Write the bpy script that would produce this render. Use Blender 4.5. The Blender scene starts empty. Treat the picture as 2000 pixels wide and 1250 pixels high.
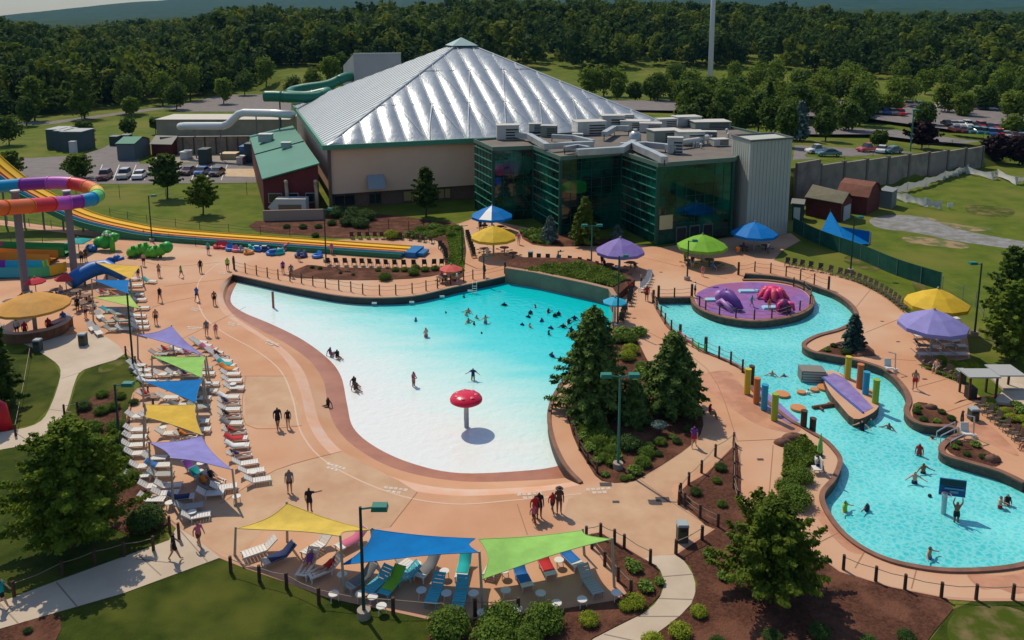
import bpy, math, random
import numpy as np
from math import radians, sin, cos, pi, sqrt, atan2
from mathutils import Vector, Matrix
from mathutils.geometry import tessellate_polygon
random.seed(7)
SC = bpy.context.scene
COL = SC.collection
# ------------------------------------------------------------------ camera
FPX, PITCH, PCX, PCY, CAMH = 1600.0, radians(10), 1000.0, 317.0, 31.0
SP, CP = sin(PITCH), cos(PITCH)
cd = bpy.data.cameras.new('camera')
cd.sensor_fit = 'HORIZONTAL'; cd.sensor_width = 36.0; cd.lens = 36.0 * FPX / 2000
cd.shift_y = -(625 - PCY) / 2000
cd.clip_start = 0.5; cd.clip_end = 20000
cam = bpy.data.objects.new('camera', cd); COL.objects.link(cam)
cam.location = (0, 0, CAMH); cam.rotation_euler = (pi / 2 - PITCH, 0, 0)
SC.camera = cam
# ------------------------------------------------------------------ sky and sun
SUN_EL = radians(54); SUN_H = Vector((-0.57, 0.82, 0)).normalized()
w = bpy.data.worlds.new('World'); SC.world = w; w.use_nodes = True
nt = w.node_tree; nt.nodes.clear()
sk = nt.nodes.new('ShaderNodeTexSky'); sk.sky_type = 'NISHITA'; sk.sun_disc = False
sk.sun_elevation = SUN_EL; sk.sun_rotation = atan2(SUN_H.x, SUN_H.y)
sk.air_density = 1.0; sk.dust_density = 0.6; sk.ozone_density = 1.0; sk.altitude = 200
bg = nt.nodes.new('ShaderNodeBackground'); bg.inputs[1].default_value = 0.11
wo = nt.nodes.new('ShaderNodeOutputWorld')
tc = nt.nodes.new('ShaderNodeTexCoord'); sx_ = nt.nodes.new('ShaderNodeSeparateXYZ'); nt.links.new(tc.outputs['Generated'], sx_.inputs[0])
cn = nt.nodes.new('ShaderNodeTexNoise'); cn.inputs['Scale'].default_value = 6; cn.inputs['Detail'].default_value = 6; cm_ = nt.nodes.new('ShaderNodeMapping'); cm_.inputs['Scale'].default_value = (1, 1, 7); nt.links.new(tc.outputs['Generated'], cm_.inputs[0]); nt.links.new(cm_.outputs[0], cn.inputs['Vector'])
cr_ = nt.nodes.new('ShaderNodeMapRange'); cr_.inputs[1].default_value = 0.03; cr_.inputs[2].default_value = 0.30; cr_.inputs[3].default_value = 0.42; cr_.inputs[4].default_value = 1.0; nt.links.new(sx_.outputs[2], cr_.inputs[0])
ca = nt.nodes.new('ShaderNodeMath'); ca.operation = 'MULTIPLY_ADD'; ca.inputs[1].default_value = 0.25; nt.links.new(cn.outputs['Fac'], ca.inputs[0]); nt.links.new(cr_.outputs[0], ca.inputs[2])
cx_ = nt.nodes.new('ShaderNodeMix'); cx_.data_type = 'RGBA'; cx_.blend_type = 'MULTIPLY'; cx_.inputs[0].default_value = 1.0; nt.links.new(sk.outputs[0], cx_.inputs[6]); nt.links.new(ca.outputs[0], cx_.inputs[7]); nt.links.new(cx_.outputs[2], bg.inputs[0]); nt.links.new(bg.outputs[0], wo.inputs[0])
sd = bpy.data.lights.new('sun', 'SUN'); sd.energy = 3.5; sd.angle = radians(0.5); sd.color = (1.0, 0.885, 0.70)
so = bpy.data.objects.new('sun', sd); COL.objects.link(so)
sv = Vector((SUN_H.x * cos(SUN_EL), SUN_H.y * cos(SUN_EL), sin(SUN_EL)))
so.rotation_euler = sv.to_track_quat('Z', 'Y').to_euler(); so.location = (-60, 80, 120)
SC.view_settings.view_transform = 'Standard'; SC.view_settings.look = 'None'
SC.view_settings.exposure = 0.10; SC.view_settings.gamma = 1.0
cy = SC.cycles
cy.max_bounces = 6; cy.diffuse_bounces = 2; cy.glossy_bounces = 2; cy.transmission_bounces = 4; cy.transparent_max_bounces = 8
cy.caustics_reflective = False; cy.caustics_refractive = False
try: cy.use_denoising = True
except Exception: pass
# ------------------------------------------------------------------ photograph geometry
def ray(x, y):
    u = (x - PCX) / FPX; v = (y - PCY) / FPX
    return Vector((u, CP - v * SP, -SP - v * CP))
def P(x, y, z=0.0):                      # point at height z seen at photo pixel x,y
    d = ray(x, y); t = (z - CAMH) / d.z
    return Vector((d.x * t, d.y * t, z))
def Q(x, y, Y):                          # point at distance Y seen at pixel
    d = ray(x, y); t = Y / d.y
    return Vector((d.x * t, Y, CAMH + d.z * t))
def up(x, ytop, ybase, zb=0.0):          # a point straight above the ground point at row ybase
    return Q(x, ytop, P(x, ybase, zb).y)
def poly(pts, z=0.0): return [P(a, b, z) for a, b in pts]
def smooth(pts, n=4, closed=True):
    out = []; N = len(pts); R = range(N) if closed else range(N - 1)
    for i in R:
        if closed: p0, p1, p2, p3 = pts[i - 1], pts[i], pts[(i + 1) % N], pts[(i + 2) % N]
        else: p0, p1, p2, p3 = pts[max(i - 1, 0)], pts[i], pts[i + 1], pts[min(i + 2, N - 1)]
        for k in range(n):
            t = k / n
            out.append(0.5 * ((2 * p1) + (p2 - p0) * t + (2 * p0 - 5 * p1 + 4 * p2 - p3) * t * t + (3 * p1 - p0 - 3 * p2 + p3) * t ** 3))
    if not closed: out.append(pts[-1].copy())
    return out
def inside(pt, pl):
    x, y = pt[0], pt[1]; c = False; j = len(pl) - 1
    for i in range(len(pl)):
        a, b = pl[i], pl[j]
        if (a[1] > y) != (b[1] > y) and x < (b[0] - a[0]) * (y - a[1]) / (b[1] - a[1]) + a[0]: c = not c
        j = i
    return c
def sst(a, b, x):
    t = min(1, max(0, (x - a) / (b - a))); return t * t * (3 - 2 * t)
# ------------------------------------------------------------------ materials
MATS = {}
def mat(name, c, r=0.7, c2=None, scale=3.0, detail=4, met=0.0, spec=0.3, bump=0.0, bscale=20.0, lo=0.35, hi=0.65, transl=0.0, c3=None, s3=0.3, emit=None, tint=0.0, coat=0):
    if name in MATS: return MATS[name]
    m = bpy.data.materials.new(name); m.use_nodes = True; t = m.node_tree; N = t.nodes; L = t.links
    b = N['Principled BSDF']; b.inputs['Roughness'].default_value = r; b.inputs['Metallic'].default_value = met
    b.inputs['Specular IOR Level'].default_value = spec
    b.inputs['Base Color'].default_value = (*c, 1)
    if coat: b.inputs['Coat Weight'].default_value = coat
    g = N.new('ShaderNodeNewGeometry'); src = None
    def noise(sc, de):
        n = N.new('ShaderNodeTexNoise'); n.inputs['Scale'].default_value = sc; n.inputs['Detail'].default_value = de
        n.inputs['Roughness'].default_value = 0.6
        L.new(g.outputs['Position'], n.inputs['Vector']); return n
    def mix(fac, A, B):
        x = N.new('ShaderNodeMix'); x.data_type = 'RGBA'; L.new(fac, x.inputs[0])
        for v, i in ((A, 6), (B, 7)):
            if isinstance(v, tuple): x.inputs[i].default_value = (*v, 1)
            else: L.new(v, x.inputs[i])
        return x.outputs[2]
    def ramp(o, a, bb):
        rr = N.new('ShaderNodeMapRange'); rr.inputs[1].default_value = a; rr.inputs[2].default_value = bb; L.new(o, rr.inputs[0]); return rr.outputs[0]
    if c2:
        n = noise(scale, detail); src = mix(ramp(n.outputs['Fac'], lo, hi), c, c2)
    if c3:
        n = noise(s3, 3); src = mix(ramp(n.outputs['Fac'], 0.48, 0.62), src if src else c, c3)
    if tint:
        oi = N.new('ShaderNodeObjectInfo'); hs = N.new('ShaderNodeHueSaturation')
        mr = N.new('ShaderNodeMapRange'); mr.inputs[3].default_value = 1 - tint; mr.inputs[4].default_value = 1 + tint
        L.new(oi.outputs['Random'], mr.inputs[0]); L.new(mr.outputs[0], hs.inputs['Value'])
        if src: L.new(src, hs.inputs['Color'])
        else: hs.inputs['Color'].default_value = (*c, 1)
        src = hs.outputs[0]
    if src: L.new(src, b.inputs['Base Color'])
    if bump:
        n = noise(bscale, 3); bp = N.new('ShaderNodeBump'); bp.inputs['Strength'].default_value = bump; bp.inputs['Distance'].default_value = 0.1
        L.new(n.outputs['Fac'], bp.inputs['Height']); L.new(bp.outputs[0], b.inputs['Normal'])
    if transl:
        tr = N.new('ShaderNodeBsdfTranslucent'); ms = N.new('ShaderNodeMixShader'); ms.inputs[0].default_value = transl
        if src: L.new(src, tr.inputs[0])
        else: tr.inputs[0].default_value = (*c, 1)
        L.new(b.outputs[0], ms.inputs[1]); L.new(tr.outputs[0], ms.inputs[2]); L.new(ms.outputs[0], N['Material Output'].inputs[0])
    if emit: b.inputs['Emission Color'].default_value = (*c, 1); b.inputs['Emission Strength'].default_value = emit
    MATS[name] = m; return m
def plain(name, c, r=0.6, **k): return mat(name, c, r, **k)
# ------------------------------------------------------------------ mesh builder
class MB:
    def __init__(s): s.v = []; s.f = []; s.m = []; s.i = 0
    def add(s, vs, fs):
        o = len(s.v); s.v += [tuple(q) for q in vs]; s.f += [tuple(i + o for i in f) for f in fs]; s.m += [s.i] * len(fs); return s
    def box(s, c, d, rz=0.0, rx=0.0, ry=0.0, taper=1.0):
        R = Matrix.Rotation(rz, 3, 'Z') @ Matrix.Rotation(ry, 3, 'Y') @ Matrix.Rotation(rx, 3, 'X'); c = Vector(c)
        vs = []
        for k in (-1, 1):
            q = taper if k > 0 else 1
            for a, b in ((-1, -1), (1, -1), (1, 1), (-1, 1)): vs.append(c + R @ Vector((a * d[0] / 2 * q, b * d[1] / 2 * q, k * d[2] / 2)))
        return s.add(vs, [(3, 2, 1, 0), (4, 5, 6, 7), (0, 1, 5, 4), (1, 2, 6, 5), (2, 3, 7, 6), (3, 0, 4, 7)])
    def tube(s, pts, r, n=8, cap=True):
        pts = [Vector(p) for p in pts]; K = len(pts); rs = r if isinstance(r, (list, tuple)) else [r] * K
        vs = []; fs = []
        t0 = (pts[1] - pts[0]).normalized(); a = t0.orthogonal().normalized()
        for k, p in enumerate(pts):
            t = (pts[min(k + 1, K - 1)] - pts[max(k - 1, 0)]).normalized()
            a = (a - t * a.dot(t))
            a = a.normalized() if a.length > 1e-6 else t.orthogonal().normalized()
            b = t.cross(a)
            for j in range(n):
                th = 2 * pi * j / n; vs.append(p + (a * cos(th) + b * sin(th)) * rs[k])
        for k in range(K - 1):
            for j in range(n):
                q = (j + 1) % n; fs.append((k * n + j, k * n + q, (k + 1) * n + q, (k + 1) * n + j))
        if cap: fs.append(tuple(range(n))[::-1]); fs.append(tuple((K - 1) * n + j for j in range(n)))
        return s.add(vs, fs)
    def cyl(s, c, r, h, n=12, r2=None):
        c = Vector(c); return s.tube([c, c + Vector((0, 0, h))], [r, r if r2 is None else r2], n)
    def lathe(s, prof, n=16, c=(0, 0, 0), sx=1, sy=1, ph=0):
        c = Vector(c); vs = []; fs = []
        for r, z in prof:
            for j in range(n):
                th = 2 * pi * (j + ph) / n; vs.append(c + Vector((cos(th) * r * sx, sin(th) * r * sy, z)))
        for k in range(len(prof) - 1):
            for j in range(n):
                q = (j + 1) % n; fs.append((k * n + j, k * n + q, (k + 1) * n + q, (k + 1) * n + j))
        return s.add(vs, fs)
    def fill(s, outer, holes=(), z=None):
        ls = [outer] + list(holes); allv = [Vector((p[0], p[1], (p[2] if z is None else z))) for l in ls for p in l]
        tr = tessellate_polygon([[Vector((p[0], p[1], 0)) for p in l] for l in ls])
        fs = []
        for t in tr:
            a, b, c = (allv[i] for i in t)
            cr = (b - a).cross(c - a).z
            if abs(cr) < 1e-9: continue
            fs.append(tuple(t) if cr > 0 else tuple(t)[::-1])
        return s.add(allv, fs)
    def prism(s, pl, z0, z1):
        n = len(pl); ar = sum(pl[i][0] * pl[(i + 1) % n][1] - pl[(i + 1) % n][0] * pl[i][1] for i in range(n))
        if ar < 0: pl = pl[::-1]
        s.fill(pl, z=z1)
        vs = [(p[0], p[1], z0) for p in pl] + [(p[0], p[1], z1) for p in pl]
        return s.add(vs, [(i, (i + 1) % n, n + (i + 1) % n, n + i) for i in range(n)])
    def wall(s, pts, z0, z1, th, closed=False, base=None):   # strip wall following points, thickness to both sides
        pts = [Vector((p[0], p[1], 0)) for p in pts]; K = len(pts); ring = []
        for k, p in enumerate(pts):
            a = pts[k - 1] if (k or closed) else p; b = pts[(k + 1) % K] if (k < K - 1 or closed) else p
            t = (b - a).normalized(); nn = Vector((-t.y, t.x, 0)) * th / 2
            ring.append((p + nn, p - nn))
        vs = []
        for l, r in ring: vs += [(l.x, l.y, z0), (l.x, l.y, z1), (r.x, r.y, z1), (r.x, r.y, z0)]
        fs = []
        for k in range(K if closed else K - 1):
            a = 4 * k; b = 4 * ((k + 1) % K)
            fs += [(a, b, b + 1, a + 1), (a + 1, b + 1, b + 2, a + 2), (a + 2, b + 2, b + 3, a + 3)]
        if not closed: fs += [(0, 1, 2, 3), (4 * K - 1, 4 * K - 2, 4 * K - 3, 4 * K - 4)]
        return s.add(vs, fs)
    def mesh(s, name, mats, smooth=False):
        me = bpy.data.meshes.new(name); me.from_pydata(s.v, [], s.f)
        for m in (mats if isinstance(mats, (list, tuple)) else [mats]): me.materials.append(m)
        me.polygons.foreach_set('material_index', s.m)
        if smooth: me.polygons.foreach_set('use_smooth', [True] * len(s.f))
        me.update(); return me
    def build(s, name, mats, parent=None, smooth=False, loc=None, rz=None):
        return link(name, s.mesh(name, mats, smooth), parent, loc, rz)
def link(name, me, parent=None, loc=None, rz=None):
    o = bpy.data.objects.new(name, me); COL.objects.link(o)
    if parent: o.parent = parent; KIDS.setdefault(parent.name, []).append(o)
    if loc is not None: o.location = loc
    if rz is not None: o.rotation_euler.z = rz
    return o
KIDS = {}
def thing(name, label, cat, loc=(0, 0, 0), rz=0.0, group=None, sc=1.0):
    o = bpy.data.objects.new(name, None); COL.objects.link(o); o.empty_display_size = 0.3
    o.location = loc; o.rotation_euler.z = rz; o.scale = (sc,) * 3
    return tag(o, label, cat, group)
def tag(o, label, cat, group=None):
    o['label'] = label; o['category'] = cat; o['kind'] = 'thing'
    if group: o['group'] = group
    return o
def kind(o, k='structure'): o['kind'] = k; return o
def dup(o, loc=None, rz=None, label=None, sc=None, parent=None, group=None):
    c = o.copy(); COL.objects.link(c)
    if parent: c.parent = parent; KIDS.setdefault(parent.name, []).append(c)
    if loc is not None: c.location = loc
    if rz is not None: c.rotation_euler.z = rz
    if sc is not None: c.scale = (sc,) * 3
    if label: c['label'] = label
    if group: c['group'] = group
    for ch in KIDS.get(o.name, []): dup(ch, parent=c)
    return c
def setmat(o, m, slot=0):
    o.material_slots[slot].link = 'OBJECT'; o.material_slots[slot].material = m
class Kit:                                # the first placing uses the original, later ones copy it
    def __init__(s, root): s.root = root; s.used = False
    def put(s, loc, rz=0.0, label=None, sc=None, group=None):
        if not s.used:
            s.used = True; o = s.root; o.location = loc; o.rotation_euler.z = rz
            if label: o['label'] = label
            if group: o['group'] = group
            if sc is not None: o.scale = (sc,) * 3
            return o
        return dup(s.root, loc, rz, label, 1.0 if sc is None else sc, group=group)
ORD = ['first', 'second', 'third', 'fourth', 'fifth', 'sixth', 'seventh', 'eighth', 'ninth', 'tenth', 'eleventh', 'twelfth', 'thirteenth', 'fourteenth', 'fifteenth', 'sixteenth', 'seventeenth', 'eighteenth', 'nineteenth', 'twentieth']
def nth(i):
    if i < 20: return ORD[i]
    t = ['', '', 'twenty', 'thirty', 'forty', 'fifty', 'sixty', 'seventy', 'eighty', 'ninety'][(i + 1) // 10]; r = (i + 1) % 10
    return (t + '-' + ORD[r - 1]) if r else {'twenty': 'twentieth', 'thirty': 'thirtieth', 'forty': 'fortieth', 'fifty': 'fiftieth', 'sixty': 'sixtieth', 'seventy': 'seventieth', 'eighty': 'eightieth', 'ninety': 'ninetieth'}[t]
# ------------------------------------------------------------------ setting: outlines
WZ, RZ = -0.8, -0.6                       # water levels of the wave pool and of the river
deck_wall_px = [(455, 536), (488, 543), (520, 550), (552, 557), (604, 567), (655, 576), (706, 581), (770, 581), (821, 576), (885, 561), (949, 548), (988, 539)]
plant_wall_px = [(1045, 548), (1100, 560), (1150, 571), (1192, 582)]
right_edge_px = [(1200, 596), (1195, 640), (1160, 690), (1112, 735), (1085, 770), (1072, 812), (1080, 860), (1103, 910), (1135, 945)]
arc_px = [(1135, 947), (1040, 962), (880, 968), (760, 945), (650, 890), (603, 830), (588, 770), (562, 710), (520, 668), (470, 636), (432, 606), (425, 575), (435, 552), (455, 537)]
brown_px = [(1120, 932), (1040, 938), (900, 940), (780, 918), (700, 878), (657, 835), (640, 790), (632, 745), (605, 705), (560, 672), (500, 640), (458, 615), (440, 585), (452, 545)]
white_px = [(1098, 908), (1040, 918), (900, 924), (805, 905), (732, 872), (690, 835), (678, 790), (666, 735), (640, 700), (590, 663), (530, 633), (472, 608), (450, 585), (466, 546)]
arc = smooth(poly(arc_px), 6, False)
brown = smooth(poly(brown_px, WZ + 0.08), 6, False); white = smooth(poly(white_px, WZ), 6, False)
deckwall = smooth(poly(deck_wall_px), 3, False); plantwall = poly(plant_wall_px)
redge = smooth(poly(right_edge_px), 4, False)
pool_hole = deckwall + plantwall + redge[:-1] + arc[:-1]
river_west_px = [(1274, 574), (1280, 596), (1291, 617), (1311, 645), (1352, 672), (1378, 689), (1427, 709), (1458, 730), (1470, 762), (1505, 792), (1542, 822), (1563, 833), (1586, 847), (1611, 862), (1630, 881), (1641, 902), (1629, 936), (1606, 966), (1612, 996), (1640, 1037), (1681, 1071), (1737, 1097), (1805, 1112), (1869, 1117), (1944, 1114), (2000, 1105), (2060, 1085), (2110, 1045), (2110, 1000), (2050, 965)]
river_east_px = [(2000, 945), (1951, 922), (1890, 904), (1850, 892), (1838, 880), (1845, 868), (1862, 856), (1880, 848), (1860, 836), (1838, 834), (1821, 833), (1796, 829), (1778, 818), (1770, 803), (1775, 786), (1770, 766), (1755, 746), (1738, 730), (1718, 719), (1673, 705), (1615, 694), (1586, 688), (1570, 677), (1577, 667), (1600, 656), (1640, 645), (1666, 630), (1672, 613), (1662, 596), (1634, 576), (1596, 562), (1557, 549), (1506, 540), (1455, 536)]
island_px = [(1450, 548), (1500, 549), (1545, 556), (1575, 569), (1588, 588), (1578, 606), (1545, 620), (1480, 629), (1420, 623), (1380, 611), (1358, 597), (1351, 582), (1286, 583)]
rw = smooth(poly(river_west_px), 4, False); re_ = smooth(poly(river_east_px), 4, False); isl = smooth(poly(island_px[:-1]), 4, False) + [P(1286, 583)]
river_hole = rw + re_ + isl
# terrain: flat park, raised car park behind the retaining wall, wooded rise behind
WA, WB = P(1548, 395), P(1915, 327)
wd = (WB - WA).normalized(); wn = Vector((-wd.y, wd.x, 0))
def T(x, y):
    d = Vector((x, y, 0)) - WA; along = d.dot(wd); off = d.dot(wn)
    L = (WB - WA).length
    bl = 1.6 + 0.35 * max(0, along - L)
    pl = sst(0, bl, off) * (5.2 - 1.4 * sst(0, L, along)) * sst(-12, -2, along)
    z = pl
    A = 17 + 4 * sin(x / 130.0 + 1) + 3 * sin(x / 57.0)
    rr = x / max(y, 1.0); A *= 1 - .55 * sst(-.64, -.54, rr) * (1 - sst(-.40, -.33, rr)) + .12 * sst(-.34, -.28, rr) * (1 - sst(0, .06, rr))
    y0 = 250 + 80 * sst(-150, -110, x) - 40 * sst(120, 220, x)
    r = sst(y0, y0 + 260, y) * A
    z += r * (1 - 0.75 * sst(800, 1500, y))
    if y > 500: z += 1.5 * sin(x / 40.0) * sin(y / 33.0) * sst(500, 560, y)
    return z
def G(x, y, it=8):                         # pixel to the terrain surface
    z = 0.0
    for _ in range(it):
        p = P(x, y, z); z = 0.5 * z + 0.5 * T(p.x, p.y)
    p = P(x, y, z); p.z = T(p.x, p.y); return p
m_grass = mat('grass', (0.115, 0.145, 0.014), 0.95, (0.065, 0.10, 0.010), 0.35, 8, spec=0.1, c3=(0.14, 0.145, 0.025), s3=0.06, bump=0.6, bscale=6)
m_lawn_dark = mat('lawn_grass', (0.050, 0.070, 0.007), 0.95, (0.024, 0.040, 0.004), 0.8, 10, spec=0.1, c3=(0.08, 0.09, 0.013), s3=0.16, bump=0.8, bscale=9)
def brk(a, b, st):
    n = max(1, round((b - a) / st)); return [a + (b - a) * i / n for i in range(n)]
xs = [-9000, -5000, -2500, -1500, -1000] + brk(-700, -300, 40) + brk(-300, -160, 10) + brk(-160, 160, 4) + brk(160, 320, 8) + brk(320, 720, 40) + [720, 1000, 1500, 2500, 5000, 9000]
ys = [-2500, -800, -300, -100] + brk(-40, 24, 32) + [24] + brk(134, 250, 2) + brk(250, 420, 8) + brk(420, 720, 20) + [720, 800, 900, 1050, 1300, 1700, 2500, 4000, 6500, 9000]
g = MB(); idx = {}
for j, y in enumerate(ys):
    for i, x in enumerate(xs): idx[i, j] = len(g.v); g.v.append((x, y, T(x, y) if y >= 134 else 0.0))
for j in range(len(ys) - 1):
    for i in range(len(xs) - 1):
        if xs[i] >= -160 and xs[i + 1] <= 160 and ys[j] >= 24 and ys[j + 1] <= 134: continue
        g.f.append((idx[i, j], idx[i + 1, j], idx[i + 1, j + 1], idx[i, j + 1])); g.m.append(0)
near = [Vector((-160, 24, 0)), Vector((160, 24, 0))] + [Vector((160, 134, 0)), Vector((-160, 134, 0))]
g.fill(near, [pool_hole, river_hole], 0.0)
kind(g.build('ground', m_grass, smooth=False))
# ------------------------------------------------------------------ deck
m_deck = mat('salmon_deck_concrete', (0.56, 0.315, 0.19), 0.8, (0.47, 0.235, 0.125), 0.16, 9, spec=0.2, c3=(0.54, 0.345, 0.225), s3=0.06, bump=0.1, bscale=4, lo=0.3, hi=0.7)
m_tan = mat('tan_deck_concrete', (0.52, 0.345, 0.215), 0.8, (0.44, 0.255, 0.15), 0.35, 8, spec=0.2)
m_path = mat('pale_path_concrete', (0.52, 0.43, 0.33), 0.85, (0.44, 0.35, 0.26), 0.3, 6, spec=0.2)
m_mulch = mat('bark_mulch', (0.125, 0.052, 0.032), 0.95, (0.055, 0.024, 0.016), 5.0, 8, spec=0.1, bump=1.0, bscale=9, c3=(0.15, 0.065, 0.04), s3=0.5)
m_asph = mat('asphalt', (0.20, 0.175, 0.165), 0.9, (0.15, 0.135, 0.13), 0.5, 6, spec=0.2)
m_wet = mat('wet_terracotta', (0.38, 0.15, 0.08), 0.4, (0.31, 0.115, 0.06), 0.6, 5, spec=0.5)
m_line = plain('white_paint', (0.72, 0.68, 0.62))
deck_px = [(-120, 470), (0, 474), (150, 470), (230, 458), (300, 468), (450, 487), (520, 486), (640, 470), (800, 462), (900, 436), (930, 425), (1100, 460), (1290, 484), (1430, 464), (1545, 456), (1562, 470), (1525, 490), (1510, 508),
 (1545, 519), (1600, 529), (1660, 546), (1720, 576), (1765, 610), (1800, 645), (1885, 645), (1893, 700), (1838, 708), (1790, 712), (1835, 735), (1880, 752), (1908, 772), (1950, 815), (2000, 862), (2150, 960), (2150, 1180),
 (2000, 1172), (1900, 1172), (1840, 1168), (1740, 1148), (1640, 1118), (1585, 1078), (1540, 1035), (1490, 1003), (1446, 988), (1440, 870), (1428, 877), (1380, 925), (1345, 945), (1326, 968), (1330, 985), (1360, 1010), (1397, 1034), (1345, 1064), (1318, 1085),
 (1258, 1092), (1215, 1066), (1172, 1040), (1145, 1046), (1180, 1095), (1222, 1160), (1200, 1172), (1100, 1188), (940, 1208), (840, 1208), (720, 1182), (640, 1165), (560, 1135), (480, 1108), (430, 1088), (345, 1030), (305, 985), (283, 950), (262, 900), (250, 860), (250, 810), (262, 768), (285, 745), (285, 720), (262, 700), (215, 672), (185, 648), (130, 660), (-120, 665)]
deck = poly(deck_px)
kind(MB().fill([Vector((p.x, p.y, 0.02)) for p in deck], [pool_hole, river_hole], 0.02).build('pool_deck', m_deck))
kind(MB().wall(deck, 0.0, 0.03, 0.22, True).build('deck_kerb', mat('deck_edge_concrete', (0.46, 0.25, 0.16), 0.85)))
def sheet(name, px, m, z=0.03, sm=0, k='structure', holes=(), gz=None):
    pl = [G(a, b) for a, b in px] if gz else poly(px)
    if sm: pl = smooth(pl, sm)
    if gz:
        b = MB().fill([Vector((p.x, p.y, p.z + z)) for p in pl])
    else: b = MB().fill([Vector((p.x, p.y, z)) for p in pl], holes, z)
    return kind(b.build(name, m), k)
sheet('tan_deck_panel', [(668, 882), (780, 940), (815, 962), (762, 1030), (700, 1040), (560, 985), (470, 1088), (432, 1082), (350, 1028), (430, 985), (540, 918)], m_tan, 0.026)
sheet('tan_deck_panel', [(1110, 975), (1180, 945), (1240, 930), (1330, 925), (1310, 955), (1326, 985), (1392, 1033), (1318, 1083), (1258, 1090), (1180, 1040), (1100, 1010)], m_tan, 0.026)
sheet('tan_deck_panel', [(476, 735), (560, 735), (583, 790), (590, 832), (480, 830)], m_tan, 0.026)
sheet('tan_deck_panel', [(1240, 930), (1385, 850), (1440, 862), (1330, 945)], m_tan, 0.0265)
sheet('path', [(45, 668), (140, 655), (186, 648), (243, 692), (165, 722), (147, 745), (132, 795), (112, 832), (62, 864), (0, 879), (-120, 895), (-120, 862), (0, 845), (68, 830), (96, 800), (118, 735), (108, 708), (60, 678)], m_path, 0.034, 3)
sheet('path', [(-120, 1208), (0, 1177), (120, 1132), (330, 1056), (346, 1030), (390, 1058), (430, 1090), (240, 1160), (0, 1229), (-120, 1262)], m_path, 0.034)
sheet('path', [(1258, 1091), (1318, 1085), (1343, 1106), (1358, 1140), (1350, 1180), (1300, 1225), (1220, 1275), (1110, 1300), (1160, 1248), (1255, 1200), (1290, 1165), (1296, 1132), (1282, 1105)], m_path, 0.034, 2)
sheet('path', [(-100, 424), (0, 430), (180, 452), (330, 470), (460, 487), (440, 491), (300, 476), (180, 462), (0, 440), (-100, 434)], mat('salmon_path', (0.5, 0.28, 0.18), 0.85), 0.034)
# path joints as flat dark strips
jm = plain('path_joint_dark', (0.22, 0.17, 0.13))
def strip(name, pa, m=jm, wdt=0.05, z=0.04, k='structure'):
    b = MB(); b.wall(poly(pa) if not isinstance(pa[0], Vector) else pa, z - 0.008, z, wdt); return kind(b.build(name, m), k)
for a, b in (((0, 1180), (35, 1218)), ((110, 1138), (150, 1185)), ((265, 1080), (315, 1125)), ((262, 1092), (330, 1100)), ((350, 1035), (405, 1098)), ((1286, 1128), (1358, 1122)), ((1287, 1170), (1354, 1172)), ((1245, 1205), (1325, 1205)), ((1180, 1240), (1250, 1255)), ((95, 800), (140, 806)), ((120, 740), (160, 727)), ((30, 846), (60, 865))):
    strip('path_joint', [a, b], wdt=0.07)
# mulch beds and lawns
beds = [
 [(1397, 1034), (1446, 988), (1490, 1003), (1540, 1035), (1585, 1078), (1640, 1118), (1740, 1148), (1850, 1170), (1862, 1190), (1820, 1240), (1780, 1300), (1200, 1300), (1300, 1228), (1352, 1182), (1362, 1140), (1346, 1104), (1320, 1085)],
 [(1146, 1046), (1172, 1041), (1215, 1067), (1258, 1093), (1280, 1105), (1294, 1132), (1288, 1165), (1253, 1199), (1158, 1247), (1100, 1300), (830, 1300), (838, 1208), (940, 1210), (1100, 1190), (1200, 1174), (1224, 1160), (1182, 1095)],
 [(1440, 870), (1446, 988), (1397, 1034), (1360, 1010), (1330, 985), (1326, 968), (1345, 945), (1380, 925), (1428, 877)],
 [(1108, 765), (1170, 690), (1200, 655), (1240, 662), (1262, 700), (1300, 760), (1350, 800), (1372, 815), (1368, 850), (1330, 885), (1255, 932), (1225, 943), (1175, 940), (1150, 910), (1118, 850)],
 [(1595, 688), (1640, 668), (1680, 668), (1707, 685), (1700, 696), (1650, 697), (1610, 693)],
 [(1784, 790), (1810, 788), (1862, 815), (1868, 832), (1840, 838), (1800, 830), (1783, 815)],
 [(1848, 868), (1880, 860), (1930, 882), (1954, 900), (1945, 912), (1900, 905), (1855, 885)],
 [(1862, 790), (1905, 778), (1950, 818), (2000, 865), (2150, 970), (2150, 780), (1950, 770)],
 [(560, 540), (600, 518), (640, 522), (760, 524), (860, 522), (866, 535), (800, 545), (700, 548), (620, 545)],
 [(640, 415), (740, 418), (850, 432), (905, 445), (905, 540), (872, 540), (868, 490), (850, 470), (760, 462), (660, 456), (640, 440)],
 [(500, 432), (635, 428), (690, 440), (690, 465), (600, 460), (500, 452)],
 [(1015, 455), (1060, 445), (1130, 462), (1200, 468), (1225, 478), (1100, 482), (1040, 478)],
 [(0, 1232), (92, 1205), (118, 1205), (105, 1260), (0, 1290), (-60, 1290)],
 [(240, 840), (262, 770), (250, 860), (285, 955), (330, 1025), (250, 1045), (200, 1000), (180, 880), (150, 800), (230, 760)],
 [(1560, 468), (1640, 480), (1700, 500), (1640, 520), (1560, 500)][:0],
]
for i, b in enumerate(beds):
    if b: sheet('planting_bed', b, m_mulch, 0.045 + 0.001 * (i % 3), 2 if i not in (0, 1) else 0)
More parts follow.
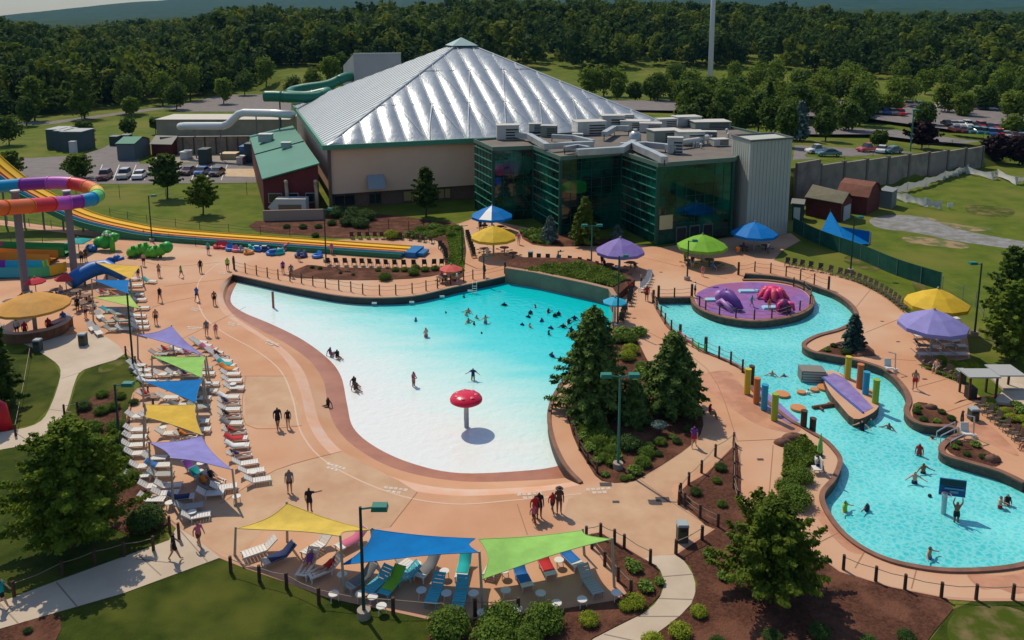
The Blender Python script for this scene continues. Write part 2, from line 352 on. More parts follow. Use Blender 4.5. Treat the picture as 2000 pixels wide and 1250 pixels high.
lawns = [
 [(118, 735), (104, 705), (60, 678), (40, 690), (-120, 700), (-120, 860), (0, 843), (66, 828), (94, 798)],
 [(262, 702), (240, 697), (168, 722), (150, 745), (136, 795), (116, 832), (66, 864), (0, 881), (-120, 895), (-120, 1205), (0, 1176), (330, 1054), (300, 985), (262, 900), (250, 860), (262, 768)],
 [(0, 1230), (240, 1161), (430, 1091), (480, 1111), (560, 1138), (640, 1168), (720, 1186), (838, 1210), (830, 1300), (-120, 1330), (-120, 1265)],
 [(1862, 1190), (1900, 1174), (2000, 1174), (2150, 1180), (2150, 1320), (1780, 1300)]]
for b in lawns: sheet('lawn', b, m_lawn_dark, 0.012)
# drain line, markings
def band(name, px, m, wd_, z): return strip(name, smooth(poly(px), 5, False), m, wd_, z)
band('drain_line', [(1135, 965), (1000, 978), (880, 985), (760, 962), (640, 905), (588, 845), (572, 780), (548, 725), (500, 685), (440, 652), (400, 620), (385, 580), (392, 545), (430, 512)], mat('pale_drain_concrete', (0.60, 0.42, 0.30), 0.8), 0.12, 0.03)

for q in ([(430, 985), (540, 918), (668, 882)], [(762, 1030), (815, 962)], [(480, 735), (480, 830), (590, 832)], [(476, 735), (560, 735)], [(560, 985), (610, 1010), (700, 1040)], [(385, 580), (300, 600), (255, 640)], [(430, 512), (330, 520), (240, 500)], [(480, 600), (400, 640), (300, 690)], [(1010, 985), (1030, 1045)], [(1240, 930), (1310, 980), (1392, 1033)], [(1440, 862), (1530, 858)], [(1250, 640), (1380, 720), (1440, 862)], [(1100, 480), (1240, 500), (1420, 545)], [(1600, 530), (1570, 548)], [(1700, 566), (1672, 600)], [(1765, 620), (1690, 650)], [(1790, 705), (1720, 700)], [(1850, 740), (1780, 760)], [(1905, 785), (1840, 808)], [(1640, 1040), (1600, 1060)], [(1790, 1112), (1780, 1150)], [(1690, 1075), (1670, 1110)], [(320, 560), (440, 545)], [(590, 500), (700, 512)], [(940, 470), (1000, 520)], [(1510, 870), (1500, 990)]):
    strip('deck_joint', smooth(poly(q), 4, False), mat('deck_joint_dark', (.33, .17, .10), .9), .06, .034)

m_thin = mat('thin_dry_grass', (.17, .13, .06), .95, (.055, .078, .009), .55, 9, spec=.05, lo=.36, hi=.54)
for q in ([(1868, 1196), (1930, 1182), (1990, 1192), (2060, 1230), (1990, 1262), (1880, 1270), (1850, 1235)], [(60, 905), (110, 915), (90, 950), (50, 935)], [(200, 712), (245, 702), (240, 716), (195, 728)], [(1660, 500), (1720, 520), (1700, 530), (1650, 512)], [(1930, 640), (2000, 660), (1990, 690), (1930, 670)], [(1780, 540), (1840, 590), (1800, 590)], [(1900, 400), (1980, 410), (1960, 425), (1890, 415)]):
    sheet('dry_patch', q, m_thin, .016, 4)
# ------------------------------------------------------------------ pools
def beach(rows, name, m):
    n = len(rows[0]); b = MB(); vs = [p for r in rows for p in r]; fs = []
    for k in range(len(rows) - 1):
        for i in range(n - 1): fs.append((k * n + i, k * n + i + 1, (k + 1) * n + i + 1, (k + 1) * n + i))
    return kind(b.add(vs, fs).build(name, m, smooth=True))
def lerp(a, b, t): return [p.lerp(q, t) for p, q in zip(a, b)]
arcz = [Vector((p.x, p.y, 0.02)) for p in arc]
m_pale = mat('bleached_beach_concrete', (0.60, 0.42, 0.32), 0.7, (0.62, 0.33, 0.20), 0.5, 5)
beach([arcz, lerp(arcz, brown, 0.45)], 'beach_slope', m_pale)
beach([lerp(arcz, brown, 0.45), brown], 'beach_slope', m_deck)
def ext(a, b, k):
    out = []
    for p, q in zip(a, b):
        r = q + (q - p) * k; r.z = q.z - 0.25; out.append(r)
    return out
beach([brown, white, ext(brown, white, 0.6)], 'wet_beach_slope', m_wet)
def water(name, outline, z, d0, kind_):
    m = bpy.data.materials.new(name); m.use_nodes = True; t = m.node_tree; N = t.nodes; L = t.links; b = N['Principled BSDF']
    g = N.new('ShaderNodeNewGeometry'); b.inputs['Roughness'].default_value = 0.12; b.inputs['Specular IOR Level'].default_value = 0.35
    if kind_ == 'wave':                   # colour follows the depth of the sloping floor
        dt = N.new('ShaderNodeVectorMath'); dt.operation = 'DOT_PRODUCT'; dt.inputs[1].default_value = (0.7, 0.7, 0)
        L.new(g.outputs['Position'], dt.inputs[0])
        n = N.new('ShaderNodeTexNoise'); n.inputs['Scale'].default_value = 0.25; n.inputs['Detail'].default_value = 5
        mp = N.new('ShaderNodeMapping'); mp.inputs['Rotation'].default_value = (0, 0, radians(-60)); mp.inputs['Scale'].default_value = (0.6, 2.2, 1)
        L.new(g.outputs['Position'], mp.inputs[0]); L.new(mp.outputs[0], n.inputs['Vector'])
        ad = N.new('ShaderNodeMath'); ad.operation = 'MULTIPLY_ADD'; ad.inputs[1].default_value = 7.0
        L.new(n.outputs['Fac'], ad.inputs[0]); L.new(dt.outputs['Value'], ad.inputs[2])
        rp = N.new('ShaderNodeMapRange'); rp.inputs[1].default_value = 38.5; rp.inputs[2].default_value = 68; L.new(ad.outputs[0], rp.inputs[0])
        cr = N.new('ShaderNodeValToRGB'); L.new(rp.outputs[0], cr.inputs[0])
        cr.color_ramp.elements[0].position = 0.10; cr.color_ramp.elements[0].color = (0.71, 0.73, 0.70, 1)
        cr.color_ramp.elements[1].position = 1.0; cr.color_ramp.elements[1].color = (0.0, 0.49, 0.52, 1)
        for p_, c_ in ((0.25, (0.60, 0.75, 0.70)), (0.42, (0.34, 0.70, 0.66)), (0.58, (0.09, 0.62, 0.62)), (0.78, (0.01, 0.56, 0.58))):
            e = cr.color_ramp.elements.new(p_); e.color = (*c_, 1)
        L.new(cr.outputs[0], b.inputs['Base Color']); bs, bsc = 0.55, 1.4
    else:                                 # sunlight caustic net painted as paler lines into the turquoise colour
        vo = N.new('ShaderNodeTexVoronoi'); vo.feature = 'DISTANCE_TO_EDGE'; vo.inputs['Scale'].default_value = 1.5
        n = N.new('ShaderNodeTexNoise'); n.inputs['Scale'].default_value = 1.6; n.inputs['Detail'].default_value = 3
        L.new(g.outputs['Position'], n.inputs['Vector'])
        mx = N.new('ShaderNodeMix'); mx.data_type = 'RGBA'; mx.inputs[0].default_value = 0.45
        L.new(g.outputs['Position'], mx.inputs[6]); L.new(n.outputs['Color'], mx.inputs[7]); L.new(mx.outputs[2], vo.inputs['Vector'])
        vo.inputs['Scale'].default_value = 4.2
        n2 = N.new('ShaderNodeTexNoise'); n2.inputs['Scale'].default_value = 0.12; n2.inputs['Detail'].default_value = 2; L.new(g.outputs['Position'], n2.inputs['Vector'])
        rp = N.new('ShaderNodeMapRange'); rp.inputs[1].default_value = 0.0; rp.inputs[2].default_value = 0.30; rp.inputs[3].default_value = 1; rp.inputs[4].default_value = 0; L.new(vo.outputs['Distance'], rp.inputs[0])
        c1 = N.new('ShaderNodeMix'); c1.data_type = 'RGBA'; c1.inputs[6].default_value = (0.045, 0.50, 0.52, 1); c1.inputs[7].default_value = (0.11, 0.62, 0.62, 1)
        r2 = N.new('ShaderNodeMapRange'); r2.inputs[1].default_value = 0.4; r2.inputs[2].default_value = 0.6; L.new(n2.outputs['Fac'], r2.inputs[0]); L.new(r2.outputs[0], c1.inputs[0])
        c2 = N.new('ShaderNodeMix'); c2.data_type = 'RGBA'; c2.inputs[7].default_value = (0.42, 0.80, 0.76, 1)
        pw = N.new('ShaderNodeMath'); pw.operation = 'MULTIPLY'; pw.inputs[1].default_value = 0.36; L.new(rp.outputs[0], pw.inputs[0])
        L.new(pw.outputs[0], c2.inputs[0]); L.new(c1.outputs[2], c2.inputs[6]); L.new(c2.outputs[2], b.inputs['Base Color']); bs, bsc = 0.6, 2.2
    n3 = N.new('ShaderNodeTexNoise'); n3.inputs['Scale'].default_value = bsc; n3.inputs['Detail'].default_value = 3; L.new(g.outputs['Position'], n3.inputs['Vector'])
    bp = N.new('ShaderNodeBump'); bp.inputs['Strength'].default_value = bs; bp.inputs['Distance'].default_value = 0.15
    L.new(n3.outputs['Fac'], bp.inputs['Height']); L.new(bp.outputs[0], b.inputs['Normal'])
    return kind(MB().fill([Vector((p.x, p.y, z)) for p in outline]).build(name, m))
water('wave_pool_water', [Vector((p.x, p.y, WZ)) for p in pool_hole[:len(deckwall) + len(plantwall) + len(redge) - 1]] + ext(brown, white, -0.02)[:-1], WZ, 0, 'wave')
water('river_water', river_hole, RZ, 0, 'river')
m_wall = mat('dark_pool_wall', (0.035, 0.032, 0.035), 0.6, (0.06, 0.05, 0.05), 0.8, 4)
m_rock = mat('brown_rock_wall', (0.13, 0.09, 0.065), 0.85, (0.07, 0.05, 0.04), 1.5, 6, bump=0.8, bscale=3)
m_rockcap = mat('red_brown_kerb', (0.24, 0.115, 0.075), 0.7, (0.16, 0.08, 0.055), 1.0, 5)
m_stone = mat('stone_retaining_wall', (0.27, 0.20, 0.13), 0.85, (0.20, 0.15, 0.10), 0.5, 5)
def tw(name, label, pts, z0, z1, th, m, cap=None, closed=False, cat='wall'):
    t = thing(name, label, cat, (pts[0].x, pts[0].y, 0)); o = pts[0]; q = [Vector((p.x - o.x, p.y - o.y, 0)) for p in pts]
    MB().wall(q, z0, z1, th, closed).build('wall_face', m, t)
    if cap: MB().wall(q, z1 + 0.003, z1 + 0.13, th + 0.12, closed).build('coping', cap, t)
    return t
m_cope = mat('salmon_coping', (0.50, 0.27, 0.175), 0.75)
t = tw('pool_wall', 'dark curved pool wall below the post fence with small depth markers', deckwall, -1.3, -0.02, 0.2, m_wall, m_cope)
for i, (x, y) in enumerate(((622, 574), (732, 590), (805, 588), (864, 577), (918, 566))):
    a = P(x, y, -0.45); MB().box((a.x - t.location.x, a.y - t.location.y - 0.35, -0.45), (0.55, 0.05, 0.22)).build('depth_marker', plain('marker_white', (0.75, 0.74, 0.7)), t)
tw('pool_kerb', 'low dark kerb along the near right side of the wave pool', redge, -1.2, 0.02, 0.18, m_wall, m_rockcap, cat='kerb')
pw_line = [P(988, 539)] + plantwall + [redge[0]]
t = tw('planter_wall', 'curved tan retaining wall holding the raised flower bed above deep water', pw_line, -1.3, 1.0, 0.5, m_stone, mat('planter_cap', (0.34, 0.20, 0.13), 0.8))
bedp = [Vector((p.x, p.y, 0.9)) for p in pw_line] + [P(1240, 560), P(1205, 535), P(1130, 517), P(1010, 515), P(988, 524)]
b = MB(); b.prism([(p.x, p.y) for p in bedp], 0.0, 0.88); kind(b.build('raised_bed', m_mulch))
tw('river_wall', 'brown rock edging along the walkway side of the winding river pool', rw, -1.2, 0.02, 0.22, m_rock, m_rockcap)
tw('river_wall', 'brown rock wall along the far bank of the winding river pool', re_, -1.2, 0.02, 0.3, m_rock, m_rockcap)
tw('island_wall', 'dark rock rim around the round purple play island', isl, -1.2, 0.04, 0.3, m_rock, m_rockcap)
# purple island floor
m_purple = mat('purple_pad', (0.20, 0.085, 0.30), 0.5, (0.28, 0.14, 0.40), 1.0, 5, c3=(0.30, 0.10, 0.24), s3=0.3)
ip = smooth(poly([(1360, 580), (1366, 570), (1400, 557), (1450, 552), (1500, 553), (1543, 559), (1571, 571), (1582, 588), (1572, 603), (1540, 616), (1480, 624), (1422, 618), (1384, 607), (1363, 595)]), 4)
kind(MB().fill([Vector((p.x, p.y, 0.05)) for p in ip]).build('play_pad', m_purple))
# ------------------------------------------------------------------ pyramid hall
A = P(632, 288, 10.5); A = Vector((A.x, A.y, 0)); E1 = Vector((61.6, 20.8, 0)); E2 = Vector((-22.2, 65.0, 0))
EH = 10.5; AP = A + (E1 + E2) / 2 + Vector((0, 0, 26.2)); e1 = E1.normalized(); e2 = E2.normalized()
m_pink = mat('tan_metal_siding', (0.72, 0.49, 0.34), 0.6, (0.68, 0.455, 0.31), 0.15, 3)
m_green = mat('green_trim', (0.06, 0.24, 0.15), 0.5)
m_brick = mat('brown_brick', (0.19, 0.11, 0.075), 0.9, (0.14, 0.08, 0.055), 3, 5)
m_glassd = mat('dark_window_glass', (0.015, 0.02, 0.022), 0.08, spec=0.8)
hall = thing('pyramid_hall', 'large tan water park hall under a silver pyramid roof', 'building', A)
def rel(p, o=A): return Vector((p.x - o.x, p.y - o.y, p.z))
c0, c1, c2_, c3_ = Vector((0, 0, 0)), E1, E1 + E2, E2
b = MB(); inn = [c0 + e1 * 1.2 + e2 * 1.2, c1 - e1 * 1.2 + e2 * 1.2, c2_ - e1 - e2, c3_ + e1 - e2]
b.wall(inn, 2.5, EH, 0.5, True); b.build('wall', m_pink, hall)
b = MB(); inb = [c0 + e1 * 1.9 + e2 * 1.9, c1 - e1 * 1.9 + e2 * 1.9, c2_ - e1 * 1.9 - e2 * 1.9, c3_ + e1 * 1.9 - e2 * 1.9]; b.wall(inb, 0, 2.55, 0.5, True); b.build('base_wall', m_brick, hall)
b = MB(); b.wall([c0, c1, c2_, c3_], EH - 0.45, EH + 0.35, 0.55, True); b.build('eave_trim', m_green, hall)
for s in (c0 + e1 * 0.9 + e2 * 0.9,): MB().box((s.x, s.y, EH / 2), (0.5, 0.5, EH - 0.6), rz=atan2(E1.y, E1.x)).build('corner_trim', plain('brown_trim', (0.12, 0.09, 0.07)), hall)
apx = AP - A
# front roof: inflated transparent cushions between ribs that run up the slope
mf = bpy.data.materials.new('foil_cushion'); mf.use_nodes = True; bb = mf.node_tree.nodes['Principled BSDF']
bb.inputs['Base Color'].default_value = (0.36, 0.46, 0.56, 1); bb.inputs['Metallic'].default_value = 0.35; bb.inputs['Roughness'].default_value = 0.38
N = mf.node_tree.nodes; L = mf.node_tree.links
g_ = N.new('ShaderNodeNewGeometry'); n_ = N.new('ShaderNodeTexNoise'); n_.inputs['Scale'].default_value = 0.7; n_.inputs['Detail'].default_value = 6; n_.inputs['Roughness'].default_value = 0.7
L.new(g_.outputs['Position'], n_.inputs['Vector']); bp = N.new('ShaderNodeBump'); bp.inputs['Strength'].default_value = 0.5; bp.inputs['Distance'].default_value = 0.25
L.new(n_.outputs['Fac'], bp.inputs['Height']); L.new(bp.outputs[0], bb.inputs['Normal'])
cr = N.new('ShaderNodeMix'); cr.data_type = 'RGBA'; cr.inputs[6].default_value = (0.20, 0.25, 0.29, 1); cr.inputs[7].default_value = (0.42, 0.45, 0.48, 1); L.new(n_.outputs['Fac'], cr.inputs[0]); L.new(cr.outputs[2], bb.inputs['Base Color'])
m_rib = mat('roof_rib_metal', (0.55, 0.57, 0.55), 0.4, met=0.3)
def face(base, along, upv, Wd, n, amp, m, name):
    # triangular face: base corner, unit along eave, apex in local coords; strips run up the slope
    half = Wd / 2; apl = upv.length; un = upv.normalized(); nn = along.cross(un).normalized()
    if nn.z < 0: nn = -nn
    b = MB(); ribs = MB(); sw = Wd / n; sub = 6; rows = 10
    for k in range(n):
        vs = []
        for j in range(sub + 1):
            x = k * sw + sw * j / sub; h = apl * (1 - abs(x - half) / half)
            bul = amp * (1 - (2 * j / sub - 1) ** 2)
            for r in range(rows + 1):
                t = r / rows; e_ = min(1, 3 * (1 - t), 4 * t + 0.05); vs.append(base + along * x + un * (h * t) + nn * (bul * e_))
        fs = [(j * (rows + 1) + r, (j + 1) * (rows + 1) + r, (j + 1) * (rows + 1) + r + 1, j * (rows + 1) + r + 1) for j in range(sub) for r in range(rows)]
        b.add(vs, fs)
        if k:
            x = k * sw; h = apl * (1 - abs(x - half) / half); p0 = base + along * x; p1 = p0 + un * h
            ribs.tube([p0 + nn * .05, p1 + nn * .05], 0.13, 5)
    b.build(name, m, hall, smooth=True); return ribs
upf = apx - (E1 / 2 + Vector((0, 0, EH))); r_ = face(Vector((0, 0, EH)), e1, upf, E1.length, 19, 0.40, mf, 'foil_roof')
nn = e1.cross(upf.normalized());
for hfr in (0.33, 0.66):
    pa = Vector((0, 0, EH)) + e1 * E1.length / 2 * hfr + upf * hfr; pb = Vector((0, 0, EH)) + e1 * E1.length * (1 - hfr / 2) + upf * hfr
    r_.tube([pa + nn * 0.1, pb + nn * 0.1], 0.07, 4)
for k in range(1, 18):
    x0 = E1.length * k / 19; f0 = 0.0
    for s_, (fa, fb) in enumerate(((0.0, 0.33), (0.33, 0.66))):
        if abs(x0 + E1.length / 38 - E1.length / 2) > E1.length / 2 * (1 - fb) - 2: continue
        xa, xb = (x0, x0 + E1.length / 19) if (k + s_) % 2 else (x0 + E1.length / 19, x0)
        r_.tube([Vector((0, 0, EH)) + e1 * xa + upf * fa + nn * 0.55, Vector((0, 0, EH)) + e1 * xb + upf * fb + nn * 0.55], 0.05, 4)
r_.build('roof_ribs', m_rib, hall)
m_panel = mat('silver_roof_panel', (0.52, 0.55, 0.55), 0.45, (0.46, 0.49, 0.49), 0.2, 4, met=0.35)
b = MB(); EHv = Vector((0, 0, EH)); b.add([c3_ + EHv, c0 + EHv, apx], [(0, 1, 2)]); b.add([c2_ + EHv, c3_ + EHv, apx], [(0, 1, 2)]); b.add([c1 + EHv, c2_ + EHv, apx], [(0, 1, 2)])
b.build('roof_panel', m_panel, hall)
upl = apx - (E2 / 2 + EHv); b = MB(); nl = upl.normalized().cross(e2)
for k in range(1, 34):
    x = E2.length * k / 34; h = 1 - abs(x - E2.length / 2) / (E2.length / 2); p0 = EHv + e2 * x; b.tube([p0 + nl * .04, p0 + upl * h + nl * .04], 0.09, 4)
b.build('roof_seams', mat('seam_metal', (0.55, 0.57, 0.57), 0.4, met=0.4), hall)
b = MB(); b.tube([EHv, apx], 0.28, 6); b.tube([c1 + EHv, apx], 0.2, 6); b.build('hip_cap', m_rib, hall)
b = MB(); k = 0.085; b.add([apx + Vector((0, 0, 0.8)), *[apx.lerp(q + EHv, k) + Vector((0, 0, .5)) for q in (c0, c1, c2_, c3_)]], [(0, 1, 2), (0, 2, 3), (0, 3, 4), (0, 4, 1)]); b.build('peak_cap', mat('pale_green_metal', (0.36, 0.48, 0.45), 0.4), hall)
# awning and openings on the tan wall
aw = A + e1 * 7.9 + e2 * 0.95
def onwall(s, z, w_, h_, nm, m, dpt=0.15, off=0.0):
    p = e1 * s + e2 * (1.9 - 0.3 + off); o = MB().box((p.x, p.y, z), (w_, dpt, h_), rz=atan2(E1.y, E1.x)).build(nm, m, hall); return o
for s, w_ in ((3.2, 3.4), (8.3, 2.0), (14.5, 3.0), (17.6, 2.4), (20.2, 2.2)):
    o = onwall(s, 1.25, w_, 1.9, 'window', mat('window_frame_brown', (0.08, 0.06, 0.05)), 0.2)
    for i in range(2): MB().box((e1 * (s - w_ / 4 + i * w_ / 2) + e2 * 1.5 + Vector((0, 0, 1.25))), (w_ / 2 - 0.2, 0.12, 1.6), rz=atan2(E1.y, E1.x)).build('pane', m_glassd if s < 12 else mat('amber_glass', (0.35, 0.24, 0.10), 0.15), o)  # right-hand panes take an amber base colour
b = MB(); cx = e1 * 8.3; b.add([cx - e1 * 1.4 + e2 * .9 + Vector((0, 0, 5.4)), cx + e1 * 1.4 + e2 * .9 + Vector((0, 0, 5.4)), cx + e1 * 1.4 - e2 * .9 + Vector((0, 0, 3.3)), cx - e1 * 1.4 - e2 * .9 + Vector((0, 0, 3.3)), cx + e1 * 1.4 + e2 * .9 + Vector((0, 0, 5.25)), cx - e1 * 1.4 + e2 * .9 + Vector((0, 0, 5.25))], [(3, 2, 1, 0), (3, 5, 4, 2)])
b.build('awning', mat('grey_blue_awning', (0.28, 0.31, 0.34), 0.5), hall)
# ------------------------------------------------------------------ green glass building
GH = 11.6
gt_px = [(926, 271), (963, 287), (1042, 284), (1095, 305), (1215, 295), (1286, 318), (1433, 307)]
GT = [P(x, y, GH) for x, y in gt_px]; O = Vector((GT[0].x, GT[0].y, 0))
glass = thing('glass_building', 'dark green glass fronted building with zigzag facade and flat roof', 'building', O)
back = [P(1500, 262, GH), P(1410, 243, GH), P(1320, 236, GH)]; bc = A + E1
ring = [rel(p, O) for p in GT] + [rel(p, O) for p in back] + [rel(Vector((bc.x, bc.y, 0)), O) - e1 * 0.3 - e2 * 0.6]
mg = bpy.data.materials.new('green_glass'); mg.use_nodes = True; q = mg.node_tree.nodes['Principled BSDF']; N = mg.node_tree.nodes; L = mg.node_tree.links
q.inputs['Roughness'].default_value = 0.04; q.inputs['Specular IOR Level'].default_value = 0.75
g_ = N.new('ShaderNodeNewGeometry'); n_ = N.new('ShaderNodeTexNoise'); n_.inputs['Scale'].default_value = 0.22; n_.inputs['Detail'].default_value = 3; L.new(g_.outputs['Position'], n_.inputs['Vector'])
cr = N.new('ShaderNodeValToRGB'); L.new(n_.outputs['Fac'], cr.inputs[0]); cr.color_ramp.elements[0].position = 0.42; cr.color_ramp.elements[0].color = (0.0, 0.012, 0.008, 1); cr.color_ramp.elements[1].position = 0.68; cr.color_ramp.elements[1].color = (0.0, 0.12, 0.07, 1)
L.new(cr.outputs[0], q.inputs['Base Color'])
b = MB(); b.fill([Vector((p.x, p.y, GH - 0.35)) for p in ring]); b.build('flat_roof', mat('roof_membrane', (0.13, 0.115, 0.10), 0.9, (0.19, 0.16, 0.13), 0.3, 5), glass)
b = MB(); b.wall(ring, GH - 0.6, GH, 0.35, True); b.build('parapet', mat('parapet_green', (0.10, 0.17, 0.13), 0.6), glass)
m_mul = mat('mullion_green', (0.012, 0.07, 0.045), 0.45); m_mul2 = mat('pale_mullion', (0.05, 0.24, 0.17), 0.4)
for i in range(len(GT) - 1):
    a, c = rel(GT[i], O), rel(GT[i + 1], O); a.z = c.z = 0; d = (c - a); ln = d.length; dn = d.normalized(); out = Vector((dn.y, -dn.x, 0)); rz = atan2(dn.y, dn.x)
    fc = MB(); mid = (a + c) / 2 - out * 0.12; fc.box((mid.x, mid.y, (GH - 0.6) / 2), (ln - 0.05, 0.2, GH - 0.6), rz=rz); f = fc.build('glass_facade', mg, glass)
    pale_bars = i % 2 == 0  # alternate bays get paler, thicker horizontal bars
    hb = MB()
    for z in [1.5 + 1.28 * k for k in range(8)]: hb.box((mid.x + out.x * .14, mid.y + out.y * .14, z), (ln - 0.3, 0.1 if pale_bars else 0.05, 0.13 if pale_bars else 0.05), rz=rz)
    hb.build('horizontal_mullion', m_mul2 if pale_bars else m_mul, f)
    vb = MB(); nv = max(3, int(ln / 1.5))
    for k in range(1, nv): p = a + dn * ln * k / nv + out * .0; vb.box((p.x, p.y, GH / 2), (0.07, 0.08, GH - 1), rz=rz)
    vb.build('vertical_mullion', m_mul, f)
    cb = MB(); cb.box((c.x, c.y, GH / 2 - .3), (0.4, 0.4, GH - .6), rz=rz); cb.build('corner_post', m_mul, glass)
# doors at the foot of the facade
dn = (GT[6] - GT[5]).normalized(); base = rel(GT[5], O); base.z = 0
for s in (4.0, 6.2, 8.4):
    p = base + dn * s - Vector((-dn.y, dn.x, 0)) * .06; o = MB().box((p.x, p.y, 1.15), (1.7, 0.16, 2.3), rz=atan2(dn.y, dn.x)).build('door', mat('door_frame_metal', (0.10, 0.13, 0.12), 0.4), glass)
    MB().box((p.x + dn.y * .09, p.y - dn.x * .09, 1.15), (1.4, 0.08, 2.0), rz=atan2(dn.y, dn.x)).build('pane', m_glassd, o)
p = base + dn * 1.4 + Vector((dn.y, -dn.x, 0)) * .16; MB().box((p.x, p.y, 3.2), (2.1, 0.12, 2.0), rz=atan2(dn.y, dn.x)).build('notice_board', mat('pale_yellow_panel', (0.45, 0.42, 0.22), 0.6), glass)
# added blobs: reflections and inside slides painted onto the facade as colour
def reflection_blob(px0, px1, py0, py1, seg, m, nm='tinted_panel'):
    a, c = GT[seg], GT[seg + 1]; d = (c - a).normalized(); out = Vector((d.y, -d.x, 0)); pts = []
    nrm = out
    for x, y in [((px0 + px1) / 2 + (px1 - px0) / 2 * cos(a_) * (1 + .12 * sin(3 * a_ + px0)), (py0 + py1) / 2 + (py1 - py0) / 2 * sin(a_) * (1 + .15 * cos(2 * a_))) for a_ in np.linspace(0, -2 * pi, 17)[:-1]]:
        r = ray(x, y); t = (a - Vector((0, 0, CAMH))).dot(nrm) / r.dot(nrm); pts.append(Vector((r.x * t, r.y * t, CAMH + r.z * t)) + out * 0.02 - Vector((O.x, O.y, 0)))
    MB().add([p_ + out * 0.015 for p_ in pts] + [p_ - out * 0.12 for p_ in pts], [tuple(range(16))] + [(i, 16 + i, 16 + (i + 1) % 16, (i + 1) % 16) for i in range(16)]).build(nm, m, glass)
mgl = lambda n, c: mat(n, c, 0.06, c2=tuple(v * 0.45 for v in c), scale=0.35, detail=3, spec=0.7)
reflection_blob(1098, 1148, 350, 380, 3, mgl('bright_green_reflection', (0.01, 0.24, 0.03)))
reflection_blob(966, 985, 318, 345, 1, mgl('pink_reflection', (0.30, 0.02, 0.10))); reflection_blob(966, 980, 345, 362, 1, mgl('blue_reflection', (0.01, 0.06, 0.28)))
reflection_blob(995, 1040, 300, 345, 1, mgl('teal_reflection', (0.0, 0.09, 0.055)))
reflection_blob(1300, 1400, 325, 360, 5, mgl('mid_green_reflection', (0.0, 0.07, 0.03))); reflection_blob(1335, 1395, 400, 422, 5, mgl('deep_blue_reflection', (0.0, 0.05, 0.14)))
# grey stair tower at the right end
TH = 14.0; tp = [P(1430, 266, TH), P(1466, 277, TH), P(1548, 271, TH), P(1512, 261, TH)]; O2 = Vector((tp[1].x, tp[1].y, 0))
tower = thing('stair_tower', 'tall grey ribbed metal tower at the right end of the green building', 'tower', O2)
b = MB(); b.prism([rel(p, O2) for p in tp], 0, TH); b.build('wall', mat('grey_green_siding', (0.44, 0.46, 0.40), 0.6, (0.40, 0.42, 0.36), 0.2, 3), tower)
b = MB(); b.wall([rel(p, O2) for p in tp], TH + 0.003, TH + 0.25, 0.4, True); b.build('roof_edge', mat('dark_flashing', (0.12, 0.13, 0.12)), tower)
b = MB()
for i in (0, 1):
    a, c = rel(tp[i], O2), rel(tp[i + 1], O2); a.z = c.z = 0; n = int((c - a).length / 0.6); dd = (c - a).normalized(); out = Vector((dd.y, -dd.x, 0))
    for k in range(1, n): p = a.lerp(c, k / n) + out * .04; b.box((p.x, p.y, TH / 2 + .5), (0.06, 0.03, TH - 1.2), rz=atan2(dd.y, dd.x))
b.build('siding_rib', mat('siding_rib_grey', (0.36, 0.38, 0.33), 0.6), tower)
# ------------------------------------------------------------------ vegetation
rng = np.random.default_rng(11)
def fol(name, c, c2, tr=0.4, sc=0.9): return mat(name, c, 0.75, c2, sc, 4, spec=0.15, transl=tr, tint=0.12)
m_leaf = fol('leaf_green', (0.20, 0.27, 0.022), (0.075, 0.125, 0.013))
m_leaf2 = fol('leaf_deep_green', (0.11, 0.17, 0.022), (0.045, 0.085, 0.013))
m_leafy = fol('leaf_olive', (0.19, 0.25, 0.024), (0.075, 0.125, 0.014))
m_pine = fol('pine_needles', (0.14, 0.215, 0.036), (0.042, 0.085, 0.02), 0.15, 1.6)
m_spruce = fol('blue_spruce_needles', (0.15, 0.22, 0.19), (0.06, 0.11, 0.095), 0.1, 2)
m_plum = fol('plum_leaves', (0.035, 0.012, 0.016), (0.015, 0.006, 0.008), 0.1)
m_lime = fol('lime_leaves', (0.36, 0.40, 0.03), (0.18, 0.24, 0.02), 0.3, 3)
m_shrub = fol('shrub_leaves', (0.15, 0.23, 0.026), (0.06, 0.11, 0.014), 0.3, 3)
m_bark = mat('bark', (0.09, 0.065, 0.05), 0.95, (0.05, 0.035, 0.028), 4, 4)
def quads(C, Nn, size, rg, aspect=1.5):
    n = len(C); a = np.cross(Nn, rg.normal(size=(n, 3))); a /= np.linalg.norm(a, axis=1, keepdims=True) + 1e-9
    b = np.cross(Nn, a); s = (size * rg.uniform(0.6, 1.3, n))[:, None]
    V = np.stack([C + a * s * aspect * .5, C + b * s * .5, C - a * s * aspect * .5, C - b * s * .5], 1)
    return V.reshape(-1, 3)
def cloud(cent, rad, per, size, rg, flat=1.0, upb=0.3):
    cent = np.asarray(cent, float); rad = np.asarray(rad, float); n = len(cent) * per
    d = rg.normal(size=(n, 3)); d /= np.linalg.norm(d, axis=1, keepdims=True)
    rr = rg.uniform(0.45, 1.05, n) * np.repeat(rad, per)
    off = d * rr[:, None]; off[:, 2] *= flat
    Nn = d + rg.normal(size=(n, 3)) * 0.55; Nn[:, 2] += upb; Nn /= np.linalg.norm(Nn, axis=1, keepdims=True)
    return quads(np.repeat(cent, per, 0) + off, Nn, size, rg)
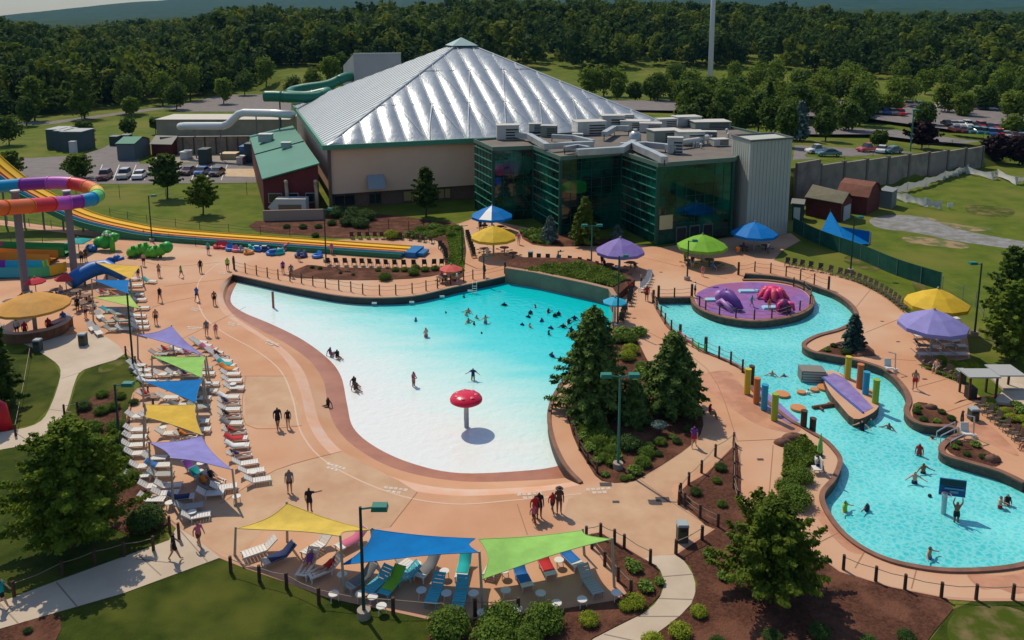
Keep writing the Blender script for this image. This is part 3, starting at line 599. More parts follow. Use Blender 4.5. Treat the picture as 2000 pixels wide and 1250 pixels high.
def vmesh(name, V, m, tint=None):
    nq = len(V) // 4; me = bpy.data.meshes.new(name); me.vertices.add(len(V)); me.vertices.foreach_set('co', V.astype(np.float32).ravel())
    me.loops.add(nq * 4); me.loops.foreach_set('vertex_index', np.arange(nq * 4, dtype=np.int32))
    me.polygons.add(nq); me.polygons.foreach_set('loop_start', np.arange(nq, dtype=np.int32) * 4)
    me.update(calc_edges=True); me.materials.append(m)
    if tint is not None:
        at = me.attributes.new('tint', 'FLOAT', 'FACE'); at.data.foreach_set('value', tint.astype(np.float32))
    return me
def V3(*a): return np.array(a, float)
def crown_broad(h, w, n, per, size, rg, z0=0.22, point=0.0):
    cs = []; rs = []
    for i in range(n):
        d = rg.normal(size=3); d /= np.linalg.norm(d); q = rg.uniform(0.35, 0.85) ** 0.6
        z = z0 + (1 - z0) * (0.5 + 0.5 * d[2] * q); k = (1 - point * (z - z0) / (1 - z0))
        cs.append((d[0] * q * w / 2 * k * .85, d[1] * q * w / 2 * k * .85, z * h * 0.97)); rs.append(w * rg.uniform(0.13, 0.26) * (0.6 + 0.4 * k))
    return cloud(cs, rs, per, size, rg)
def crown_conifer(h, w, lv, per, size, rg, z0=0.06, ragged=0.25, droop=0.12):
    cs = []; rs = []
    for i in range(lv):
        t = i / lv; z = h * (z0 + (1 - z0) * t); R = w / 2 * (1 - t) ** 0.85 + 0.08
        nb = max(3, int(9 * (1 - t) + 3)); ph = rg.uniform(0, 6.28)
        for j in range(nb):
            a = ph + j * 2 * pi / nb + rg.uniform(-.2, .2); L_ = R * rg.uniform(1 - ragged, 1 + ragged * .5); ns = max(2, int(L_ / (w * 0.09)))
            for k in range(1, ns + 1):
                f = k / ns; cs.append((cos(a) * L_ * f, sin(a) * L_ * f, z - droop * L_ * f + rg.uniform(-.03, .03) * h)); rs.append(max(0.12, w * 0.075 * (1.15 - 0.5 * f) * (0.5 + .5 * (1 - t))))
    cs.append((0, 0, h * .98)); rs.append(0.1 + w * .02)
    return cloud(cs, rs, per, size, rg, 0.7, 0.5)
def crown_spray(h, w, nb, per, size, rg, z0=0.1, prof=0.7, rise=0.35, aspect=1.6, droop=0.0, bulge=0.12, spread=.12):
    Cs = []; Ns = []
    for i in range(nb):
        t = ((i + rg.uniform(0, 1)) / nb); a = i * 2.399 + rg.uniform(-.3, .3); z = h * (z0 + (0.97 - z0) * t)
        R = w / 2 * ((1 - t) ** prof + 0.03) * min(1, 0.55 + t / max(bulge, 1e-3) * 0.45) * rg.uniform(0.55, 1.18)
        dr = np.array([cos(a), sin(a), rise * (0.4 + t) - droop]); n = int(per * (0.35 + R / (w / 2)))
        f = rg.uniform(0.12, 1, n) ** 0.75; sp = (spread * w * (1 - f) * (0.35 + R / w) + 0.035 * w * (1.15 - f * .8))[:, None]
        off = rg.normal(size=(n, 3)) * sp * np.array([.6, .6, .38]); base = np.array([0, 0, z]); p = base + dr * (f * R)[:, None] + off
        p[:, 2] -= droop * 0.5 * R * f * f
        p[:, 2] = np.clip(p[:, 2], 0.12 + 0.05 * h * rg.uniform(0, 1, n), h * 1.02)
        nn = np.stack([p[:, 0] * .5, p[:, 1] * .5, np.full(n, .8 * w / 4)], 1); nn /= np.linalg.norm(nn, axis=1, keepdims=True); nn = nn + rg.normal(size=(n, 3)) * 0.45; nn /= np.linalg.norm(nn, axis=1, keepdims=True)
        Cs.append(p); Ns.append(nn)
    return quads(np.concatenate(Cs), np.concatenate(Ns), size, rg, aspect)
def trunk(h, r, w, m, name='trunk', limbs=6, rg=None, parent=None, top=0.8):
    b = MB(); b.tube([(0, 0, -0.05), (0.02 * h, 0, h * .3), (0, 0.01 * h, h * .6), (0, 0, h * top)], [r, r * .75, r * .5, r * .15], 7)
    for i in range(limbs):
        a = i * 2.4; z = h * (0.28 + 0.07 * i); L_ = w * 0.32; b.tube([(0, 0, z), (cos(a) * L_ * .5, sin(a) * L_ * .5, z + h * .08), (cos(a) * L_, sin(a) * L_, z + h * .17)], [r * .4, r * .25, r * .08], 5)
    return b.build(name, m, parent)
def tree(name, label, cat, V, m, h, w, loc, r=None, group=None, limbs=6, top=0.8):
    t = thing(name, label, cat, loc, group=group); trunk(h, r or h * .022, w, m_bark, limbs=limbs, parent=t, top=top)
    link('crown', vmesh('crown', V, m), t); return t
def pxm(x, y): p = G(x, y); return 1600 / (p.y * CP + (CAMH - p.z) * SP)
def dims(x, yb, yt, wpx):
    p = G(x, yb); return p, Q(x, yt, p.y).z - p.z, wpx / pxm(x, yb)
def broad(x, yb, yt, wpx, label, m=None, name='tree', cat='tree', n=70, per=60, size=.3, z0=.22, point=0.0, group=None, spread=.12, rise=.45, bulge=.22):
    p, h, w_ = dims(x, yb, yt, wpx); rg = np.random.default_rng(int(x * 7 + yb))
    if wpx > 58 and yb > 290 or wpx > 60: V = crown_spray(h, w_, int(n * 1.1), int(per * 1.35), size, rg, z0, 0.42 + point * .55, rise, bulge=bulge, spread=spread)
    else: V = crown_broad(h, w_, n, per, size, rg, z0, point)
    return tree(name, label, cat, V, m or m_leaf, h, w_, p, group=group)
def conifer(x, yb, yt, wpx, label, m=None, name='pine_tree', cat='tree', lv=16, per=22, size=.26, ragged=.25, z0=.06, group=None):
    p, h, w_ = dims(x, yb, yt, wpx); rg = np.random.default_rng(int(x * 5 + yb))
    return tree(name, label, cat, crown_spray(h, w_, lv * 9, int(per * 1.5), size, rg, z0, .68, .18, 2.4, .1, .06), m or m_pine, h, w_, p, group=group, limbs=0, top=.93)
# big foreground trees
broad(148, 1066, 820, 300, 'large leafy tree throwing its shadow over the diagonal path', m_leaf, n=140, per=250, size=.16, z0=.10, point=.6, spread=.085, rise=.5, bulge=.1)
broad(1502, 1146, 978, 262, 'spiky topped green tree standing alone in the bark bed', m_leafy, n=105, per=215, size=.15, z0=.05, point=.85, spread=.07, rise=.8, bulge=.03)
conifer(1157, 808, 598, 178, 'tallest dark pine beside the wave pool', lv=22, per=60, size=.2)
conifer(1313, 805, 650, 152, 'dark pine between the wave pool and the river', lv=20, per=60, size=.2)
conifer(1238, 822, 740, 90, 'small pine between two taller pines', lv=12, per=50, size=.18)
conifer(-12, 800, 590, 120, 'dark pine cut by the left edge of the lawn', m_leaf2, lv=18, per=55, size=.22)
conifer(1666, 683, 612, 52, 'blue green spruce at the tip of the riverside bed', mat('blue_green_needles', (0.05, .10, .075), .8, (0.02, .05, .04), 2, 4, transl=.1), lv=14, per=22, size=.18, name='spruce_tree')
conifer(1074, 473, 422, 40, 'pale blue spruce in front of the glass building, left of the conifer', m_spruce, lv=12, per=22, size=.2, name='spruce_tree', ragged=.1)
conifer(1206, 470, 438, 30, 'small blue spruce behind the purple umbrella', m_spruce, lv=10, per=18, size=.2, name='spruce_tree', ragged=.1)
conifer(1142, 478, 383, 62, 'tall olive green conifer against the dark glass facade', m_leafy, lv=14, per=26, size=.28, ragged=.3)
broad(832, 424, 326, 66, 'dark leafy tree growing against the tan wall', m_leaf2, n=80, per=50, size=.32, z0=.2, point=.3)
broad(1962, 676, 478, 120, 'tall dark tree behind the lime green one at the right edge', m_leaf2, n=90, per=60, size=.24, z0=.2, point=.35)
broad(1978, 706, 552, 125, 'bright green tree at the right edge behind the umbrellas', m_leafy, n=110, per=60, size=.28, z0=.08)
broad(327, 388, 303, 78, 'round dense tree on the lawn above the long slide', m_leaf2, n=90, per=50, size=.34, z0=.3)
broad(397, 420, 342, 74, 'pale open tree on the lawn nearest the green roof', m_leaf, n=60, per=45, size=.32, z0=.22, point=.3)
broad(155, 349, 303, 68, 'low round tree beside the maroon parked car', m_leafy, n=70, per=45, size=.34, z0=.1)
broad(22, 345, 297, 62, 'low round tree behind the top of the rainbow slides', m_leaf, n=60, per=45, size=.34, z0=.1)
broad(18, 284, 226, 60, 'round tree in the grass at the far left edge', m_leaf2, n=60, per=40, size=.45, z0=.25)
broad(168, 272, 236, 40, 'small round tree right of the grey utility cabins', m_leaf2, n=40, per=36, size=.45, z0=.3)
broad(252, 268, 231, 36, 'small round tree behind the two dark bins', m_leaf2, n=40, per=36, size=.45, z0=.3)
broad(304, 262, 228, 26, 'small dark tree at the corner of the beige long building', m_leaf2, n=40, per=36, size=.45, z0=.3)
i = 0
for x, yb, yt, wp in ((68, 236, 150, 62), (52, 246, 190, 40), (165, 232, 140, 72), (160, 234, 182, 44), (253, 222, 142, 60), (257, 228, 190, 30), (318, 206, 138, 50), (345, 214, 162, 48), (372, 196, 118, 54), (437, 203, 148, 38), (478, 186, 138, 38), (448, 170, 116, 34), (520, 172, 110, 44), (575, 196, 150, 40), (612, 190, 130, 38), (646, 170, 105, 40), (668, 165, 100, 34), (700, 150, 98, 36)):
    broad(x, yb, yt, wp, nth(i) + ' tree from the left along the road below the far wood', [m_leaf, m_leaf2, m_leafy][i % 3], n=50, per=36, size=.6, z0=.2, group='trees along the left road'); i += 1
i = 0
for x, yb, yt, wp, mm in ((1800, 291, 240, 70, 2), (1944, 316, 264, 58, 2), (1990, 322, 266, 54, 2), (1656, 262, 196, 58, 0), (1612, 276, 208, 46, 0), (1702, 228, 172, 54, 1), (1740, 226, 182, 50, 1), (1372, 246, 186, 62, 0), (1345, 250, 205, 50, 0), (1398, 250, 200, 44, 0), (1290, 190, 140, 50, 1), (1318, 165, 122, 44, 0), (1270, 200, 150, 38, 0), (1240, 198, 158, 36, 0), (1145, 172, 134, 36, 0), (1205, 195, 150, 30, 1), (1448, 260, 200, 52, 0), (1480, 262, 175, 50, 0), (1535, 288, 195, 46, 0), (1505, 270, 185, 60, 0), (1450, 232, 165, 52, 1), (1505, 215, 150, 56, 1), (1600, 215, 145, 60, 1), (1640, 200, 150, 48, 0), (1760, 205, 150, 60, 1), (1850, 225, 165, 58, 1), (1880, 232, 180, 46, 1), (1925, 220, 165, 54, 0), (1980, 235, 178, 60, 1), (1975, 275, 225, 44, 1), (1560, 238, 160, 50, 0), (1420, 212, 150, 48, 1), (1335, 215, 150, 44, 0), (1805, 250, 200, 44, 0), (1687, 240, 190, 40, 0), (1715, 286, 255, 34, 0)):
    broad(x, yb, yt, wp, (nth(i - 0) + ' tree of the car park planting, counted from the purple leaved ones' if mm != 2 else ['purple leaved tree behind the concrete wall', 'purple leaved tree left of its twin beyond the wall end', 'purple leaved tree at the right edge beyond the wall'][i]), [m_leaf2, m_leafy, m_plum][mm], n=60, per=36, size=.55, z0=.18, name='tree', group=None if mm == 2 else 'trees among the parked cars'); i += 1
KTR = [Kit(tree('tree', 'car park tree', 'tree', crown_broad(9, 7.5, 34, 30, .55, np.random.default_rng(60 + k), .15, .2), [m_leaf2, m_leafy, m_leaf][k], 9, 7.5, (0, 0, 0))) for k in range(3)]
rr_ = random.Random(4); k_ = 0
for _ in range(4000):
    if k_ >= 90: break
    x, y = rr_.uniform(1120, 2010), rr_.uniform(150, 246)
    if y > 205 and x < 1320 or y < 182 and rr_.random() < .35: continue
    if y > 198 and 1690 < x: continue
    if y < 186 and 1090 < x < 1330 and y > 140 : continue
    p = G(x, y); KTR[k_ % 3].put(p, k_ * 1.7, f'{nth(k_)} tree of the scattered planting between the parked cars', rr_.uniform(.75, 1.25), 'scattered trees of the far car park'); k_ += 1
conifer(1562, 275, 196, 46, 'tall blue grey spruce just behind the stair tower', m_spruce, lv=14, per=20, size=.4, name='spruce_tree')
conifer(1500, 250, 158, 34, 'narrow dark conifer among the car park trees', m_leaf2, lv=12, per=18, size=.5)
# forest: one mass
def forest():
    rg = np.random.default_rng(3); tm = []
    for k in range(6):
        tm.append(crown_broad(1.0, 0.72, 16, 15, 0.085, rg, 0.12, 0.25 * (k % 3)))
    Vs = []; tint = []
    cnt = 0
    tries = 0
    while cnt < 5200 and tries < 90000:
        tries += 1
        y = 235 + 620 * rg.uniform() ** 1.25; x = rg.uniform(-0.74, 0.74) * y
        if y < 250 + 75 * sst(-165, -118, x) + 70 * sst(-125, -110, x) - 60 * sst(110, 190, x) - 0 * 1: continue
        if -20 < x < 78 and y < 395: continue
        if x > 78 and y < 285 + 22 * sin(x / 23): continue
        # a tree hidden well behind several rows contributes only its top
        h = rg.uniform(8, 21) * (0.92 if x > 100 else 1.0)
        if -110 < x < 0: h *= 1.12
        t = tm[rg.integers(6)]; a = rg.uniform(0, 6.28); c, s = cos(a), sin(a); sx = (4 + h * .7) * rg.uniform(0.75, 1.45)
        V = np.empty_like(t); V[:, 0] = (t[:, 0] * c - t[:, 1] * s) * sx + x; V[:, 1] = (t[:, 0] * s + t[:, 1] * c) * sx + y; V[:, 2] = t[:, 2] * h + T(x, y) - 0.5
        Vs.append(V); tint.append(np.full(len(t) // 4, rg.uniform())); cnt += 1
    V = np.concatenate(Vs); tt = np.concatenate(tint)
    m = bpy.data.materials.new('forest_leaves'); m.use_nodes = True; N = m.node_tree.nodes; L = m.node_tree.links; b = N['Principled BSDF']; b.inputs['Roughness'].default_value = .8; b.inputs['Specular IOR Level'].default_value = .1
    at = N.new('ShaderNodeAttribute'); at.attribute_name = 'tint'; cr = N.new('ShaderNodeValToRGB'); L.new(at.outputs['Fac'], cr.inputs[0])
    E = cr.color_ramp.elements; E[0].color = (0.030, 0.062, 0.014, 1); E[1].color = (0.16, 0.185, 0.018, 1); e = E.new(.45); e.color = (0.052, 0.092, 0.016, 1); e = E.new(.75); e.color = (0.090, 0.135, 0.016, 1)
    L.new(cr.outputs[0], b.inputs['Base Color']); tr = N.new('ShaderNodeBsdfTranslucent'); L.new(cr.outputs[0], tr.inputs[0]); ms = N.new('ShaderNodeMixShader'); ms.inputs[0].default_value = .35
    L.new(b.outputs[0], ms.inputs[1]); L.new(tr.outputs[0], ms.inputs[2]); L.new(ms.outputs[0], N['Material Output'].inputs[0])
    o = link('forest', vmesh('forest', V, m, tt)); kind(o, 'stuff'); o['label'] = 'dense mixed wood covering the rise behind the park'
    return o
forest()
# far ridges
m_ridge = mat('wooded_ridge', (0.030, 0.060, 0.02), 0.95, (0.016, 0.036, 0.014), 0.02, 8, spec=0.05, bump=1.0, bscale=.02)
def ridge(name, Y, prof, depth):
    b = MB(); xs_ = [p[0] for p in prof]; n = 160; vs = []; x0, x1 = xs_[0], xs_[-1]
    for r in range(9):
        f = r / 8
        for i in range(n + 1):
            x = x0 + (x1 - x0) * i / n; top = float(np.interp(x, xs_, [p[1] for p in prof]))
            wob = sin(i * .7) * 4 + sin(i * 1.9 + r) * 3 + sin(i * .23 + r * .5) * 9
            vs.append((x + sin(r * 2.1) * 20, Y + depth * (f - 1), (top + wob * .45) * (f ** 0.8) - 6 * (1 - f)))
    fs = [(r * (n + 1) + i, r * (n + 1) + i + 1, (r + 1) * (n + 1) + i + 1, (r + 1) * (n + 1) + i) for r in range(8) for i in range(n)]
    kind(b.add(vs, fs).build(name, m_ridge, smooth=True))
def rz_(x, y, Y): q = Q(x, y, Y); return (q.x, q.z)
ridge('hills', 5200, [(-6500, 10), rz_(20, 38, 5200), rz_(60, 33, 5200), rz_(110, 24, 5200), rz_(160, 17, 5200), rz_(230, 8, 5200), rz_(340, -2, 5200), rz_(600, -14, 5200), rz_(900, -8, 5200), rz_(1000, -16, 5200), rz_(1500, -22, 5200), rz_(2050, -14, 5200), (7000, 120)], 1500)
ridge('hills', 2300, [(-3000, 0), rz_(180, 42, 2300), rz_(260, 32, 2300), rz_(420, 27, 2300), rz_(600, 24, 2300), rz_(900, 30, 2300), rz_(1100, 14, 2300), rz_(1500, 18, 2300), rz_(2000, 12, 2300), (3000, 30)], 700)
# ------------------------------------------------------------------ far setting: roads, cabins, cars
m_curb = plain('kerb_stone', (0.42, 0.38, 0.33), 0.85)
sheet('road', [(-40, 238), (0, 238), (100, 237), (200, 224), (300, 211), (360, 203), (420, 188), (520, 172), (560, 168), (600, 190), (570, 200), (568, 218), (350, 218), (330, 212), (230, 225), (100, 243), (-40, 246)], m_asph, 0.035)
sheet('parking_lot', [(-60, 338), (-60, 304), (60, 309), (160, 303), (200, 290), (222, 278), (300, 281), (272, 300), (272, 320), (500, 318), (500, 357), (-60, 362)], m_asph, 0.035)
sheet('parking_lot', [(500, 318), (500, 300), (470, 290), (330, 300), (330, 318)], mat('yard_concrete', (0.30, 0.26, 0.21), 0.9, (0.22, 0.19, 0.15), 0.4, 5), 0.036)
for x in (196, 229, 262, 290, 349, 382, 410, 440): strip('parking_line', [(x - 8, 352), (x + 4, 322)], m_line, 0.12, 0.055)
sheet('parking_lot', [(1548, 312), (1560, 292), (1700, 300), (1790, 286), (1915, 290), (1990, 302), (1990, 296), (1880, 283), (1760, 262), (1560, 250), (1330, 235), (1180, 215), (1180, 190), (1330, 196), (1500, 190), (1700, 200), (2100, 226), (2100, 268), (1870, 266), (1790, 272), (1720, 284), (1640, 282), (1560, 280)][:0] or [(1549, 313), (1552, 284), (1660, 290), (1790, 298), (1915, 291), (1915, 300)], m_asph, 0.04, gz=True)
LOTZ = max(G(x, 225).z for x in range(1200, 2001, 50)) + .3
for px_ in ([(1560, 262), (1700, 262), (1800, 274), (1880, 280), (1915, 276), (1880, 272), (1750, 254), (1560, 246)], [(1180, 214), (1180, 196), (1330, 196), (1480, 192), (1700, 196), (2100, 214), (2100, 262), (1850, 252), (1700, 232), (1480, 222), (1330, 216)]):
    pl = [G(a, b_) for a, b_ in px_]; zz = LOTZ; pl = [P(a, b_, LOTZ) for a, b_ in px_]; kind(MB().fill([Vector((p.x, p.y, zz - (.01 if px_[0][0] == 1560 else 0))) for p in pl]).build('road' if px_[0][0] == 1560 else 'parking_lot', m_asph))
# cars
GL = mat('car_glass', (0.012, 0.014, 0.016), 0.06, spec=0.8); TY = plain('tyre_rubber', (0.02, 0.02, 0.02), 0.85); RM = mat('wheel_rim', (0.4, 0.4, 0.4), 0.35, met=0.8)
def paint(n, c): return mat('paint_' + n, c, 0.3, spec=0.5, coat=0.5)
PAINT = {k: paint(k, v) for k, v in dict(white=(0.72, 0.71, 0.68), silver=(0.42, 0.42, 0.41), black=(0.02, 0.02, 0.022), maroon=(0.12, 0.015, 0.02), blue=(0.02, 0.10, 0.30), red=(0.45, 0.02, 0.02), teal=(0.03, 0.14, 0.15), grey=(0.16, 0.16, 0.17), tan=(0.33, 0.27, 0.2)).items()}
def car_root(kind_='car', parts=True):
    t = thing('parked_car', 'parked car', 'car'); suv = kind_ == 'suv'; pk = kind_ == 'pickup'; tp_ = 0.62 if suv or pk else 0.5
    b = MB()
    prof = [(-2.25, .35), (-2.28, .62), (-2.15, .86), (-1.0, .98), (1.2, .98), (2.2, .92), (2.28, .6), (2.25, .35)]
    if suv: prof = [(x, z * 1.08) for x, z in prof]
    n = len(prof); vs = [(x, s * .88 * (0.94 if z > .8 else 1), z) for s in (-1, 1) for x, z in prof]
    b.add(vs, [tuple(range(n))[::-1], tuple(range(n, 2 * n))] + [(i, (i + 1) % n, n + (i + 1) % n, n + i) for i in range(n)][::1])
    b.build('body', PAINT['white'], t)
    zb = 1.0 if not suv else 1.06; zt = 1.46 if kind_ == 'car' else 1.78
    xa, xb, xc, xd = (-1.1, -0.5, 1.0, 1.75) if kind_ == 'car' else ((-1.0, -.55, 1.7, 2.05) if suv else (-.9, -.5, .45, .7))
    b = MB(); vs = [(xa, -.78, zb), (xd, -.78, zb), (xd, .78, zb), (xa, .78, zb), (xb, -.62, zt - .07), (xc, -.62, zt - .07), (xc, .62, zt - .07), (xb, .62, zt - .07)]
    b.add(vs, [(0, 1, 5, 4), (1, 2, 6, 5), (2, 3, 7, 6), (3, 0, 4, 7)]); b.build('window', GL, t)
    b = MB(); b.box(((xb + xc) / 2, 0, zt - .03), (xc - xb, 1.28, .09)); b.build('roof', PAINT['white'], t)
    if pk: b = MB(); b.box((1.45, 0, .97), (1.35, 1.4, .06)); b.build('cargo_bed', plain('bed_liner', (.03, .03, .03)), t)
    if parts:
        for x in (-1.42, 1.42):
            for s in (-1, 1):
                wl = MB(); wl.tube([(x, s * .70, .33), (x, s * .9, .33)], .33, 14); o = wl.build('wheel', TY, t)
                wl = MB(); wl.tube([(x, s * .86, .33), (x, s * .915, .33)], .19, 10); wl.build('rim', RM, o)
        for s in (-1, 1):
            MB().box((-2.22, s * .6, .7), (.1, .36, .14)).build('headlight', mat('headlight_glass', (.6, .6, .58), .1), t)
            MB().box((2.22, s * .65, .78), (.1, .26, .16)).build('tail_light', mat('tail_light_red', (.3, .01, .01), .2), t)
        MB().box((2.27, 0, .5), (.06, 1.6, .22)).build('bumper', plain('bumper_plastic', (.05, .05, .05)), t)
    return t
def car(kit, loc, rz, label, col, group, sc=1.0):
    o = kit.put(loc, rz, label, sc, group)
    o['category'] = 'car'
    for ch in KIDS.get(o.name, []):
        if ch.name.split('.')[0] in ('body', 'roof'): setmat(ch, PAINT[col])
    return o
_d = dup
def dup(o, loc=None, rz=None, label=None, sc=None, parent=None, group=None):
    c = _d(o, loc, rz, label, sc, parent, group); return c
KC, KS, KP = Kit(car_root('car')), Kit(car_root('suv')), Kit(car_root('pickup'))
gl = 'cars parked beside the lawn'
for kk, x, y, c, lb in ((KS, 205, 350, 'maroon', 'dark maroon car parked in the small lot, leftmost'), (KS, 243, 348, 'silver', 'silver wagon parked second from left in the small lot'), (KC, 273, 348, 'white', 'white sedan parked right of the silver wagon'), (KC, 368, 340, 'maroon', 'red brown car half hidden by the round tree'), (KC, 395, 341, 'blue', 'blue car behind the pale open tree'), (KC, 424, 342, 'black', 'black car nearest the green roofed annex')):
    car(kk, P(x, y), radians(100) if x < 300 else radians(90), lb, c, gl, 1.08)
gr = 'cars parked behind the concrete wall'
for kk, x, y, c, lb, rz in ((KP, 1596, 300, 'white', 'white pickup parked behind the stair tower', .2), (KC, 1618, 306, 'teal', 'dark teal sedan in front of the white pickup', .1), (KP, 1694, 297, 'red', 'bright red pickup on the lot above the wall', .35), (KC, 1722, 299, 'white', 'small white car beside the red pickup', 1.0), (KC, 1742, 300, 'teal', 'teal car last in the short row above the wall', .5)):
    car(kk, G(x, y) + Vector((0, 0, .05)), rz, lb, c, gr)
far = car_root('car', False); KF = Kit(far); far2 = car_root('suv', False); KF2 = Kit(far2); n = 0
cols = ['white', 'silver', 'black', 'blue', 'white', 'grey', 'silver', 'red', 'teal', 'white', 'tan', 'black', 'maroon', 'white']
rows = [(1335, 198, 1420, 196, 12, 'back row near the white mast'), (1395, 205, 1480, 208, 9, 'second row near the white mast'), (1440, 222, 1560, 228, 9, 'middle row behind the conifers'), (1590, 212, 1760, 226, 12, 'long row in the middle of the far lot'), (1600, 224, 1700, 232, 7, 'row nearest the tower in the far lot'), (1700, 206, 1990, 216, 16, 'back row at the right of the far lot'), (1850, 246, 1998, 258, 12, 'second row at the right behind the grass strip'), (1866, 258, 1995, 272, 10, 'front row at the right behind the grass strip'), (1330, 208, 1385, 210, 5, 'short row left of the mast')]
for x0, y0, x1, y1, k, nm in rows:
    for i in range(k):
        x = x0 + (x1 - x0) * i / (k - 1); y = y0 + (y1 - y0) * i / (k - 1) + random.uniform(-.4, .4); c = random.choice(cols); kk = random.choice((KF, KF2))
        p = P(x, y, LOTZ); car(kk, p + Vector((0, 0, .02)), radians(84) + random.uniform(-.06, .06), f'{c} car, {nth(i)} from left, {nm}', c, 'cars in the far car park')
# concrete retaining wall
rwl = thing('retaining_wall', 'long weathered concrete wall in tall panels below the upper car park', 'wall', WA)
L = (WB - WA).length; m_conc = mat('weathered_concrete', (0.29, 0.25, 0.205), 0.9, (0.17, 0.145, 0.12), 0.45, 7, c3=(0.24, 0.20, 0.165), s3=.12, bump=.3)
npan = 9; a_ = atan2(wd.y, wd.x)
for k in range(npan):
    s0, s1 = L * k / npan, L * (k + 1) / npan; m_ = wd * (s0 + s1) / 2; h = 6.0 - 1.6 * (k + .5) / npan
    MB().box((m_.x, m_.y, h / 2), (s1 - s0 - .5, .5, h), rz=a_).build('wall_panel', m_conc, rwl)
    q = wd * s1; MB().box((q.x - wn.x * .05, q.y - wn.y * .05, h / 2 + .05), (.55, .7, h + .3), rz=a_).build('wall_pier', mat('dark_concrete', (.15, .125, .10), .9), rwl)
e_ = thing('retaining_wall', 'short higher concrete wall piece beside the stair tower', 'wall', P(1550, 397)); q = (P(1600, 386) - P(1550, 397)); MB().box((q.x / 2 - .3, q.y / 2 - .6, 3.5), (q.length * .9, .5, 7), rz=atan2(q.y, q.x)).build('wall_panel', m_conc, e_)
def boxthing(name, label, cat, corners, z0, h, roof, m, mr, over=.35, ridge_h=1.0, door=None, zg=0.0, rk='gable', group=None):
    # corners: 4 ground points, counter clockwise, first edge faces the camera
    o = corners[0]; c = [Vector((p.x - o.x, p.y - o.y, 0)) for p in corners]; t = thing(name, label, cat, (o.x, o.y, zg), group=group)
    b = MB(); b.prism([(p.x, p.y) for p in c], z0, h); b.build('wall', m, t)
    if roof:
        m0, m1 = (c[0] + c[3]) / 2, (c[1] + c[2]) / 2; ax = (m1 - m0).normalized(); sd_ = (c[3] - c[0]).normalized(); e = [c[0] - ax * over - sd_ * over, c[1] + ax * over - sd_ * over, c[2] + ax * over + sd_ * over, c[3] - ax * over + sd_ * over]
        m0 = m0 - ax * over; m1 = m1 + ax * over; b = MB(); Z = lambda p, z: Vector((p.x, p.y, z))
        if rk == 'gable':
            for dz in (0, .14): b.add([Z(e[0], h + dz), Z(e[1], h + dz), Z(e[2], h + dz), Z(e[3], h + dz), Z(m0, h + ridge_h + dz), Z(m1, h + ridge_h + dz)], [(0, 1, 5, 4), (2, 3, 4, 5)])
            b.build('roof', mr, t); b = MB(); b.add([Z(c[0], h), Z(c[3], h), Z(m0 + ax * over, h + ridge_h), Z(c[1], h), Z(c[2], h), Z(m1 - ax * over, h + ridge_h)], [(0, 1, 2), (3, 5, 4)]); b.build('gable', m, t)
        elif rk == 'gambrel':
            q0, q1 = c[0].lerp(c[3], .22), c[1].lerp(c[2], .22); r0, r1 = c[0].lerp(c[3], .78), c[1].lerp(c[2], .78); q0, r0 = q0 - ax * over, r0 - ax * over; q1, r1 = q1 + ax * over, r1 + ax * over; H1 = h + ridge_h * .75
            b.add([Z(e[0], h), Z(e[1], h), Z(q1, H1), Z(q0, H1), Z(m1, h + ridge_h), Z(m0, h + ridge_h), Z(r1, H1), Z(r0, H1), Z(e[2], h), Z(e[3], h)], [(0, 1, 2, 3), (3, 2, 4, 5), (5, 4, 6, 7), (7, 6, 8, 9)]); b.build('roof', mr, t)
            b = MB(); b.add([Z(c[1], h), Z(c[1].lerp(c[2], .22), H1), Z((c[1] + c[2]) / 2, h + ridge_h), Z(c[1].lerp(c[2], .78), H1), Z(c[2], h)] , [(4, 3, 2, 1, 0)]); b.add([Z(c[0], h), Z(c[0].lerp(c[3], .22), H1), Z((c[0] + c[3]) / 2, h + ridge_h), Z(c[0].lerp(c[3], .78), H1), Z(c[3], h)], [(0, 1, 2, 3, 4)]); b.build('gable', m, t)
        else: b.prism([(p.x, p.y) for p in e], h + .003, h + .15); b.build('roof', mr, t)
    return t, c
def quadc(x0, y0, x1, y1, dep, zg=0.0):
    a, b = P(x0, y0, zg), P(x1, y1, zg); d = (b - a).normalized(); n = Vector((-d.y, d.x, 0)) * dep; return [a, b, b + n, a + n]
m_red = mat('barn_red_boards', (0.13, 0.022, 0.020), 0.7, (0.09, 0.015, 0.014), 2, 4)
m_rroof = mat('rust_brown_shingles', (0.20, 0.075, 0.045), 0.8, (0.15, 0.055, 0.035), 1.5, 5); m_oroof = mat('olive_shingles', (0.14, 0.13, 0.085), 0.85, (0.11, 0.10, 0.065), 1.5, 5); m_gdoor = plain('grey_door_paint', (0.36, 0.40, 0.41))
t, c = boxthing('shed', 'dark red garden shed with olive roof and grey door below the concrete wall', 'shed', [P(1573, 421), P(1641, 434), P(1662, 424), P(1600, 402)], 0, 2.9, True, m_red, m_oroof, .3, 1.3)
dd = (c[2] - c[1]); MB().box((c[1] + dd * .5 + Vector((.06, -.1, 1.2))), (dd.length * .62, .12, 2.3), rz=atan2(dd.y, dd.x)).build('door', m_gdoor, t)
t, c = boxthing('shed', 'long barn red shed with rounded rust brown roof', 'shed', [P(1634, 412), P(1692, 420), P(1716, 408), P(1662, 398)], 0, 2.9, True, m_red, m_rroof, .25, 2.1, rk='gambrel')
t, c = boxthing('storage_cage', 'small grey storage cage right of the red sheds', 'shed', [P(1716, 405), P(1740, 409), P(1750, 402), P(1728, 396)], 0, 2.8, True, plain('grey_mesh_panel', (.14, .16, .16)), plain('grey_roof_sheet', (.2, .21, .2)), .1, .2, rk='flat')
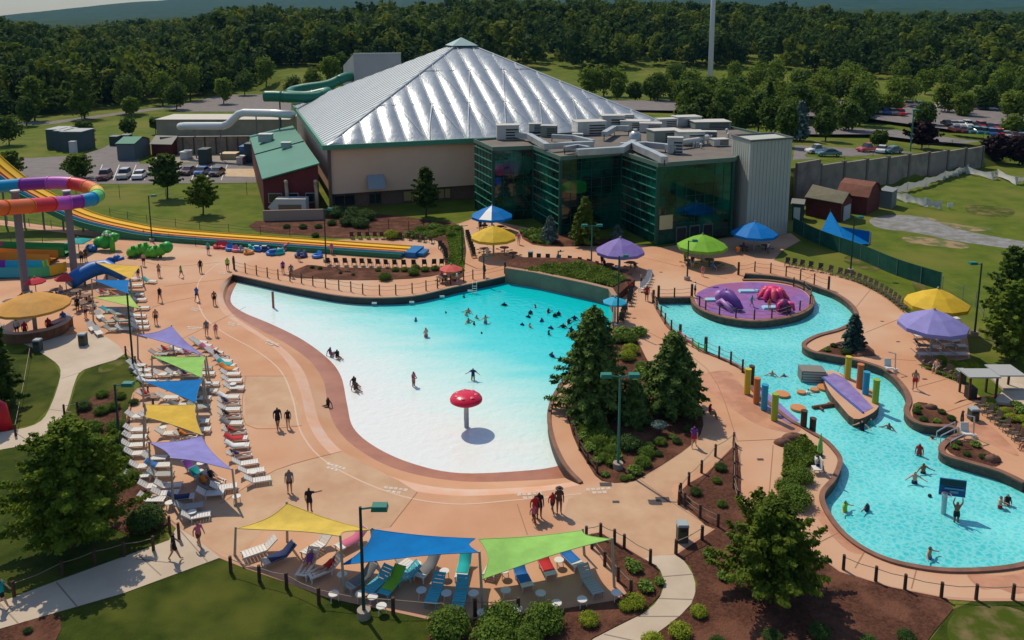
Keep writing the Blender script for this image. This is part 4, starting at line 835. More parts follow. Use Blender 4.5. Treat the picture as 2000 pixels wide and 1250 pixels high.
t, c = boxthing('kiosk', 'tiny dark kiosk with a white door tucked beside the stair tower', 'shed', quadc(1546, 430, 1566, 432, 2.5), 0, 2.6, True, plain('kiosk_dark', (.03, .06, .06)), plain('kiosk_roof', (.2, .2, .17)), .25, .5)
dd = c[1] - c[0]; MB().box(c[0] + dd * .45 + Vector((0, -.08, 1.1)), (.95, .1, 2.0), rz=atan2(dd.y, dd.x)).build('door', plain('white_door_paint', (.6, .62, .6)), t)
t, c = boxthing('shed', 'small red shed with grey roof at the corner of the service yard', 'shed', quadc(297, 304, 336, 305, 5), 0, 2.6, True, m_red, plain('grey_shingles', (.16, .17, .15)), .3, 1.6)
t, c = boxthing('pump_house', 'grey pump cabin with green roof standing in the small lot', 'cabin', quadc(230, 313, 264, 313, 8), 0, 3.6, True, mat('slate_siding', (.10, .13, .14)), mat('teal_roof', (.04, .20, .13)), .2, 1.0)
for i, x in enumerate((214, 236)): boxthing('bin', ['left', 'right'][i] + ' one of the two dark bins on the grass verge', 'bin', quadc(x, 285 - i * 3, x + 15, 285 - i * 3, 2.5), 0, 2.2, True, plain('bin_dark', (.04, .06, .06)), plain('bin_lid', (.16, .17, .17)), .1, .2, rk='flat')
for i, (x, w_, y) in enumerate(((92, 28, 297), (108, 22, 300), (120, 42, 302))): boxthing('utility_cabin', ['leftmost', 'middle', 'rightmost and largest'][i] + ' of the grey utility cabins on the far lawn', 'cabin', quadc(x, y - 6, x + w_, y - 6, 6), 0, 4.6, True, mat('dark_grey_cabin', (.05, .075, .08)), plain('pale_roof_sheet', (.33, .35, .34)), .1, .2, rk='flat', group='grey utility cabins')
boxthing('cabinet', 'slim white electrical cabinet in front of the grey cabins', 'cabinet', quadc(136, 303, 147, 303, 1.2), 0, 3.0, True, plain('cabinet_white', (.45, .46, .45)), plain('cabinet_top', (.4, .4, .4)), .05, .1, rk='flat')
m_beige = mat('beige_ribbed_siding', (.36, .30, .22), .7, (.28, .23, .17), .3, 5)
t, c = boxthing('long_building', 'long low beige metal building with white roof edge behind the white duct', 'building', quadc(307, 268, 566, 268, 12), 0, 4.6, True, m_beige, mat('white_roof_sheet', (.50, .45, .38)), .2, .3, rk='flat')
t, c = boxthing('yard_wall', 'long stained beige fence wall around the service yard', 'wall', quadc(316, 302, 487, 300, .4), 0, 4.0, True, mat('stained_beige_panel', (.30, .24, .17), .8, (.17, .13, .10), .5, 6), m_beige, .15, .2, rk='flat')
for k in range(9): p = c[0].lerp(c[1], k / 8); MB().box((p.x, p.y - .12, 2), (.18, .2, 4)).build('post', plain('dark_post', (.05, .045, .04)), t)
# white round duct
dq = thing('air_duct', 'thick white air duct stepping up towards the pyramid hall', 'duct', Q(352, 247, 186)); dp = [(352, 247, 184), (362, 246, 182), (436, 246, 178), (446, 242, 178), (466, 223, 178), (476, 220, 178), (530, 221, 176), (572, 224, 172)]
o = dq.location; b = MB(); b.tube([Q(*p) - o for p in dp], .85, 12); b.build('pipe', mat('white_duct', (.62, .62, .60), .35, met=.2), dq, smooth=True)
b = MB()
for x, y, Y in ((380, 252, 181), (430, 252, 178), (500, 227, 177), (545, 228, 174)): q = Q(x, y, Y); b.tube([(q.x - o.x, q.y - o.y, q.z - o.z), (q.x - o.x, q.y - o.y, -o.z)], .15, 6)
b.build('support_post', plain('duct_support', (.2, .18, .15)), dq)
# yard clutter
for i, (x, y, w_, h, c_, nm, cat) in enumerate(((388, 322, 17, 3.2, (.03, .05, .045), 'dark green portable cabin with pale roof in the service yard', 'cabin'), (478, 318, 14, 4, (.05, .07, .075), 'dark grey machine box against the green annex', 'machine'), (352, 312, 14, 1.6, (.5, .5, .46), 'white tank beside the small red shed', 'tank'), (430, 312, 30, 1.2, (.42, .32, .18), 'stack of pale timber in the service yard', 'timber'), (462, 322, 12, 1.5, (.55, .45, .36), 'pale pallet at the edge of the service yard', 'pallet'), (440, 300, 28, 1.8, (.5, .46, .4), 'long white trailer against the beige fence', 'trailer'), (468, 308, 12, 2.4, (.04, .12, .25), 'blue machine against the grey box', 'machine'), (300, 322, 8, 1.2, (.3, .3, .28), 'small grey crate at the corner of the lot', 'crate'))):
    c = quadc(x, y, x + w_, y, 3); boxthing(cat if cat in ('tank', 'pallet', 'trailer', 'crate', 'machine') else 'portable_cabin' if cat == 'cabin' else 'timber', nm, cat, c, .02, h, True, plain('yard_' + str(i), c_), plain('yard_top_' + str(i), tuple(v * 1.3 + .03 for v in c_)), .08, .1, rk='flat')
sheet('timber_deck', [(440, 345), (440, 330), (498, 330), (498, 346)], mat('ply_boards', (.45, .31, .16), .8, (.5, .38, .26), .8, 3), .06)
# ------------------------------------------------------------------ annex, green roof
AX = [P(513, 417), Vector((0, 0, 0)), Vector((0, 0, 0)), Vector((0, 0, 0))]
fr_l, fr_r, rr_r, rr_l = P(512, 352, 5.4), P(624, 321, 7.9), P(572, 247, 7.9), P(487, 267, 5.4)
o = Vector((fr_l.x, fr_l.y, 0)); an = thing('annex', 'dark red annex with a sloping green metal roof left of the pyramid hall', 'building', o)
q = [rel(p, o) for p in (fr_l, fr_r, rr_r, rr_l)]; m_mar = mat('maroon_siding', (.13, .018, .022), .65, (.10, .014, .018), .5, 3)
b = MB(); k = [Vector((p.x, p.y, 0)) for p in q]; i_ = lambda p, z: Vector((p.x, p.y, z)); ce = sum(k, Vector()) / 4; ins = [p.lerp(ce, .035) for p in k]
b.add([i_(ins[0], 0), i_(ins[1], 0), i_(ins[1], 7.6), i_(ins[0], 5.15), i_(ins[3], 0), i_(ins[3], 5.15), i_(ins[2], 0), i_(ins[2], 7.6)], [(0, 1, 2, 3), (4, 0, 3, 5), (6, 4, 5, 7), (1, 6, 7, 2)]); b.build('wall', m_mar, an)
b = MB(); b.add([p + Vector((0, 0, d)) for d in (0, .22) for p in q], [(3, 2, 1, 0), (4, 5, 6, 7), (0, 1, 5, 4), (1, 2, 6, 5), (2, 3, 7, 6), (3, 0, 4, 7)]); b.build('roof', mat('green_metal_roof', (.03, .20, .125), .5, (.025, .165, .10), .12, 4), an)
b = MB(); b.tube([q[0].lerp(q[3], .48) + Vector((0, 0, .3)), q[1].lerp(q[2], .5) + Vector((0, 0, .3))], .12, 5); b.build('roof_seam', plain('dark_green_seam', (.015, .07, .045)), an)
dn = (k[1] - k[0]).normalized(); ot = Vector((dn.y, -dn.x, 0)); rz = atan2(dn.y, dn.x); Lf = (k[1] - k[0]).length
for s, w_ in ((.2, 2.2), (.5, 2.0), (.83, 1.9)):
    p = ins[0] + dn * Lf * s + ot * .03; f = MB().box((p.x, p.y, 2.3), (w_, .14, 1.6), rz=rz).build('window', plain('white_window_frame', (.3, .3, .28)), an)
    MB().box((p.x + ot.x * .08, p.y + ot.y * .08, 2.3), (w_ - .25, .06, 1.35), rz=rz).build('pane', m_glassd, f)
for s in (.42, .93):
    p = ins[0] + dn * Lf * s + ot * .6; b = MB(); b.tube([p + Vector((0, 0, .1)), p + Vector((0, 0, 3.6)), p + Vector((-.1, 0, 4.4)) - ot * .1, p + Vector((.1, 0, 5.2)) + ot * .5, p + ot * 1.1 + Vector((.1, 0, 5.3))], .3, 9); b.build('vent_pipe', mat('cream_pipe', (.42, .36, .27), .5), an, smooth=True)
for a_, b_, s in ((.3, .72, 2.6), (.62, .45, 1.7)):
    p = q[0].lerp(q[1], a_).lerp(q[3].lerp(q[2], a_), b_); u = thing('roof_unit', ['small', 'larger'][s > 2] + ' pale ventilation unit on the green annex roof', 'air conditioner', o + p + Vector((0, 0, .25)))
    MB().box((0, 0, s * .3), (s, s * .7, s * .6), rz=rz).build('casing', mat('unit_casing', (.40, .42, .40), .5), u); MB().box((0, 0, s * .6 + .05), (s * 1.1, s * .8, .1), rz=rz).build('lid', plain('unit_lid', (.55, .56, .52)), u)
p = [P(515, 432), P(632, 429)]; tw('low_wall', 'long low tan wall in front of the annex machines', [p[0], p[0].lerp(p[1], .5), p[1]], 0, 1.7, .3, mat('tan_block', (.33, .25, .19), .85), cat='wall')
un = thing('air_handler', 'big pale grey air handler with sloped end behind the low tan wall', 'machine', P(524, 424)); b = MB(); b.add([(0, 0, 1.6), (1.2, 0, 2.9), (6, 0, 2.9), (6, 0, .2), (1.6, 0, .2), (0, 2, 1.6), (1.2, 2, 2.9), (6, 2, 2.9), (6, 2, .2), (1.6, 2, .2)], [(0, 4, 3, 2, 1), (5, 6, 7, 8, 9), (0, 1, 6, 5), (1, 2, 7, 6), (2, 3, 8, 7), (4, 0, 5, 9)]); b.build('casing', mat('unit_grey', (.42, .43, .41), .5), un); MB().box((3.5, -.04, 1.3), (3.6, .1, 1.4)).build('grille', plain('brown_grille', (.15, .11, .08)), un)
# slide tower behind the pyramid
tq = [Q(672, 172, 222), Q(693, 190, 210), Q(785, 190, 214), Q(775, 180, 226)]; tt_ = thing('slide_tower', 'grey metal slide tower rising behind the pyramid roof', 'tower', (tq[1].x, tq[1].y, 0))
c = [Vector((p.x - tq[1].x, p.y - tq[1].y, 0)) for p in tq]; zt = Q(740, 105, 212).z; zl = Q(672, 128, 222).z
MB().add([i_(p, 0) for p in c] + [i_(c[0], zl), i_(c[1], zt), i_(c[2], zt), i_(c[3], zt - 1)], [(0, 1, 5, 4), (1, 2, 6, 5), (2, 3, 7, 6), (3, 0, 4, 7), (4, 5, 6, 7)]).build('wall', mat('tower_siding', (.33, .335, .34), .6, (.30, .30, .31), .2, 3), tt_)
MB().wall([i_(c[1], 0), i_(c[2], 0)], zt, zt + .25, .3).build('roof_edge', plain('tower_edge', (.5, .52, .52)), tt_)
def ptube(name, label, pts, r, cols, n=12, sub=4, cat='slide', posts=(), seglen=1, flat=None):
    W = smooth([Q(*p) for p in pts], sub, False); o = Vector((W[0].x, W[0].y, 0)); t = thing(name, label, cat, o); W = [p - o for p in W]
    segs = len(cols); per = (len(W) - 1) / segs
    for i in range(segs):
        a = round(i * per); e = round((i + 1) * per)
        b = MB(); b.tube(W[a:e + 1], r, n, cap=(i in (0, segs - 1))); b.build('tube_section', cols[i], t, smooth=True)
        if i: b = MB(); d = (W[a + 1] - W[a]).normalized() * .09; b.tube([W[a] - d, W[a] + d], r * 1.07, n); b.build('flange', cols[i], t)
    return t, o
def gloss(n, c, r=.42): return mat('gloss_' + n, c, r, spec=.35)
gg = gloss('dark_green', (.01, .15, .09))
t, o = ptube('tube_slide', 'winding green enclosed slide coming out behind the pyramid hall', [(686, 150, 212), (672, 152, 208), (640, 166, 204), (600, 172, 202), (572, 178, 200), (566, 186, 196), (600, 188, 192), (640, 180, 192), (618, 190, 188), (570, 190, 186), (540, 188, 186), (516, 188, 186)], 1.25, [gg] * 7)
b = MB()
for x, y, Y in ((546, 192, 187), (598, 192, 190), (640, 185, 195)): p = Q(x, y, Y) - o; b = MB(); b.tube([p, Vector((p.x, p.y, 0))], .18, 6); b.build('support_post', plain('dark_green_post', (.02, .06, .045)), t)
# rainbow tube
C = dict(blue=(.0, .26, .50), purple=(.22, .02, .28), violet=(.45, .07, .40), red=(.62, .02, .03), orange=(.70, .13, .015), yellow=(.70, .42, .02), lime=(.12, .50, .12), pink=(.55, .02, .20))
g_ = {k: gloss(k, v) for k, v in C.items()}
pts = [(-90, 368, 106), (0, 364, 106), (60, 359, 106), (120, 357, 106), (160, 362, 105.5), (186, 372, 103.5), (190, 382, 101), (178, 389, 99), (150, 394, 97.5), (120, 397, 96), (70, 401, 92), (20, 405, 88), (-90, 412, 80)]
t, o = ptube('tube_slide', 'rainbow coloured tube slide looping overhead at the left edge', pts, .85, [g_[k] for k in ('blue', 'blue', 'purple', 'violet', 'red', 'orange', 'yellow', 'lime', 'blue', 'purple', 'violet', 'red', 'orange', 'orange')], 14, 7)
m_post = mat('grey_steel_post', (.17, .16, .18), .5)
for (x, yb, yt) in ((50, 567, 374), (145, 531, 374)):
    top = up(x - 7, yt, yb); ba = P(x, yb); b = MB(); b.tube([Vector((ba.x, ba.y, 0)) - o, Vector((ba.x, ba.y, top.z)) - o], .42, 12); ps = b.build('support_post', m_post, t)
    MB().cyl(Vector((ba.x, ba.y, top.z + .003)) - o, .5, .15, 12).build('cap', plain('pale_cap', (.5, .5, .48)), ps)
# long racing slide
sp = [(-80, 262), (-30, 302), (0, 329), (40, 360), (80, 383), (120, 403), (160, 421), (200, 433), (250, 444), (300, 453), (400, 466), (500, 474), (600, 482), (700, 488), (795, 494)]
aP, bP = P(795, 497), P(300, 462); dv = (bP - aP); dv = Vector((dv.x, dv.y, 0)).normalized(); nv = Vector((dv.y, -dv.x, 0))
if nv.y > 0: nv = -nv                     # towards the camera
cl = []
for x, y in sp:                           # points on the vertical plane through the straight run
    r = ray(x, y); pn = nv; t_ = (Vector((aP.x, aP.y, 0)) - Vector((0, 0, CAMH))).dot(pn) / r.dot(pn); p = Vector((r.x * t_, r.y * t_, CAMH + r.z * t_)); p.z = max(p.z, .55); cl.append(p)
cl = smooth(cl, 3, False); o = Vector((aP.x, aP.y, 0)); rs = thing('racing_slide', 'long multi lane racing slide in orange, red, white, blue and green', 'slide', o)
lanes = [('orange_yellow', (.76, .45, .03), 1.5), ('yellow_orange', (.74, .36, .02), 1.2), ('coral_red', (.66, .13, .06), .5), ('cream', (.62, .50, .40), .3), ('navy', (.01, .07, .24), .22), ('aqua', (.0, .28, .34), .5)]
tot = sum(l[2] for l in lanes); off = tot / 2
for nm, c, wd_ in lanes:
    vs = []; n6 = 6
    for p in cl:
        for j in range(n6 + 1):
            f = j / n6; s = off - wd_ * f; vs.append(p - nv * s - o + Vector((0, 0, -.16 * (1 - (2 * f - 1) ** 2))))
    K = len(cl); b = MB(); b.add(vs, [(k * (n6 + 1) + j, k * (n6 + 1) + j + 1, (k + 1) * (n6 + 1) + j + 1, (k + 1) * (n6 + 1) + j) for k in range(K - 1) for j in range(n6)]); b.build('lane', mat('lane_' + nm, c, .7, spec=.15), rs, smooth=True)
    b = MB(); b.tube([p - nv * off - o + Vector((0, 0, .05)) for p in cl], .08, 5); b.build('lane_divider', mat('lane_' + nm, c, .7, spec=.15), rs); off -= wd_
vs = []
for p in cl: e = p + nv * tot / 2 - o; vs += [e + Vector((0, 0, .12)), e + nv * .15 + Vector((0, 0, .12)), e + nv * .15 + Vector((0, 0, -.75 if p.z > 1.3 else -p.z + .03))]
b = MB(); b.add(vs, [(3 * k + j, 3 * k + j + 1, 3 * k + j + 4, 3 * k + j + 3) for k in range(len(cl) - 1) for j in (0, 1)]); b.build('side_wall', gloss('slide_green', (.01, .16, .08)), rs)
b = MB(); b.add([Vector(v) for v in [p - nv * tot / 2 - o + Vector((0, 0, dz)) for p in cl for dz in (.1, -.5)]], [(2 * k, 2 * k + 1, 2 * k + 3, 2 * k + 2) for k in range(len(cl) - 1)]); b.build('side_wall', gloss('slide_yellow', (.5, .28, .02)), rs)
e = P(805, 497) - o; b = MB(); b.box((e.x + .3, e.y, .4), (1.5, 3.4, .7), rz=atan2(dv.y, dv.x)); b.box((e.x + 1.3, e.y - .2, .35), (1.3, 2.2, .4), rz=atan2(dv.y, dv.x)); b.build('run_out', gloss('slide_blue', (.0, .14, .36)), rs)
for k in range(0, 22, 3):
    if cl[k].z > 1.6: p = cl[k] - o; MB().tube([(p.x, p.y, 0), (p.x, p.y, p.z - .3)], .14, 6).build('support_post', m_post, rs)
# water play slides at the left edge
def trough(name, label, pts, wd_, cols, hgt=.9, cat='slide', z=None, lip=.0):
    W = smooth([P(x, y, zz) for x, y, zz in pts], 4, False); o = Vector((W[0].x, W[0].y, 0)); t = thing(name, label, cat, o); K = len(W); L_ = []
    for k, p in enumerate(W):
        d = (W[min(k + 1, K - 1)] - W[max(k - 1, 0)]); d.z = 0; d.normalize(); n = Vector((-d.y, d.x, 0)); L_.append([p + n * wd_ / 2 + Vector((0, 0, hgt)) - o, p + n * wd_ * .42 - o, p - n * wd_ * .42 - o, p - n * wd_ / 2 + Vector((0, 0, hgt)) - o, p - n * (wd_ / 2 + .06) + Vector((0, 0, -.35)) - o, p + n * (wd_ / 2 + .06) + Vector((0, 0, -.35)) - o])
    sg = len(cols); per = (K - 1) / sg
    for i in range(sg):
        a, e = round(i * per), round((i + 1) * per); b = MB(); vs = [v for r in L_[a:e + 1] for v in r]; b.add(vs, [(6 * k + j, 6 * k + (j + 1) % 6, 6 * k + 6 + (j + 1) % 6, 6 * k + 6 + j) for k in range(e - a) for j in range(6)]); b.build('trough_section', cols[i], t)
    return t
g_['green'] = gloss('green', (.02, .22, .06)); g_['orange2'] = gloss('orange_y', (.66, .24, .02)); g_['aqua2'] = gloss('aqua2', (.02, .32, .42)); g_['lgreen'] = gloss('lgreen', (.05, .40, .17))
trough('play_slide', 'green open slide, rearmost of the short slides at the left edge', [(-60, 486, 1.4), (0, 488, 1.0), (70, 490, .6), (135, 492, .5)], 2.0, [g_['pink'], g_['green'], g_['green']])
trough('play_slide', 'orange open slide in the middle of the short slides at the left', [(-60, 500, 1.6), (0, 502, 1.2), (50, 504, .7), (106, 506, .5)], 2.0, [g_['orange2'], g_['orange2']])
trough('play_slide', 'wide blue and green slide with yellow end wall at the left', [(-60, 526, .9), (0, 529, .6), (40, 529, .5), (70, 529, .5), (92, 528, .5), (112, 522, .5)], 3.0, [g_['purple'], g_['aqua2'], g_['aqua2'], g_['lgreen'], g_['yellow']], .9)
# leafy green climbing figure and green arch creature, blue tunnel
def lumpy(name, label, cat, parts, loc):
    t = thing(name, label, cat, loc); 
    for nm, m, items in parts:
        b = MB()
        for it in items:
            if it[0] == 's': _, x, y, z, r = it; b.lathe([(r * sin(pi * i / 8) + 1e-4, z - r * cos(pi * i / 8)) for i in range(9)], 12, (x, y, 0))
            else: b.tube([Vector(p) for p in it[1]], it[2], 9)
        b.build(nm, m, t, smooth=True)
    t.scale = (.78,) * 3; return t
gr1, gr2 = gloss('frog_green', (.03, .34, .04)), gloss('leaf_green_play', (.10, .42, .03)); pb = gloss('play_blue', (.01, .13, .42))
lumpy('play_tree', 'green leafy play structure with white spots left of the caterpillar', 'play structure', [('stem', gr2, [('t', [(1.6, -1, 0), (1.4, -.6, 1.4), (1, 0, 2.5)], .45)]), ('foliage', gr1, [('s', 0, 0, 1.5, 1.25), ('s', -1.2, .2, 1.4, 1.0), ('s', 1.2, .4, 2.2, .9), ('s', .2, .3, 2.6, .9), ('s', 1.9, .1, 2.5, .55)]), ('spot', gloss('white_spot', (.6, .62, .55)), [('s', .5, -.5, 3.0, .3), ('s', 1.0, -.3, 2.8, .25), ('s', -.1, -.6, 2.9, .22)])], P(208, 489))
lumpy('play_caterpillar', 'bright green lumpy caterpillar climber on the deck below the slide', 'play structure', [('body', gr2, [('s', i * 1.0 - 2.5, sin(i * 1.1) * .5, .8 + .25 * (i % 3), .95) for i in range(6)]), ('spike', gr1, [('s', i * 1.0 - 2.2, sin(i * 1.1) * .5 - .3, 1.75 + .25 * (i % 3), .35) for i in range(6)]), ('head', gr1, [('s', 3.4, 0, 1.7, 1.0)]), ('foot', plain('dark_foot', (.05, .08, .03)), [('s', i * 1.0 - 2.5, -.7, .25, .3) for i in range(6)])], P(288, 502))
t = thing('play_tunnel', 'glossy blue play tunnel slide beside the two red umbrellas', 'play structure', P(165, 560)); b = MB(); b.tube([(-1, -1, .9), (-.6, 0, 1.3), (.6, 1.1, 1.8), (2.0, 1.4, 2.0), (3.4, .9, 1.6), (4.6, .2, 1.2)], [.9, .95, .95, .85, .7, .55], 12); b.build('tunnel', pb, t, smooth=True)
for x, y in ((0, .2), (2, 1.4), (4, .5)): MB().cyl((x, y, 0), .12, 1.0).build('leg', m_post, t)
lumpy('play_whale', 'small blue play figure with fins behind the yellow sail', 'play structure', [('body', pb, [('s', 0, 0, .7, .8), ('s', 1.0, .2, 1.3, .6), ('s', -1.1, -.1, .5, .5)]), ('fin', pb, [('t', [(.9, 0, 1), (2.3, -.2, 1.4)], .28), ('t', [(-.8, -.3, .4), (-2.0, -.6, .5)], .28)])], P(216, 520))
lumpy('play_car', 'blue ride-on figure beside the teal canopy', 'play structure', [('body', pb, [('s', 0, 0, .7, .7), ('s', .7, 0, .6, .6)]), ('seat', gloss('white_seat', (.5, .55, .6)), [('s', .3, -.3, .9, .35)])], P(176, 492))
# ------------------------------------------------------------------ mushroom fountain
t = thing('mushroom_fountain', 'big red mushroom fountain with white rim standing in the shallow pool', 'fountain', P(911, 834, WZ)); cap_z = up(911, 782, 834, WZ).z - WZ
b = MB(); b.lathe([(.34, -.35), (.34, -.05), (.2, .0), (.19, cap_z)], 14); b.build('stem', mat('fountain_steel', (.45, .47, .45), .4, met=.3), t, smooth=True)
R_ = 1.28; b = MB(); b.lathe([(.01, .02), (R_ * .85, 0), (R_, .12), (R_ * 1.0, .26), (R_ * .9, .45), (R_ * .65, .62), (R_ * .3, .70), (.01, .72)], 28, (0, 0, cap_z - .1)); b.build('cap', gloss('mushroom_red', (.62, .015, .05), .25), t, smooth=True)
b = MB()
for i in range(7): a = i * .9; b.lathe([(.2, 0), (.14, .05), (.01, .06)], 10, (cos(a) * R_ * .6, sin(a) * R_ * .6, cap_z + .50))
b.build('spot', gloss('pink_spot', (.62, .10, .14)), t, smooth=True)
# ------------------------------------------------------------------ umbrellas
def umbrella(cx, ytop, yrim, wpx, ybase, col, label, n=10, drop=.35, name='umbrella', table=True, pole=.12):
    ba = P(cx, ybase); R = wpx / 2 / pxm(cx, ybase) * 1.0; zr = up(cx, yrim, ybase).z; zt_ = up(cx, ytop, ybase).z
    R = wpx / 2 * ((ba.y * CP + (CAMH - zr) * SP) / FPX); t = thing(name, label, 'umbrella', ba)
    b = MB(); b.cyl((0, 0, 0), pole, zt_ - .05, 10); b.build('pole', plain('umbrella_pole', (.35, .33, .29)), t)
    m = mat('canopy_' + col[0], col[1], .65, tuple(v * .84 for v in col[1]), 1.1, 5, spec=.2, transl=.16)
    b = MB(); H_ = max(.5, zt_ - zr); vs = [(0, 0, zt_)]
    for j in range(n):
        a = 2 * pi * (j + .5) / n
        for f, g in ((.5, .42), (1, 1), (1.0, 1 + drop / H_)): vs.append((cos(a) * R * f, sin(a) * R * f, zt_ - H_ * g))
    fs = []
    for j in range(n):
        a, c = 1 + 3 * j, 1 + 3 * ((j + 1) % n); fs += [(0, a, c), (a, a + 1, c + 1, c), (a + 1, a + 2, c + 2, c + 1)]
    b.add(vs, fs); b.build('canopy', m, t)
    b = MB()
    for j in range(n): a = 2 * pi * (j + .5) / n; b.tube([(0, 0, zt_ - .12), (cos(a) * R * .5, sin(a) * R * .5, zt_ - H_ * .42 - .06), (cos(a) * R, sin(a) * R, zt_ - H_ - .04)], .03, 4)
    b.build('ribs', plain('rib_grey', (.3, .3, .3)), t)
    MB().lathe([(.12, 0), (.10, .12), (.01, .2)], 8, (0, 0, zt_ - .01)).build('finial', plain('rib_grey', (.3, .3, .3)), t); return t
BLUE, YEL, PUR, GRN, LAV, ORA, RED, COR, SKY, TEA = ('blue', (.0, .20, .60)), ('yellow', (.72, .47, .03)), ('purple', (.26, .19, .50)), ('green', (.22, .50, .035)), ('lavender', (.30, .28, .62)), ('orange', (.68, .34, .07)), ('red', (.62, .03, .06)), ('coral', (.72, .12, .10)), ('sky', (.03, .42, .65)), ('teal', (.0, .38, .36))
umbrella(961, 401, 421, 82, 452, BLUE, 'blue umbrella with one white panel in front of the hall corner')
umbrella(964, 440, 462, 90, 500, YEL, 'yellow umbrella shading tables just below the blue and white one')
umbrella(1210, 464, 489, 96, 528, PUR, 'purple umbrella between the glass building and the flower bed')
umbrella(1370, 457, 479, 97, 516, GRN, 'lime green umbrella in front of the glass building')
umbrella(1472, 433, 455, 88, 488, BLUE, 'plain blue umbrella at the foot of the grey stair tower')
umbrella(1824, 563, 591, 118, 652, YEL, 'yellow umbrella behind the lavender one by the right lawn')
umbrella(1817, 604, 633, 128, 692, LAV, 'lavender umbrella over loungers by the right lawn')
t = umbrella(70, 570, 596, 134, 652, ORA, 'huge orange parasol roof over the round snack bar', n=16, drop=.25, pole=.2)
umbrella(71, 541, 550, 39, 576, RED, 'small crimson umbrella behind the orange parasol, left of its twin', n=8, drop=.12, pole=.05)
umbrella(130, 533, 543, 39, 566, ('scarlet', (.65, .05, .05)), 'small scarlet umbrella behind the orange parasol, nearer the slide post', n=8, drop=.12, pole=.05)
umbrella(881, 516, 525, 46, 548, COR, 'coral pink umbrella on the deck above the wave pool wall', n=8, drop=.12, pole=.05)
umbrella(1200, 580, 589, 48, 628, SKY, 'sky blue umbrella at the deep corner of the wave pool', n=8, drop=.12, pole=.05)
umbrella(155, 464, 471, 50, 496, TEA, 'flat teal canopy beside the green slide', n=4, drop=.1, pole=.06)
umbrella(1275, 218, 222, 30, 236, ('dark_green', (.01, .15, .12)), 'small dark green canopy far behind the glass building roof', n=8, drop=.2, pole=.08)
t = [o for o in COL.objects if o.name.startswith('umbrella') and str(o.get('label', '')).startswith('blue umbrella with one white')][0]; cv = [c for c in KIDS[t.name] if c.name.startswith('canopy')][0].data; n_ = 10
a_, c_ = 1 + 3 * 6, 1 + 3 * 7; up_ = Vector((0, 0, .03)); vv = [cv.vertices[q].co + up_ for q in (0, a_, c_, c_ + 1, a_ + 1)]; MB().add(vv, [(0, 1, 2), (1, 4, 3, 2)]).build('white_panel', mat('canopy_white', (.72, .72, .70), .5), t)
# round snack bar
t = thing('snack_bar', 'round wooden bar counter under the orange parasol', 'counter', P(70, 650)); b = MB(); R_ = 2.9
ring_ = [Vector((cos(a) * R_, sin(a) * R_, 0)) for a in np.linspace(-2.9, .9, 18)]; b.wall(ring_, 0, 1.1, .18); b.build('front_panel', mat('bar_wood', (.20, .085, .045), .6, (.13, .055, .03), 2, 4), t)
b = MB(); b.wall([p * 1.03 for p in ring_], 1.103, 1.17, .6); b.build('counter_top', mat('bar_top', (.32, .24, .20), .4), t)
t = thing('counter', 'reddish brown serving counter right of the orange parasol', 'counter', P(102, 652)); o = t.location; a, c = Vector((0, 0, 0)), P(140, 636) - P(102, 652); b = MB(); b.wall([a, a.lerp(c, .5), c], 0, 1.05, .5); b.build('front_panel', mat('bar_wood', (.2, .08, .04)), t); b = MB(); b.wall([a, c], 1.053, 1.12, .9); b.build('counter_top', plain('pale_mauve_top', (.42, .36, .38)), t)
# white mast
p = G(1385, 196); t = thing('mast', 'tall white mast rising out of the far car park past the top edge', 'mast', p); MB().tube([(0, 0, 0), (0, 0, 60)], [.95, .6], 16).build('shaft', mat('mast_white', (.62, .64, .64), .4), t, smooth=True); MB().cyl((0, 0, 0), 1.5, .6, 16).build('base', plain('mast_base', (.4, .38, .35)), t)
